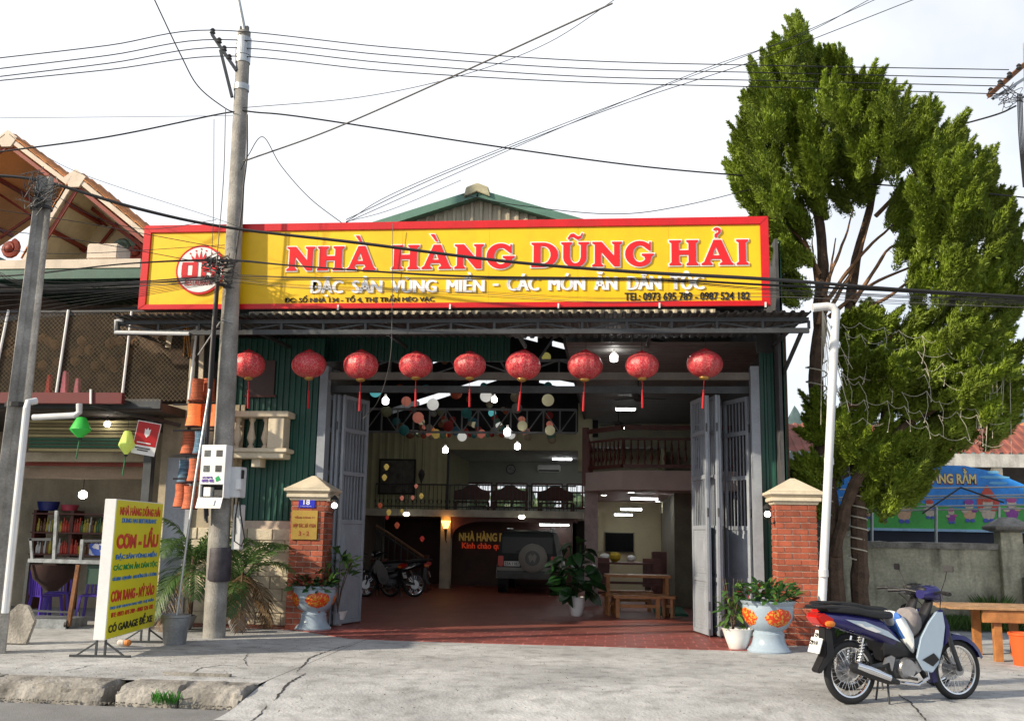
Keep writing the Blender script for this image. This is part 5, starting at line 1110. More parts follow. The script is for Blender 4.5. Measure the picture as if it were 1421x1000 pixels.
# knots
random.seed(11); t = thing('cable_knot', 'tangled black cable knot where bundles meet the pole', 'cable bundle', P(300, 375, py_ - .3))
m = MB()
for i in range(34):
    c = P(random.gauss(303, 8), random.choice([random.gauss(363, 6), random.gauss(388, 6)]), py_ - random.uniform(.2, .35)); m.tube(spline([c + Vector((random.uniform(-.18, .18), random.uniform(-.06, .06), random.uniform(-.1, .1))) for k in range(4)], 4), random.uniform(.005, .012), 4)
m.build('loops', WB, t)
wl_ = [('thick black wire from the far left up to the pole', [(-10, 212, 13.6), (150, 190, 14), (297, 160, py_ - .05), (328, 155, py_)], .014), ('thin wire straight across to the pole at left', [(-10, 164, 14), (297, 161, py_), (328, 158, py_)], .004),
 ('black wire sagging right from the pole behind the tree', [(334, 153, py_), (355, 156, py_ + .02), (430, 164, 14.8), (700, 205, 15.5), (900, 232, 16), (1090, 248, 17), (1300, 262, 17), (1440, 276, 17)], .014),
 ('grey wire rising steeply right from the pole to the picture top', [(338, 224, py_), (460, 180, 14.5), (620, 110, 14), (850, 5, 13)], .014), ('thin wire rising right behind the gable', [(480, 305, 15.4), (620, 240, 15.5), (850, 150, 16), (1060, 80, 16), (1280, -5, 16)], .007),
 ('second thin wire rising right above the tree', [(480, 308, 15.4), (560, 262, 15.6), (800, 165, 16), (1060, 68, 16.2), (1225, -5, 16)], .006), ('third thin wire rising steeply to the picture top', [(480, 309, 15.4), (760, 185, 16), (980, 95, 16), (1110, 50, 16.4), (1215, -5, 16.6)], .006),
 ('faint wire crossing the upper sky toward the right', [(334, 150, py_), (500, 135, 14.8), (640, 105, 15), (760, 60, 15), (860, -5, 15)], .006), ('wire falling from picture top to the pole at left', [(212, -5, 13.5), (250, 75, 14), (275, 120, 14.4), (312, 150, py_ - .05), (330, 157, py_)], .01),
 ('short wire bowing down from insulator to the sign top', [(333, 238, py_), (345, 215, py_ - .05), (365, 190, 14.5), (390, 230, 14.8), (430, 275, 15), (478, 312, 15.2)], .007), ('slack wire sagging above the gable right side', [(640, 270, 15.5), (720, 285, 15.6), (850, 297, 15.8), (950, 285, 16), (1090, 250, 16.4)], .007),
 ('thin wire from gable fixing across to sign top left', [(480, 308, 15.3), (545, 290, 15.6), (640, 250, 16)], .005), ('vertical thin wire hanging before the sign by the round emblem', [(297, 165, 14.), (296, 300, 14.2), (292, 380, 14.3)], .005),
 ('second vertical wire hanging left of the pole', [(313, 150, 14.2), (310, 250, 14.2), (300, 370, 14.2)], .007), ('white drop wire curving in front of left folding gate', [(545, 310, 14.9), (544, 430, 15), (541, 500, 15.2), (525, 555, 15.8), (502, 583, 16.4)], .006),
 ('thin wire from square pole top to the sign corner', [(62, 262, 13.7), (130, 300, 14), (205, 318, 14.4), (300, 305, 14.4)], .005), ('thin wire crossing the left house roof', [(-10, 290, 13.6), (120, 310, 14), (312, 345, 14.3)], .006), ('thin wire low across the left house roof', [(-10, 318, 13.6), (120, 335, 14), (312, 370, 14.3)], .006),
 ('thin wire along the green eave at left', [(-10, 345, 13.6), (100, 352, 14), (312, 340, 14.3)], .005), ('black wire from right crossarm down behind the tree', [(1410, 147, 17), (1380, 160, 17), (1300, 182, 18)], .016), ('thin wire slanting over the left gable to the antenna', [(20, 190, 14), (110, 240, 14.2), (290, 300, 14.4), (340, 318, 14.4)], .004)]
for lb, pts, r in wl_: wire(lb, pts, r, WG if 'grey' in lb or 'white' in lb else None)
for i in range(9):
    random.seed(i + 40); y0 = 398 + i * 5; wire(['uppermost', 'second', 'third', 'fourth', 'fifth', 'sixth', 'seventh', 'eighth', 'lowest'][i] + ' of the thin wires fanning left over the dark eave', [(-10, y0 - 12 + i * 3, 13.7), (120, y0 - 6 - i, 14), (300, 385 + i, 14.3)], .0045)
    
# right crossarm on a pole just outside the frame
rp = thing('utility_pole', 'concrete pole with rusty crossarm at the right picture edge', 'utility pole', (X_(1442, 700, 17), 17, 0))
MB().tube([(X_(1442, 700, 17), 17, -.1), (X_(1430, 60, 17), 17, Z_(1430, 60, 17))], [.17, .12], 20).build('shaft', POLEC, rp)
RUST = mat('rusty_steel', (.20, .09, .04), .8, .2, var=.4, bump=.4, dirt=.3)
MB().bar(P(1372, 133, 16.6), P(1428, 84, 17), .07).build('crossarm', RUST, rp); MB().bar(P(1378, 137, 16.7), P(1430, 104, 17), .05).build('crossarm_brace', GALV, rp)
for q in ((1375, 128), (1388, 117), (1401, 106), (1414, 95)): MB().lathe([(.03, -.02), (.05, 0), (.03, .03), (.045, .05), (.02, .08)], P(*q, 16.7), 10).build('insulator', DKST, rp)
random.seed(5); m = MB()
for i in range(12): c = P(random.uniform(1385, 1420), random.uniform(120, 150), 16.7); m.tube(spline([c + Vector((random.uniform(-.25, .25), 0, random.uniform(-.15, .15))) for k in range(4)], 4), .006, 4)
for i in range(4): m.tube(spline([P(1412 + i * 2, 130, 16.8), P(1414 + i * 2, 190, 16.8), P(1420 + i, 260, 16.8)]), .01, 4)
m.build('tangled_wire', WB, rp)
# ================================================================ LEFT HOUSE AND STALL
TILEO = mat('orange_roof_tile', (.50, .20, .07), .8, var=.25, scale=5, bump=.3, rnd=.2, dirt=.2); SOF = mat('orange_soffit', (.75, .38, .15), .7, var=.1, scale=1.5, bump=.05); SOFC = mat('cream_soffit', (.62, .55, .36), .7, var=.12, scale=1.5, bump=.05, dirt=.15)
MAR = mat('maroon_trim', (.22, .035, .02), .6, var=.15); CRT = mat('cream_trim', (.62, .52, .42), .6, var=.1, dirt=.15)
lh = thing('left_house', 'house with orange tiled double gable roof and open shop below at left', 'house', (-9.5, 18, 0))
def V(px_, py_, Y): return P(px_, py_, Y)
# gable A (large, farther) and B (small, nearer); overhanging soffits
def gable(ap, rt, lf, Yf, dep, sof, nm):
    A_ = V(*ap, Yf); B_ = V(*rt, Yf); C_ = V(*lf, Yf); b = Vector((0, dep, 0))
    for p, q in ((A_, B_), (A_, C_)):
        d = (q - p).normalized(); n = Vector((-d.z, 0, d.x)); n = n if n.z > 0 else -n; L = (q - p).length
        MB().add([p, q, q + b, p + b, p + n * .05, q + n * .05, q + b + n * .05, p + b + n * .05], [(0, 3, 2, 1), (4, 5, 6, 7), (0, 1, 5, 4), (1, 2, 6, 5), (2, 3, 7, 6), (3, 0, 4, 7)]).build('soffit', sof, lh)
        MB().bar(p + n * .0 - Vector((0, .02, 0)) - d * .05, q - Vector((0, .02, 0)), .05, .09, up=n).build('barge_board', CRT, lh, bevel=.005)
        MB().bar(p - n * .12 + Vector((0, .03, 0)), q - n * .12 + Vector((0, .03, 0)), .04, .07, up=n).build('barge_board', MAR, lh)
        k = int(L / .26)
        tl = None
        for i in range(k):
            for j in range(3):
                M_ = Matrix.Translation(p + d * (i * .26) + n * (.075 + .012) + Vector((0, -.06 + j * .3, 0)) - WL[lh.name]) @ Matrix(((d.x, 0, n.x, 0), (0, 1, 0, 0), (d.z, 0, n.z, 0), (0, 0, 0, 1)))
                if tl is None: tl = MB().rings([[(x, y * .31, .035 * math.sin(PI * (y + .0)) * 1 + t_) for y, t_ in ((0, 0), (.2, .02), (.5, .035), (.8, .02), (1, 0), (1, -.015), (.5, .015), (0, -.015))] for x in (0, .29)]).xf(Matrix.Rotation(.06, 4, 'Y')).build('roof_tile', TILEO, lh, local=True); tl.matrix_local = M_
                else: put(tl.data, 'roof_tile', lh, M_)
        # exposed rafters under the soffit
        for t in (.25, .55, .85): r0 = p.lerp(q, t) - n * .04; MB().bar(r0 + Vector((0, .1, 0)), r0 + b * .95, .08, .07).build('rafter', MAR, lh)
    MB().prism([(-.1, -.2), (.1, -.2), (.22, .0), (0, .16), (-.22, .0)], (A_.x, Yf - .06, A_.z), (1, 0, 0), (0, 0, 1), (0, .08, 0)).build('peak_block', CRT, lh)
    return A_, B_, C_
A_, B_, C_ = gable((12, 192), (215, 345), (-190, 330), 18.2, 3.0, SOF, 'a')
gable((106, 247), (212, 334), (28, 372), 17.3, 1.6, SOFC, 'b')
MB().prism([(-12.9, 4.), (-6.9, 4.), (-7.6, 6.4), (-11.2, 8.6)], (0, 20.6, 0), (1, 0, 0), (0, 0, 1), (0, .1, 0)).build('gable_wall', SOF, lh)
a = V(28, 372, 18.7); b_ = V(212, 372, 18.7); c_ = V(108, 262, 18.7)
MB().prism([(a.x, a.z), (b_.x, a.z), (b_.x, b_.z + .3), (c_.x, c_.z)], (0, 18.7, 0), (1, 0, 0), (0, 0, 1), (0, .08, 0)).build('gable_wall', SOFC, lh)
for p, q, Y in (((30, 270), (110, 330), 19.5), ((0, 330), (100, 262), 19.5), ((0, 270), (45, 300), 19.5), ((70, 315), (118, 350), 18.6), ((80, 358), (135, 282), 18.6), ((98, 276), (148, 313), 18.6), ((135, 345), (170, 300), 18.6)): MB().bar(V(*p, Y), V(*q, Y), .05, .05).build('lattice_bar', MAR, lh)
# ornaments on the ledge
for x, y, s, c in ((60, 330, .28, mat('ornament_teal', (.10, .16, .14), .7, var=.5, scale=9)), (170, 345, .3, mat('ornament_teal')), (188, 350, .2, MAR), (14, 345, .2, MAR)):
    q = V(x, y, 18.3); m = MB(); m.tube([q + Vector((s * math.cos(t) * (.4 + .6 * t / 9), 0, s * math.sin(t) * (.4 + .6 * t / 9))) for t in [k * .5 for k in range(16)]], .06, 6); m.ell(q, (s * .5, .1, s * .45), 10, 6); m.build('scroll_ornament', c, lh)
MB().box(V(-30, 375, 17).x, V(205, 372, 17).x, 16.7, 18.8, V(100, 378, 17).z, V(100, 366, 17).z).build('ledge', CRT, lh)
a = V(128, 353, 17); b_ = V(155, 363, 17); MB().box(a.x, b_.x + .2, 16.8, 17.3, b_.z, a.z + .15).build('ledge_block', CRT, lh, bevel=.02)
# green lean-to over the terrace
GE = mat('green_eave', (.035, .10, .075), .5, var=.2, dirt=.2)
e0 = V(-40, 384, 15.6); e1 = V(207, 380, 15.6); MB().box(e0.x, e1.x + .6, 15.55, 15.62, e1.z - .08, e1.z + .08).build('eave_board', GE, lh)
m = MB(); corr(m, (e0.x, 15.6, e1.z + .02), (1, 0, 0), (0, 1, .06), e1.x - e0.x + .9, 3.2, .2, .03, (0, 0, 1)); m.build('lean_to_roof', GE, lh, smooth=False)
MB().bar(V(-30, 445, 16.8), V(200, 428, 16.8), .08).build('purlin', STEEL, lh); MB().bar(V(-30, 404, 16.2), V(260, 404, 16.2), .05).build('purlin', DKST, lh)
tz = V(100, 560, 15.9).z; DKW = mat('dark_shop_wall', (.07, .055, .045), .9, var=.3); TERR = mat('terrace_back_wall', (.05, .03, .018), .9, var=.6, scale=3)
lx = -7.5
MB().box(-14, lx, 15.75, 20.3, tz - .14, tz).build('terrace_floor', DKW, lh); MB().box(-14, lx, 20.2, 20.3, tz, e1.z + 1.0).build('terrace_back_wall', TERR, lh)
MB().box(-14, lx, 15.7, 15.76, tz - .1, tz + .06).build('terrace_edge', STEEL, lh)
# lower shop walls
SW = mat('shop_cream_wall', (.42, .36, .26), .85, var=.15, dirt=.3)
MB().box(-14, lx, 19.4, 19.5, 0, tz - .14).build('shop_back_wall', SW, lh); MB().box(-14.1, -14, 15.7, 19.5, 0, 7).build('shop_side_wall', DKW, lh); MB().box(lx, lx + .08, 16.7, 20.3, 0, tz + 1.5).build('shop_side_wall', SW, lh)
a = V(214, 700, 16.6); MB().box(a.x, V(330, 700, 16.6).x, 16.72, 16.85, .0, V(240, 560, 16.6).z).build('side_pier', SW, lh)
a = V(205, 590, 16.4); MB().box(a.x, a.x + .14, 16.35, 16.5, 0, tz - .14).build('post', STEEL, lh)
a = V(214, 690, 16.6); MB().box(V(226, 700, 16.6).x, V(262, 700, 16.6).x, 16.66, 16.71, .0, V(240, 634, 16.6).z).build('pale_panel', mat('pale_blue_panel', (.34, .37, .42), .6, var=.15), lh)
MB().bar(V(30, 634, 16.9), V(208, 634, 16.9), .1, .16).build('beam', SW, lh); MB().bar(V(30, 656, 17.3), V(208, 657, 17.3), .1, .2).build('beam', mat('shop_beige', (.32, .24, .17), .85, var=.15), lh)
MB().bar(V(30, 643, 17.1), V(208, 645, 17.1), .1, .07).build('beam', MAR, lh)
# striped awning
AW = [mat('awning_beige', (.38, .32, .16), .8, var=.1), mat('awning_tan', (.22, .18, .09), .8, var=.1), mat('awning_green', (.03, .10, .06), .8, var=.1)]
for i in range(9):
    y0 = 583 + i * 4.9; k = 2 if i >= 5 and i < 8 else i % 2
    a = V(42, y0, 16.6 - i * .0); b_ = V(208, y0 + 4.9, 16.6); MB().box(a.x, b_.x, 16.55 + .01 * (i % 2), 16.62, b_.z + .002, a.z).build('awning_stripe', AW[k], lh)
# chain-link fence on the terrace
cf = thing('chain_link_fence', 'tall chain link fence on leaning white rods along the terrace', 'fence', (-9.5, 15.65, tz))
Yf = 15.65; fx0, fx1 = V(-20, 500, Yf).x, V(262, 500, Yf).x; fz0, fz1 = tz + .02, V(100, 432, Yf).z; H = fz1 - fz0; st_ = .075
verts = []; faces = []
WM = mat('fence_wire', (.22, .17, .11), .6, .4, var=.2, bump=0)
m = MB(); n = int((fx1 - fx0 + H) / st_)
for i in range(n):
    for s in (1, -1):
        xs0 = fx0 + i * st_ - (H if s > 0 else 0); a = [xs0, fz0]; b_ = [xs0 + s * H, fz1] if s > 0 else [xs0 - H, fz1]
        pts = []
        xa, za, xb_, zb_ = a[0], a[1], b_[0], b_[1]
        for lim, sgn in ((fx0, 1), (fx1, -1)):
            if sgn * (xa - lim) < 0 and sgn * (xb_ - lim) < 0: break
            if sgn * (xa - lim) < 0: t = (lim - xa) / (xb_ - xa); xa, za = lim, za + t * (zb_ - za)
            if sgn * (xb_ - lim) < 0: t = (lim - xa) / (xb_ - xa); xb_, zb_ = lim, za + t * (zb_ - za)
        else:
            yy = Yf + s * .003; w = .003
            m.add([(xa - w, yy, za), (xa + w, yy, za), (xb_ + w, yy, zb_), (xb_ - w, yy, zb_)], [(0, 1, 2, 3)])
tag(m.build('wire_mesh', WM, cf, smooth=False), kind='stuff')
for a, b_ in (((78, 546), (95, 430)), ((170, 545), (183, 432)), ((262, 554), (275, 440)), ((-12, 546), (12, 430))): MB().tube([V(*a, Yf - .03), V(*b_, Yf - .03)], .022, 8).build('rod', WHT, cf)
MB().bar((fx0, Yf, fz1), (fx1, Yf, fz1), .03).build('top_rail', DKST, cf)
fs_ = thing('red_fascia', 'long dark red fascia board under the chain link fence', 'fascia', V(80, 552, 15.4)); a = V(-30, 558, 15.45); b_ = V(172, 545, 15.45)
MB().box(a.x, b_.x, 15.4, 15.5, a.z - .02, b_.z).build('board', mat('dark_red_fascia', (.11, .006, .008), .6, var=.1, dirt=.1), fs_, bevel=.006); MB().bar(V(126, 560, 15.38), V(126, 540, 15.38), .03).build('clip', WHT, fs_)
MB().bar(V(126, 560, 15.5), V(250, 590, 16.6), .06).build('strut', STEEL, fs_); MB().box(a.x, b_.x, 15.5, 15.74, a.z + .02, a.z + .06).build('top_flashing', STEEL, fs_)
# terrace clutter
t = thing('pink_cloth', 'pink and red cloths draped over chairs behind the fence', 'cloth', V(90, 540, 16.2))
for x, y0, y1, w, c in ((67, 520, 545, 8, 'red'), (89, 515, 545, 10, 'pink'), (107, 525, 545, 9, 'pink')):
    a = V(x, y1, 16.4); w_ = w * mpx(16.4) / 2; MB().rings([[(a.x - w_ * k, 16.35, z), (a.x + w_ * k, 16.35, z), (a.x + w_ * k, 16.45, z), (a.x - w_ * k, 16.45, z)] for k, z in ((1.1, tz), (.9, tz + .25), (.5, V(x, y0, 16.4).z))]).build('cloth', mat('cloth_' + c, (.42, .12, .16) if c == 'pink' else (.4, .03, .03), .9, var=.3), t, bevel=.01)
random.seed(9)
for i in range(34):
    x = random.uniform(10, 255); y = random.uniform(470, 512); q = V(x, y, 19.9); 
    o = MB().lathe([(.02, -.1), (.09, -.05), (.1, .05), (.02, .12)], q, 8).build('hanging_gourd', mat('dim_gourd', (.20, .10, .04), .8, var=.4, rnd=.4), lh)
q = V(262, 493, 15.9)
# yellow tassel and signs between canopy and pole
t = thing('hanging_tassels', 'orange beaded tassels hanging beside the canopy end by the pole', 'tassel', V(259, 460, 15.9))
for x in (256, 259, 262): MB().tube([V(x, 445, 15.9), V(x, 470, 15.9), V(x + random.uniform(-3, 3), 495, 15.9)], .012, 5).build('strand', WARM if 0 else mat('orange_bead', (.5, .2, .03), .6, var=.4, scale=30), t)
for a, b_, w in (((238, 452), (233, 482), .09), ((272, 450), (268, 470), .05), ((281, 450), (278, 553), .08)): tag(MB().bar(V(*a, 16.3), V(*b_, 16.3), w, .03).build('slat', CREAM), 'pale cream slat ' + ('hanging under the canopy left end' if w == .09 else 'short, near the orange tassels' if w == .05 else 'long, above the wicker lamps'), 'slat')
# green silk lanterns, bulbs, poster
def silk(x, y, Y, rx, rz, m_, lab):
    c = V(x, y, Y); sx, sz = rx * mpx(Y), rz * mpx(Y); t = thing('silk_lantern', lab, 'lantern', c)
    MB().lathe([(sx * .35, sz), (sx * .45, sz * .95), (sx * .95, -sz * .05), (sx, -sz * .2), (sx * .9, -sz * .35), (sx * .2, -sz)], c, 16, rib=.06, ribn=8).build('shade', m_, t); MB().lathe([(sx * .2, -sz - .03), (sx * .22, -sz)], c, 10).build('base', BLK, t)
    MB().tube([c + Vector((0, 0, -sz)), c + Vector((-.03, 0, -sz - .35))], .012, 6).build('tassel', mat('green_tassel', (.03, .14, .06), .8), t); MB().tube([c + Vector((0, 0, sz)), c + Vector((0, 0, sz + .25))], .005, 5).build('cord', BLK, t)
silk(112, 593, 15.6, 15, 15, mat('bright_green_silk', (.03, .42, .06), .6, var=.1, bump=.05, emit=.12, ecol=(.05, .5, .05)), 'bright green silk lantern under the red fascia')
silk(176, 614, 15.8, 11.5, 17, mat('lime_green_silk', (.38, .5, .10), .6, var=.1, bump=.05, emit=.25, ecol=(.5, .6, .1)), 'lime green lit silk lantern beside the red poster')
for x, y, Y, s, lb in ((149, 588, 16.4, .05, 'small round bulb under the awning of the stall'), (115, 686, 17.4, .07, 'bright white bulb hanging over the shop shelves')):
    c = V(x, y, Y); t = thing('hanging_bulb', lb, 'light bulb', c); MB().lathe([(s * .4, -s), (s, -s * .6), (s, s * .5), (s * .4, s)], c, 14).build('globe', BULB, t); MB().tube([c + Vector((0, 0, s)), c + Vector((0, 0, .35))], .008, 5).build('cord', BLK, t)
a = V(187, 630, 15.9); t = thing('red_poster', 'tilted red poster board with pale badge and white bottom strip', 'poster', V(200, 610, 15.9)); M_ = Matrix.Translation(V(203, 608, 15.9)) @ Matrix.Rotation(R(9), 4, 'Y') @ Matrix.Rotation(R(14), 4, 'Z')
W2, H2 = 16.5 * mpx(15.9), 24 * mpx(15.9)
MB().box(-W2, W2, -.012, .012, -H2, H2).xf(M_).build('board', WHT, t); MB().box(-W2 * .94, W2 * .94, -.016, -.0125, -H2 * .45, H2 * .95).xf(M_).build('red_sheet', mat('poster_red', (.45, .01, .012), .4, var=.05), t)
MB().prism([(-.05, .08), (-.02, .06), (0, .1), (.02, .06), (.05, .08), (.04, -.02), (0, -.07), (-.04, -.02)], (0, -.0165, .08), (1, 0, 0), (0, 0, 1), (0, -.003, 0)).xf(M_).build('badge', WHT, t)
for z, w, mm in ((-.09, .7, WHT), (-.18, .75, BLKP), (-.215, .55, BLKP)): MB().box(-W2 * w, W2 * w * .7, -.0195, -.0165, z * 1.0, z + .018).xf(M_).build('print_line', mm, t)
# shop interior: shelf with bottles, cart, chairs
sh = thing('shop_shelf', 'dark wooden shelf rack at back of the open shop', 'shelf', (V(95, 800, 18.8).x, 18.8, 0))
s0, s1 = V(48, 760, 18.8).x, V(152, 760, 18.8).x
for y in (712, 738, 768): z = V(100, y, 18.8).z; MB().box(s0, s1, 18.6, 19.1, z - .03, z).build('board', DWOOD, sh)
for x in (s0, (s0 + s1) / 2, s1): MB().box(x - .03, x + .03, 18.7, 19.1, 0, V(100, 708, 18.8).z).build('upright', DWOOD, sh)
random.seed(12); bt_ = {}; ORD = 'first second third fourth fifth sixth seventh eighth ninth tenth eleventh twelfth thirteenth fourteenth fifteenth sixteenth seventeenth eighteenth nineteenth twentieth twenty-first twenty-second twenty-third twenty-fourth twenty-fifth twenty-sixth'.split()
bc = {'red': (.45, .05, .03), 'green': (.05, .12, .05), 'white': (.5, .5, .48), 'brown': (.12, .05, .02), 'yellow': (.4, .32, .04)}
for row, y in enumerate((738, 768)):
    for i in range(26):
        x = lerp(s0 + .08, s1 - .08, i / 25); c = ('red' if 8 < i < 16 else random.choice(['white', 'green', 'brown', 'yellow'])); z = V(100, y, 18.8).z
        if c not in bt_: bt_[c] = MB().lathe([(.03, 0), (.035, .02), (.035, .14), (.015, .2), (.015, .25), (.012, .26)], (0, 0, 0), 8).build('bottle', mat('bottle_' + c, bc[c], .25, var=.2), None).data; bpy.data.objects.remove(bpy.data.objects[-1] if False else [o for o in bpy.data.objects if o.data == bt_[c]][0])
        o = bpy.data.objects.new('bottle', bt_[c]); COL.objects.link(o); o.location = (x, 18.75 + random.uniform(-.03, .03), z); o.scale = (1, 1, random.uniform(.8, 1.15))
        tag(o, f'{c} sauce bottle, {ORD[i]} from left on the {"upper" if row == 0 else "lower"} shop shelf', 'bottle', f'{c} bottles on the {"upper" if row == 0 else "lower"} shop shelf')
for x, y, w, h, c, lb in ((63, 704, 30, 12, (.02, .03, .18), 'dark blue basin on top of the shop shelf'), (93, 703, 24, 8, (.45, .06, .10), 'pink basin on top of the shop shelf'), (134, 762, 22, 16, (.03, .08, .4), 'blue carton on the counter behind yellow board')):
    Y = 18.75 if y < 720 else 16.9; a = V(x - w / 2, y + h / 2, Y); b_ = V(x + w / 2, y - h / 2, Y)
    if y < 720: o = MB().lathe([((b_.x - a.x) / 2 * .8, 0), ((b_.x - a.x) / 2, b_.z - a.z), ((b_.x - a.x) / 2 * .93, b_.z - a.z), (.01, .02)], ((a.x + b_.x) / 2, Y + .1, V(100, 708.5, 18.8).z), 18).build('basin', mat('plastic_%d' % x, c, .35))
    else: o = MB().box(a.x, b_.x, Y, Y + .25, a.z, b_.z).build('carton', mat('plastic_%d' % x, c, .5, spots=[(.7, (.5, .5, .55))], spotscale=14), bevel=.004)
    tag(o, lb, 'basin' if y < 720 else 'carton')
# steel food cart
Yc2 = 15.4; ct = thing('steel_cart', 'steel framed street food cart on castor wheels in shop front', 'cart', V(90, 875, Yc2))
def cb(nm, p, q, w, m_=STEEL, Y0=Yc2, Y1=Yc2): MB().bar(V(*p, Y0), V(*q, Y1), w).build(nm, m_, ct)
LST = mat('worn_light_steel', (.25, .27, .28), .5, .4, var=.3, scale=10, dirt=.3)
cb('counter_rail', (40, 777), (150, 780), .06, LST); cb('post', (75, 777), (79, 708), .05, LST); cb('post', (112, 780), (115, 748), .05, LST); cb('upper_rail', (40, 748), (72, 748), .04); cb('upper_rail', (112, 750), (150, 750), .04)
cb('side_post', (45, 777), (43, 747), .04, LST); cb('tilted_leg', (95, 868), (109, 783), .06, RUST); cb('leg', (30, 868), (40, 780), .05, DKST); cb('cross_bar', (30, 846), (95, 849), .03); 
a = V(23, 871, Yc2); b_ = V(95, 859, Yc2); MB().box(a.x, b_.x, Yc2 - .05, Yc2 + .6, a.z, b_.z).build('bottom_tray', LST, ct, bevel=.01)
a = V(40, 780, Yc2); b_ = V(150, 776, Yc2); MB().box(a.x, b_.x, Yc2, Yc2 + .7, a.z, b_.z).build('counter_top', DKST, ct, bevel=.005)
MB().lathe([(.08, -.42), (.3, -.22), (.36, 0), (.34, 0), (.01, -.2)], V(75, 783, Yc2 + .35), 20).build('charcoal_bowl', mat('charred_red', (.03, .012, .01), .9, var=.4), ct)
a = V(117, 810, Yc2); b_ = V(146, 783, Yc2); MB().box(a.x, b_.x, Yc2 + .05, Yc2 + .1, a.z, b_.z).build('green_panel', mat('bottle_green_panel', (.012, .05, .03), .5), ct)
for x, y in ((28, 877), (92, 875), (108, 862)):
    c = V(x, y, Yc2 if x != 108 else Yc2 + .6); c.z = .07; MB().tube([c - Vector((.02, 0, 0)), c + Vector((.02, 0, 0))], .065, 16).build('castor', BLK, ct); MB().bar(c, c + Vector((0, 0, .14)), .03).build('fork', STEEL, ct)
    c = V(58, 0, 15)
def pchair(x, y, Y, rz, lab):
    t = thing('plastic_chair', lab, 'chair', (V(x, y, Y).x, Y, .005), rz, 'purple plastic chairs in the shop')
    MB().box(-.2, .2, -.2, .2, .40, .43).build('seat', PURP, t, local=True, bevel=.01)
    for sx in (-1, 1):
        for sy in (-1, 1): MB().bar((sx * .17, sy * .17, .40), (sx * .21, sy * .21, 0), .04).build('leg', PURP, t, local=True)
        MB().bar((sx * .18, .19, .43), (sx * .17, .23, .82), .035).build('back_post', PURP, t, local=True)
    for k in range(4): MB().bar((-.1 + k * .066, .2, .43), (-.1 + k * .066, .22, .78), .03, .012).build('slat', PURP, t, local=True)
    MB().box(-.19, .19, .2, .23, .77, .84).build('top_rail', PURP, t, local=True, bevel=.01)
pchair(62, 850, 16.6, 2.6, 'purple plastic chair left, partly behind the cart tray'); pchair(78, 850, 17.3, .4, 'purple plastic chair behind the tilted rusty cart leg'); pchair(128, 850, 16.9, .2, 'purple plastic chair just left of the yellow board')
o = MB().prism([(0, 0), (.5, .0), (.55, .3), (.4, .5), (.25, .52), (0, .25)], V(-12, 892, 13.2), (1, 0, 0), (0, .25, 1), (0, .06, 0)).build('stone_slab', OLDC, bevel=.01); tag(o, 'broken grey slab leaning at foot of the square pole', 'slab')
b_ = V(15, 889, 13.4); o = MB().box(b_.x - .09, b_.x + .09, 13.35, 13.5, .003, .07).build('loose_brick', BRICK, bevel=.006); tag(o, 'loose red brick by the leaning slab', 'brick')
for i, (x, y) in enumerate(((168, 893), (177, 889), (171, 888))): 
    c = V(x, y, 13.4); c.z = .05; tag(MB().ell(c, (.06, .05, .045), 10, 7).build('onion', [mat('pale_onion', (.55, .5, .45), .6), mat('orange_onion', (.6, .22, .05), .6), mat('pale_onion')][i]), ['white bulb vegetable left of the orange one under the board', 'orange vegetable on ground behind the yellow board', 'small white vegetable between others under the board'][i], 'vegetable')
# wicker bell lamps in a column left of the pole
WK = mat('orange_wicker', (.50, .13, .06), .8, var=.2, scale=6, bump=.6, bscale=70, band=.45); WKB = mat('blue_wicker', (.08, .16, .24), .8, band=.7, var=.3, scale=12, bump=.5, bscale=70); WKG = mat('glowing_wicker', (.6, .16, .06), .8, band=.4, var=.2, scale=6, bump=.6, emit=.45, ecol=(1, .22, .05))
bl_ = [(273, 541, WK, 'orange, top row left'), (289, 541, WK, 'orange, top row right'), (269, 576, WKG, 'glowing orange, second row left'), (284, 576, WK, 'orange, second row middle'), (299, 577, WKG, 'glowing orange, second row beside the pole'), (262, 614, WK, 'orange, third row left'), (279, 614, WKB, 'blue and grey, third row right'),
       (257, 654, WKB, 'blue banded, fourth row left'), (271, 652, WK, 'orange, fourth row right'), (252, 687, WK, 'orange, lowest row left'), (264, 690, WK, 'orange, lowest row right')]
for i, (x, y, m_, lb) in enumerate(bl_):
    Y = 15.9 + (i % 2) * .25; c = V(x, y, Y); s = mpx(Y); t = thing('wicker_lamp', 'woven bell shaped lamp, ' + lb, 'lamp shade', c, group='woven bell lamp shades left of the pole')
    m = MB(); pr = []
    for k in range(15): u = k / 14; pr.append(((8.0 + 3.2 * (1 - u) ** 2 + (1.6 * u ** 3)) * s * (1 + (.012 if k % 2 else 0)), (-16 + 32 * u) * s))
    m.lathe(pr, c, 20).build('shade', m_, t); MB().tube([c + Vector((0, 0, 15.8 * s)), c + Vector((0, 0, 24 * s))], .006, 5).build('cord', BLK, t); MB().lathe([(11.3 * s, -16.8 * s), (11.4 * s, -15.6 * s)], c, 20).build('rim', DWOOD, t)
for y in (561, 597, 632, 664): tag(MB().bar(V(240, y, 15.9), V(305, y, 16.2), .03).build('rail', DKST), 'thin dark rail carrying row of woven lamps, at ' + {561: 'top', 597: 'second row', 632: 'third row', 664: 'bottom row'}[y], 'rail')

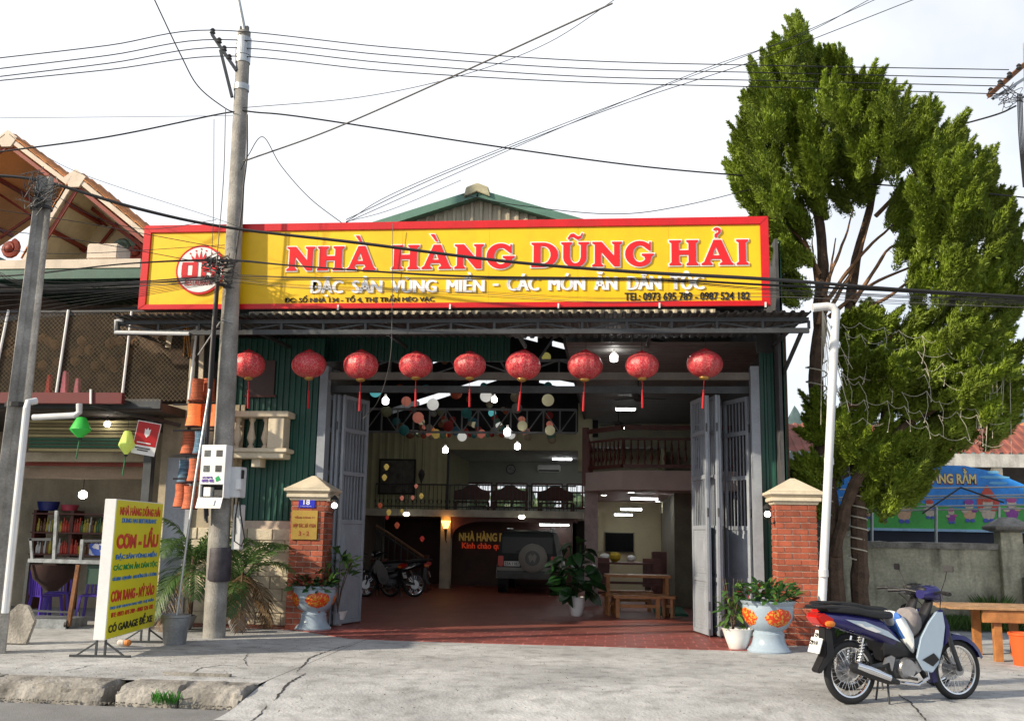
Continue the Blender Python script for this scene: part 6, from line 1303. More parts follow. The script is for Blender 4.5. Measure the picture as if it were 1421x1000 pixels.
# ================================================================ RIGHT SIDE
gw = thing('garden_wall', 'weathered concrete boundary wall with a capped pier at right', 'wall', (8, 20.5, 0)); GY = 20.2
gzt = V(1300, 752, GY).z; g0 = V(1165, 800, GY).x; g1 = V(1398, 800, GY).x
STW = mat('stained_wall', (.44, .42, .32), .95, var=.35, scale=2.2, bump=.5, bscale=20, dirt=.85)
MB().box(g0 - .3, g1 + 6, GY, GY + .15, -.1, gzt - .12).build('panel', STW, gw)
m = MB(); n = 50; rg = []
for i in range(n + 1):
    x = lerp(g0 - .3, g1 + 6, i / n); j = .02 * noise.noise(Vector((x * 4, 0, 1))); rg.append([(x, GY - .06, gzt - .12), (x, GY - .07, gzt - .01 + j), (x, GY + .22, gzt + j), (x, GY + .22, gzt - .12)])
m.rings(rg).build('coping', OLDC, gw, smooth=False)
def pier(x, w, zt, cap=True):
    MB().box(x - w, x + w, GY - .16, GY + .2, -.1, zt).build('pier', OLDC if not cap else STW, gw, bevel=.01)
    if cap: MB().rings([[(x - a, GY + .02 - a - .02, z), (x + a, GY + .02 - a - .02, z), (x + a, GY + .02 + a, z), (x - a, GY + .02 + a, z)] for a, z in ((w * 1.1, zt), (w * 1.75, zt + .05), (w * 1.8, zt + .1), (w * .5, zt + .28))]).build('pier_cap', OLDC, gw, bevel=.01)
pier(V(1403, 800, GY).x, .2, V(1400, 738, GY).z); pier(V(1172, 800, GY).x, .2, V(1172, 735, GY).z)
MB().box(V(1412, 800, GY).x, g1 + 1.2, GY - .45, GY - .2, -.1, V(1420, 800, GY).z).build('grey_block', POLEC, gw, bevel=.01)
# shed
sd = thing('roadside_shed', 'low shed with rusty red corrugated roof behind the wall', 'shed', (10, 30, 0)); Ys = 29
RR = mat('rusty_red_sheet', (.26, .085, .06), .7, .1, var=.3, scale=3, bump=.1, dirt=.2); ORR = mat('orange_sheet_roof', (.55, .2, .08), .7, var=.2, scale=2, dirt=.1)
a = V(1075, 627, Ys); c = V(1440, 627, Ys); zz = V(1250, 607, Ys + 1.6).z
m = MB(); corr(m, (a.x - 1, Ys, a.z), (1, 0, 0), (0, 1.8, zz - a.z + .35), c.x - a.x + 3, 2.2, .25, .04, (0, 0, 1)); m.build('roof', RR, sd, smooth=False)
q = V(1395, 622, Ys + 2.2); e = V(1450, 580, Ys + 3)
m = MB(); m.add([(q.x - 1.2, Ys + 2, a.z + .3), (e.x + 4, Ys + 2, a.z + .3), (e.x + 4, Ys + 4, e.z + .5), (e.x, Ys + 4, e.z + .1)], [(0, 1, 2, 3)]).build('side_roof', ORR, sd)
MB().box(a.x - 1, c.x + 2, Ys - .1, Ys + .1, V(1250, 647, Ys).z, V(1250, 629, Ys).z).build('concrete_lintel', mat('pale_lintel', (.5, .5, .48), .9, var=.2, dirt=.6, bump=.3), sd)
MB().box(a.x - 1, c.x + 2, Ys + 2.5, Ys + 2.6, -.1, a.z).build('back_wall', mat('shed_dim_wall', (.16, .15, .13), .9, var=.2), sd)
for x in (1190, 1385): q = V(x, 700, Ys); MB().box(q.x - .15, q.x + .15, Ys - .08, Ys + .2, -.1, V(1250, 647, Ys).z).build('post', OLDC, sd)
# festival banner
Yb2 = 24.; bn = thing('festival_banner', 'blue and green festival banner with arched top and cartoon picture', 'banner', V(1290, 720, Yb2))
SKB = mat('banner_blue', (.03, .27, .80), .5, var=.25, scale=1.5, bump=0); GRB = mat('banner_green', (.07, .42, .08), .5, var=.2, scale=2, bump=0)
pts = [V(1156, 731, Yb2), V(1156, 672, Yb2)] + [V(x, y, Yb2) for x, y in ((1180, 660), (1220, 650), (1260, 646), (1300, 645), (1340, 646), (1380, 655), (1421, 672), (1460, 690), (1460, 731))]
MB().prism([(p.x, p.z) for p in pts], (0, Yb2, 0), (1, 0, 0), (0, 0, 1), (0, .02, 0)).build('sheet', SKB, bn)
a = V(1156, 731, Yb2); b_ = V(1460, 703, Yb2); MB().prism([(a.x, a.z), (b_.x, a.z), (b_.x, b_.z)] + [(lerp(b_.x, a.x, k / 12), b_.z + .06 * math.sin(k)) for k in range(1, 12)] + [(a.x, b_.z)], (0, Yb2 - .004, 0), (1, 0, 0), (0, 0, 1), (0, .003, 0)).build('green_print', GRB, bn)
MB().box(a.x, b_.x, Yb2 - .03, Yb2 + .02, a.z - .06, a.z).build('hem', mat('pale_blue_hem', (.3, .5, .7), .5), bn)
LBL = mat('banner_light_blue', (.15, .45, .75), .5, var=0, bump=0)
random.seed(21)
for x, y, w in ((1380, 662, 20), (1385, 670, 12), (1378, 655, 8), (1400, 690, 14)): q = V(x, y, Yb2); s = mpx(Yb2); MB().ell((q.x, Yb2 - .005, q.z), (w * s, .003, 2.2 * s), 14, 5).build('cloud_print', LBL, bn)
q0 = V(1195, 672, Yb2); YT = mat('banner_yellow_text', (.85, .72, .30), .5, var=0, bump=0); BT = mat('banner_brown_text', (.30, .05, .02), .5, var=0, bump=0)
a = V(1195, 671, Yb2); b_ = V(1354, 649, Yb2); text('TRUNG THU TRĂNG RẰM', (a.x, Yb2 - .012, a.z), (1, 0, 0), (0, 0, 1), b_.x - a.x, (b_.z - a.z), BT, bn, bold=.07, depth=.003, nrm=(0, 1, 0)); text('TRUNG THU TRĂNG RẰM', (a.x + .01, Yb2 - .017, a.z + .03), (1, 0, 0), (0, 0, 1), b_.x - a.x - .02, (b_.z - a.z) - .05, YT, bn, bold=.03, depth=.003, nrm=(0, 1, 0))
PC = [mat('print_%d' % i, c, .5, var=.15, scale=20, bump=0) for i, c in enumerate(((.55, .08, .30), (.30, .06, .35), (.60, .08, .05), (.65, .40, .25), (.08, .12, .5), (.6, .5, .4)))]
for i, (x, y, s) in enumerate(((1226, 712, 1.), (1254, 707, 1.5), (1290, 706, 1.1), (1320, 715, .9), (1345, 708, 1.3), (1371, 706, 1.5), (1404, 706, 1.4), (1205, 705, 1.2))):
    q = V(x, y, Yb2); k = mpx(Yb2) * s; fl_ = Yb2 - .008
    D = lambda dx, dz, rx, rz, m_: MB().ell((q.x + dx * k, fl_, q.z + dz * k), (rx * k, .004, rz * k), 12, 6).build('printed_child', m_, bn)
    D(0, -3, 6, 7, PC[(i * 2 + 1) % 6]); fl_ -= .005; D(0, 5, 4.4, 4.6, PC[5]); fl_ -= .004; D(0, 8.5, 4.8, 2.8, PC[i % 3]); D(-5, -1, 3, 2, PC[5]); D(5, 0, 3, 2, PC[(i + 2) % 5]); fl_ -= 0; D(-2.5, -10, 2.4, 2, PC[4]); D(2.5, -10, 2.4, 2, PC[4])
q = V(1371, 700, Yb2); k = mpx(Yb2); MB().prism([(-14 * k, -6 * k), (14 * k, -6 * k), (14 * k, 6 * k), (0, 26 * k), (-14 * k, 6 * k)], (q.x, Yb2 - .0075, q.z), (1, 0, 0), (0, 0, 1), (0, -.002, 0)).build('printed_house', PC[2], bn)
# steel handrail in front of the banner, dark tarp below
MB_ = mat('navy_tarp', (.012, .016, .035), .6, var=.2, bump=.3, bscale=6); a = V(1160, 790, Yb2 + .1); b_ = V(1460, 733, Yb2 + .1); tag(MB().box(a.x, b_.x, Yb2 + .1, Yb2 + .13, -.1, b_.z).build('tarpaulin', MB_), 'dark navy tarpaulin hanging below the festival banner', 'tarpaulin')
hr = thing('steel_handrail', 'galvanised steel pipe handrail frame standing before the festival banner', 'railing', V(1300, 750, 22.8)); Yh = 22.8
for y in (676, 687, 690.5, 701, 706): MB().tube([V(1165, y + 3, Yh), V(1440, y - 1, Yh)], .018, 6).build('rail', GALV, hr)
for x in (1210, 1299, 1386): MB().tube([V(x, 765, Yh), V(x, 703, Yh)], .035, 8).build('post', GALV, hr)
for p_, q_ in (((1280, 712), (1333, 676)), ((1333, 676), (1393, 697)), ((1170, 690), (1210, 704))): MB().tube([V(*p_, Yh - .06), V(*q_, Yh - .06)], .02, 6).build('brace', DKST, hr)
for p_, q_ in (((1333, 676), (1333, 700)),): pass
# white drain pipe
tag(MB().tube(spline([V(1140, 849, 15.4), V(1150, 640, 15.3), V(1159, 450, 15.2)], 6) + [V(1160, 432, 15.2), V(1155, 426, 15.2), V(1148, 425, 15.2), V(1128, 427, 15.2)], .064, 16).build('drain_pipe', mat('white_pvc', (.70, .72, .74), .3, var=.05, bump=.02, dirt=.08), smooth=True), 'tall white plastic drain pipe leaning by sunlit pillar', 'drain pipe')
for y in (795, 640, 540): 
    q = V(1140 + (849 - y) * .05, y, 15.35); tag(MB().lathe([(.072, -.05), (.072, .05)], q, 16).build('pipe_collar', PVC), 'collar joint on the white drain pipe, ' + {795: 'lowest', 640: 'middle', 540: 'upper'}[y], 'pipe collar', 'collars on the white drain pipe')
# rough wooden table at right edge
wt = thing('plank_table', 'rough orange plank table with grey plank top at right edge', 'table', V(1400, 870, 14.6)); Yt = 14.6
random.seed(31)
for i in range(5):
    a = V(1335 - (4 - i) * 2, 845, Yt); z = V(1400, 843, Yt).z; w = .2; MB().box(a.x - random.uniform(0, .25) - .1, a.x + 3.2, Yt - .1 + i * .22, Yt + .1 + i * .22, z - .03, z + random.uniform(0, .008)).build('plank', mat('table_plank', (.34, .20, .10), .8, var=.3, scale=6, bump=.3, rnd=.2), wt, bevel=.004)  # all planks share one brown, varied at random per plank
a = V(1362, 857, Yt); MB().box(a.x, a.x + 3, Yt - .06, Yt, z - .2, z - .035).build('apron', WOOD, wt, bevel=.006)
for x in (1385, 1440): q = V(x, 870, Yt); MB().box(q.x - .05, q.x + .05, Yt + .0, Yt + .1, 0, z - .035).build('leg', WOOD, wt); MB().box(q.x - .05, q.x + .05, Yt + .8, Yt + .9, 0, z - .035).build('leg', WOOD, wt)
q = V(1425, 905, 14.2); t = thing('plastic_bucket', 'orange red plastic bucket under the plank table', 'bucket', (q.x, 14.3, 0)); MB().lathe([(.13, 0), (.17, .38), (.185, .39), (.185, .42), (.16, .42), (.01, .06)], n=24).build('pail', mat('orange_plastic', (.7, .10, .02), .35, var=.03, bump=0), t, local=True)
q = V(1460, 905, 14.0); t = thing('plastic_bucket', 'white plastic bucket beside the orange one', 'bucket', (q.x, 14.0, 0)); MB().lathe([(.14, 0), (.19, .42), (.2, .43), (.2, .46), (.17, .46), (.01, .06)], n=24).build('pail', WHT, t, local=True)
# weeds
def weeds(nm, lab, x0, x1, Y0, Y1, n, h, m_, seed, kind='stuff'):
    random.seed(seed); m = MB()
    for i in range(n):
        b = Vector((random.uniform(x0, x1), random.uniform(Y0, Y1), 0)); b.z = gz(b.x, b.y) if b.y < 16 and b.x > -3.7 else 0
        a = random.uniform(0, 6.3); L = h * random.uniform(.4, 1.2); tip = b + Vector((math.cos(a) * L * .6, math.sin(a) * L * .6, L)); w = Vector((-math.sin(a), math.cos(a), 0)) * L * .05; mid = b.lerp(tip, .6) + Vector((0, 0, L * .12))
        m.add([b, mid + w, tip, mid - w], [(0, 1, 2), (0, 2, 3)])
    return tag(m.build(nm, m_, smooth=False), lab, 'weeds', kind=kind)
WD = leafmat('weed_leaf', (.09, .17, .04), rnd=0, scale=6)
weeds('weeds', 'green weeds along foot of the stained boundary wall', V(1240, 860, 19.8).x, V(1421, 860, 19.8).x + 1, 19.2, 20.1, 3200, .24, WD, 1); weeds('weeds', 'tall weed tuft in front of the wall pier', V(1382, 830, 19.6).x - .15, V(1382, 830, 19.6).x + .15, 19.6, 19.9, 150, .55, WD, 2)
weeds('weeds', 'small green weed growing at the kerb end', G(232, 975, -.15).x - .12, G(232, 975, -.15).x + .14, 9.98, 10.1, 130, .12, leafmat('fresh_weed', (.06, .26, .03), rnd=0), 3).location.z = -.15
weeds('weeds', 'ivy and weeds at the base of the tree trunks', V(1165, 880, 17.2).x - .3, V(1200, 880, 17.2).x + .4, 16.6, 17.4, 500, .25, WD, 4)
# ---------------------------------------------------------------- juniper tree
TY = 17.4
TB = V(1165, 880, TY); TB.z = 0
tr = thing('juniper_tree', 'big twisted juniper with bright green plumes towering right of signboard', 'tree', (TB.x, TY, 0))
def limb(nm, pts, rs, m_=BARK, seed=0):
    p = spline([V(x, y, TY + dy) for x, y, dy in pts], 6); n = len(p); r = []
    for i, q in enumerate(p):
        t = i / (n - 1) * (len(rs) - 1); k = min(int(t), len(rs) - 2); r.append(lerp(rs[k], rs[k + 1], t - k) * (1 + .22 * noise.noise(Vector((i * .9, seed, 0))))); p[i] = q + Vector((noise.noise(Vector((i * .4, seed, 3))), noise.noise(Vector((i * .4, seed, 7))), 0)) * .035
    return MB().tube(p, r, 9).build(nm, m_, tr, smooth=True)
limb('trunk', [(1158, 885, 0), (1156, 780, 0), (1150, 690, .1), (1138, 600, .1), (1132, 520, .1), (1138, 440, .1), (1140, 330, .1), (1118, 220, .1), (1108, 110, 0)], [.2, .17, .15, .13, .12, .12, .09, .05, .02], seed=1)
limb('trunk', [(1197, 885, .1), (1193, 780, .1), (1191, 680, .1), (1188, 570, .15), (1178, 480, .2), (1185, 380, .2), (1215, 250, .2), (1225, 170, .1)], [.17, .14, .13, .11, .1, .09, .05, .02], seed=2)
limb('limb', [(1158, 770, -.1), (1175, 700, -.15), (1205, 640, -.2), (1250, 595, -.2), (1305, 560, -.2), (1360, 500, 0)], [.11, .1, .09, .07, .05, .03], seed=3)
limb('limb', [(1205, 640, -.2), (1225, 590, 0), (1230, 500, .1), (1245, 430, .2)], [.07, .06, .05, .03], seed=4)
DB = mat('orange_dead_branch', (.22, .12, .065), .9, var=.3, scale=8, bump=.5)
for k, pts in enumerate([[(1140, 410), (1165, 350), (1185, 290)], [(1145, 420), (1190, 360), (1232, 318), (1258, 302)], [(1150, 430), (1180, 380), (1200, 330), (1210, 290)], [(1140, 400), (1120, 340), (1095, 300)], [(1150, 440), (1200, 400), (1260, 372), (1300, 360)], [(1138, 380), (1110, 330), (1070, 302)], [(1135, 450), (1150, 390), (1160, 330)], [(1185, 420), (1230, 350), (1262, 330)], [(1180, 440), (1250, 400), (1310, 340)],
        [(1145, 430), (1130, 380), (1128, 330)], [(1165, 562), (1195, 562), (1215, 558)], [(1245, 450), (1258, 520), (1270, 560)], [(1265, 610), (1275, 650), (1255, 690)], [(1140, 445), (1150, 420), (1145, 404)], [(1300, 560), (1340, 520), (1390, 500)], [(1230, 470), (1290, 440), (1350, 380)], [(1215, 300), (1270, 240), (1300, 190)]]):
    limb('branch', [(x, y, .05 * (k % 5) - .1) for x, y in pts], [.04, .025, .01], DB if k not in (12,) else BARK, seed=10 + k)
polys = [([(1106, 26), (1130, 70), (1165, 85), (1195, 115), (1212, 112), (1245, 150), (1262, 165), (1285, 145), (1310, 185), (1330, 200), (1345, 215), (1340, 260), (1375, 265), (1390, 300), (1408, 335), (1415, 350), (1410, 375), (1418, 400), (1412, 440), (1340, 436), (1290, 425), (1270, 400), (1255, 345), (1262, 300), (1215, 262), (1150, 290), (1100, 300), (1050, 320), (1020, 290), (1018, 240), (1035, 180), (1030, 150), (1055, 110), (1082, 70)], 330),
 ([(1362, 232), (1378, 240), (1395, 300), (1370, 300)], 8),
 ([(1050, 300), (1112, 300), (1118, 370), (1108, 440), (1066, 420), (1066, 340)], 34),
 ([(1300, 425), (1410, 430), (1402, 480), (1418, 500), (1405, 560), (1398, 600), (1370, 612), (1340, 622), (1305, 612), (1290, 600), (1310, 565), (1290, 545), (1240, 555), (1190, 545), (1175, 505), (1240, 500), (1300, 470)], 150),
 ([(1195, 590), (1240, 600), (1290, 605), (1315, 625), (1285, 645), (1270, 685), (1245, 702), (1205, 690), (1190, 640)], 55),
 ([(1112, 540), (1150, 500), (1152, 700), (1132, 720), (1114, 690), (1112, 650), (1128, 620), (1108, 580)], 26),
 ([(1150, 440), (1300, 430), (1312, 600), (1240, 600), (1200, 585), (1165, 520)], 90), ([(1150, 560), (1200, 560), (1210, 640), (1160, 680)], 14)]
def inside(x, y, pg):
    c = False; j = len(pg) - 1
    for i in range(len(pg)):
        if (pg[i][1] > y) != (pg[j][1] > y) and x < (pg[j][0] - pg[i][0]) * (y - pg[i][1]) / (pg[j][1] - pg[i][1]) + pg[i][0]: c = not c
        j = i
    return c
rng = np.random.default_rng(5); random.seed(5); LV = []; MASS = []
for pi, (pg, num) in enumerate(polys):
    xa, xb_ = min(p[0] for p in pg), max(p[0] for p in pg); ya, yb_ = min(p[1] for p in pg), max(p[1] for p in pg)
    nm = max(2, int(num / (2.1 if pi == 0 else 1.9))); k = 0; tries = 0; loc_ = []
    dmin = 20 if pi == 0 else 16
    while k < nm and tries < 6000:
        tries += 1; x, y = random.uniform(xa, xb_), random.uniform(ya, yb_)
        if not inside(x, y, pg): continue
        e = all(inside(x + dx, y + dy, pg) for dx, dy in ((24, 0), (-24, 0), (0, 20), (0, -26)))
        D_ = (1.7 if pi == 0 else 1.0) * (1 if e else .3); dy = random.uniform(-D_, D_)
        if any((x - a) ** 2 + ((y - b) * .75) ** 2 + ((dy - c) * 55) ** 2 < dmin ** 2 for a, b, c in loc_): continue
        loc_.append((x, y, dy)); k += 1; MASS.append((x, y, dy, pi, e))
for x, y in ((1106, 62), (1098, 88), (1118, 100), (1088, 118), (1068, 130), (1044, 172), (1150, 112), (1166, 105), (1195, 135), (1212, 130), (1240, 168), (1262, 180), (1285, 168), (1310, 200), (1330, 218), (1345, 240), (1366, 262), (1388, 330), (1402, 362), (1405, 410), (1032, 255), (1034, 205), (1052, 285), (1080, 170), (1120, 160), (1390, 300)): MASS.append((x, y, random.uniform(-.3, .3), 0, False))
MASS.append((1106, 44, 0, 9, False)); MASS.append((1372, 246, 0, 9, False))
for x, y, dy, pi, e in MASS:
    c = V(x, y, TY + dy); cx = V(1165 + (y < 440) * max(0, (y - 200)) * .35, y, TY); out = Vector((c.x - cx.x, dy * 1.1, 0)); ol = max(.35, out.length); o2 = out / ol
    big = pi in (0, 1, 9); md = (Vector((o2.x * .5, o2.y * .6, 1.1 if big else .55)) + Vector((random.gauss(0, .12), random.gauss(0, .1), 0))).normalized()
    Rm = random.uniform(.24, .40) * (1 if e else .5) * (1 if big else .85) * (.5 if pi == 9 else 1)
    for q in range(9 if big else 7):
        v = Vector((random.gauss(0, 1), random.gauss(0, 1), random.gauss(0, .8))).normalized(); v = (v + md * .35)
        tip = c + v * Rm * random.uniform(.6, 1.0) + md * Rm * random.uniform(0, .9); d = (md + v * (.55 if e else .28)).normalized(); L = random.uniform(.38, .62) * (1 if big else .8) * (1 if e else 1.25)
        LV.append((tip - d * L * .7, d, L, random.uniform(.09, .14)))
nk = 480; N = len(LV) * nk
B = np.array([v[0] for v in LV]); Dm = np.array([v[1] for v in LV]); Ls = np.array([v[2] for v in LV]); Rs = np.array([v[3] for v in LV])
idx = np.repeat(np.arange(len(LV)), nk); t = rng.random(N) ** .8; ang = rng.random(N) * 2 * PI
lob = 1 + .35 * np.sin(ang * 3 + t * 9 + idx) ; rad = Rs[idx] * np.sin(PI * np.clip(t * .86 + .12, 0, 1)) ** .8 * lob * (.35 + .7 * rng.random(N) ** .5)
rad *= np.clip(1.25 - t, .12, 1); d = Dm[idx]; u = np.cross(d, [0.01, 1, 0.02]); u /= np.linalg.norm(u, axis=1)[:, None]; w = np.cross(d, u)
rad_dir = u * np.cos(ang)[:, None] + w * np.sin(ang)[:, None]
p = B[idx] + d * (t * Ls[idx])[:, None] + rad_dir * rad[:, None]
ax = d * .9 + rad_dir * .55 + rng.normal(0, .3, (N, 3)); ax /= np.linalg.norm(ax, axis=1)[:, None]
sd = np.cross(ax, rad_dir + rng.normal(0, .35, (N, 3))); sd /= np.linalg.norm(sd, axis=1)[:, None]
ln = .03 + .045 * rng.random(N); wd = .008 + .008 * rng.random(N)
v0 = p - ax * ln[:, None] * .3; v1 = p + sd * wd[:, None]; v2 = p + ax * ln[:, None]; v3 = p - sd * wd[:, None]
co = np.stack([v0, v1, v2, v3], 1).reshape(-1, 3) - np.array(tr.location)
me = bpy.data.meshes.new('crown'); me.vertices.add(4 * N); me.vertices.foreach_set('co', co.ravel()); me.loops.add(4 * N); me.loops.foreach_set('vertex_index', np.arange(4 * N, dtype=np.int32)); me.polygons.add(N); me.polygons.foreach_set('loop_start', np.arange(N, dtype=np.int32) * 4)
me.update(calc_edges=True); JM = leafmat('juniper_foliage', (.185, .26, .022), var=.42, scale=1.6, rnd=0, tl=.12, rough=.6); me.materials.append(JM)
cr_ = bpy.data.objects.new('crown', me); COL.objects.link(cr_); cr_.parent = tr
# string lights in the tree, rope light round the trunk
SLW = mat('string_light_wire', (.55, .52, .42), .5, var=0, bump=0)
t = thing('rope_light', 'white rope light coiled round the right hand tree trunk', 'rope light', (V(1190, 700, TY).x, TY, 0)); pts = []
for k in range(150):
    y = 560 + k * 1.45; a = k * .62; c = V(1189 + 2 * math.sin(y * .02), y, TY + .1); r = .155 + .01 * math.sin(k); pts.append(c + Vector((r * math.cos(a), r * math.sin(a), 0)))
MB().tube(pts, .012, 5).build('rope', SLW, t, smooth=True)
t = thing('rope_light', 'white rope light coiled round the left tree trunk behind the drain pipe', 'rope light', (V(1140, 600, TY).x, TY, 0)); pts = []
for k in range(150):
    y = 500 + k * 1.9; a = k * .6; c = V(1133 + max(0, (y - 560)) * .085, y, TY + .1); pts.append(c + Vector((.18 * math.cos(a), .18 * math.sin(a), 0)))
MB().tube(pts, .012, 5).build('rope', SLW, t, smooth=True)
t = thing('string_lights', 'net of white string lights draped over the lower juniper crown', 'string lights', V(1250, 520, TY - .9)); random.seed(77); m = MB()
nodes = [[(1145 + i * 27 + random.uniform(-8, 8), 440 + j * 22 + i * 4 + random.uniform(-8, 8)) for i in range(10)] for j in range(7)]
for j in range(7):
    for i in range(9):
        if random.random() < .75: a = V(*nodes[j][i], TY - 1. + random.uniform(-.1, .1)); b = V(*nodes[j][i + 1], TY - 1.); m = MB(); m.tube(sagline(a, b, .08, 6), .0035, 4); m.build('strand', SLW, t, smooth=True)
        if j < 6 and random.random() < .8: a = V(*nodes[j][i], TY - 1.); b = V(nodes[j + 1][i][0] + 6, nodes[j + 1][i][1] + random.uniform(0, 18), TY - 1.02); m = MB(); m.tube([a, a.lerp(b, .5) + Vector((.04, 0, 0)), b], .0035, 4); m.ell(b, .011, 6, 4); m.build('strand', SLW, t, smooth=True)
for i in range(14):
    x = random.uniform(1350, 1405); y = random.uniform(470, 520); a = V(x, y, TY - .8); MB().tube([a, V(x + 1, y + 50, TY - .8), V(x + random.uniform(-4, 4), y + random.uniform(70, 120), TY - .8)], .005, 4).build('strand', SLW, t, smooth=True)
for i in range(12):
    x = 1143 + i * 4; a = V(1141, 430, 15.9); MB().tube(sagline(a, V(x - 4, 500 + random.uniform(0, 90), 16.2), .02, 5), .005, 4).build('strand', SLW, t, smooth=True)
# ================================================================ MOTORCYCLE
BPU = mat('deep_blue_purple_paint', (.018, .016, .11), .18, var=.03, bump=0, spec=.7); LBP = mat('pale_blue_plastic', (.42, .52, .62), .3, var=.03, bump=0); BKP = mat('black_plastic', (.012, .012, .014), .4, var=.1, bump=.05); SEATM = mat('black_seat_vinyl', (.014, .014, .015), .55, var=.1, bump=.2)
TLR = mat('red_lens', (.55, .02, .015), .1, var=0, bump=0); ALU = mat('cast_aluminium', (.42, .42, .43), .35, .9, var=.15, bump=.1); ORL = mat('orange_lens', (.7, .2, .02), .12, var=0, bump=0)
def sect(m, secs, n=16):
    """secs: (x, z, half width, half height, power)"""
    rg = []
    for x, z, hw, hh, pw in secs:
        ring = []
        for k in range(n):
            a = 2 * PI * k / n; c, s = math.cos(a), math.sin(a); ring.append((x, hw * math.copysign(abs(c) ** pw, c), z + hh * math.copysign(abs(s) ** pw, s)))
        rg.append(ring)
    return m.rings(rg)
HB = -.07
def wheel(t, x, r, z):
    o = []
    m = MB(); rg = []
    for k in range(48):
        a = 2 * PI * k / 48; rg.append([(x + (r - .032 + .036 * math.cos(b)) * math.cos(a), .034 * math.sin(b) * .9, z + (r - .032 + .036 * math.cos(b)) * math.sin(a)) for b in [2 * PI * j / 12 for j in range(12)]])
    m.rings(rg, closed=True); ty = m.build('tyre', BLK, t, local=True, smooth=True)
    m = MB(); rg = []
    for k in range(48):
        a = 2 * PI * k / 48; rr = r - .068; rg.append([(x + (rr + dr) * math.cos(a), dy, z + (rr + dr) * math.sin(a)) for dr, dy in ((.01, -.024), (.01, .024), (-.004, .02), (-.008, 0), (-.004, -.02))])
    m.rings(rg, closed=True).build('rim', CHROME, t, local=True, smooth=True)
    m = MB()
    for k in range(32):
        a = 2 * PI * k / 32; b = a + (.5 if k % 2 else -.5); s = .03 if k % 4 < 2 else -.03; m.tube([(x + .04 * math.cos(b), s, z + .04 * math.sin(b)), (x + (r - .07) * math.cos(a), 0, z + (r - .07) * math.sin(a))], .0022, 4)
    tag(m.build('spokes', CHROME, t, local=True), kind='stuff')
    MB().tube([(x, -.06, z), (x, .06, z)], .05, 20).build('hub', ALU, t, local=True); MB().tube([(x, .062, z), (x, .075, z)], .105, 28).build('brake_drum', ALU, t, local=True)
def motorcycle(lab, loc, rz, paint, accent, mir=True):
    t = thing('motorcycle', lab, 'motorcycle', loc, rz)
    r = .285; wheel(t, 0, r, r); wheel(t, 1.24, r, r)
    m = MB(); sect(m, [(-.36, .80, .02, .015, .8), (-.30, .785, .07, .05, .8), (-.1, .75, .11, .085, .75), (.12, .71, .125, .10, .7), (.32, .66, .12, .11, .7), (.46, .58, .10, .10, .7), (.56, .50, .07, .07, .8)]); m.build('tail_fairing', paint, t, local=True, smooth=True)
    for s in (-1, 1):
        MB().prism([(-.12, .77), (.1, .75), (.36, .66), (.5, .56), (.3, .63), (.06, .70)], (0, s * .128, 0), (1, 0, 0), (0, 0, 1), (0, s * .006, 0)).build('decal', accent, t, local=True)
        MB().prism([(.0, .735), (.06, .73), (.1, .70), (.18, .70), (.28, .655), (.22, .65), (.1, .685)], (0, s * .1345, 0), (1, 0, 0), (0, 0, 1), (0, s * .003, 0)).build('decal', WHT, t, local=True)
    m = MB(); sect(m, [(-.28, .85, .09, .02, .6), (-.15, .855, .125, .035, .6), (.05, .84, .135, .04, .6), (.18, .815, .13, .04, .6), (.3, .80, .12, .04, .6), (.45, .80, .09, .035, .6), (.54, .79, .04, .025, .7)]); m.build('seat', SEATM, t, local=True, smooth=True)
    m = MB(); m.tube([(-.05, -.1, .87), (-.32, -.11, .88), (-.42, -.07, .88), (-.42, .07, .88), (-.32, .11, .88), (-.05, .1, .87)], .012, 8); m.build('grab_rail', BKP, t, local=True)
    m = MB(); m.box(-.44, -.2, -.08, .08, .862, .872); m.build('rack_plate', BKP, t, local=True)
    MB().prism([(-.43, .80), (-.34, .83), (-.2, .76), (-.24, .68), (-.36, .71)], (0, -.105, 0), (1, 0, 0), (0, 0, 1), (0, .21, 0)).build('tail_light', TLR, t, local=True, bevel=.02)
    for s in (-1, 1): MB().ell((-.28, s * .115, .73), (.06, .02, .03), 10, 6).build('indicator', ORL, t, local=True)
    MB().prism([(-.30, .70), (-.22, .66), (-.20, .45), (-.36, .28), (-.40, .30), (-.30, .46)], (0, -.06, 0), (1, 0, 0), (0, 0, 1), (0, .12, 0)).build('rear_mudguard', BKP, t, local=True, bevel=.01)
    MB().box(-.005, .005, -.09, .09, -.07, .07).xf(Matrix.Translation((-.375, 0, .53)) @ Matrix.Rotation(.35, 4, 'Y')).build('number_plate', WHT, t, local=True)
    text('29 H1', (-.395, .06, .535), (0, -1, 0), (.34, 0, .94), .12, .04, BLKP, t, 'plate_lettering', .02, .004, (-.94, 0, .34), local=True)
    m = MB(); sect(m, [(.0, .30, .02, .03, .9), (.2, .33, .025, .035, .9), (.45, .36, .03, .04, .9)]); m.xf(Matrix.Translation((0, .07, 0))).build('swing_arm', BKP, t, local=True, smooth=True)
    sect(MB(), [(.0, .31, .012, .02, .9), (.45, .37, .015, .03, .9)]).xf(Matrix.Translation((0, -.075, 0))).build('swing_arm', STEEL, t, local=True)
    for s in (-1, 1):
        m = MB(); m.tube([(.02, s * .09, .31), (.1, s * .09, .60)], .012, 8); m.build('shock_rod', CHROME, t, local=True)
        m = MB(); m.tube([(.035 + .06 * k / 60 + .024 * math.cos(k * .8) * .9, s * .09 + .024 * math.sin(k * .8), .36 + .2 * k / 60) for k in range(61)], .006, 5); m.build('spring', GALV, t, local=True)
    m = MB(); m.tube([(-.09, -.15, .36), (-.06, -.15, .345), (.1, -.15, .30), (.34, -.14, .225), (.46, -.12, .20)], [.03, .048, .05, .042, .022], 16); m.build('silencer', BKP, t, local=True, smooth=True)
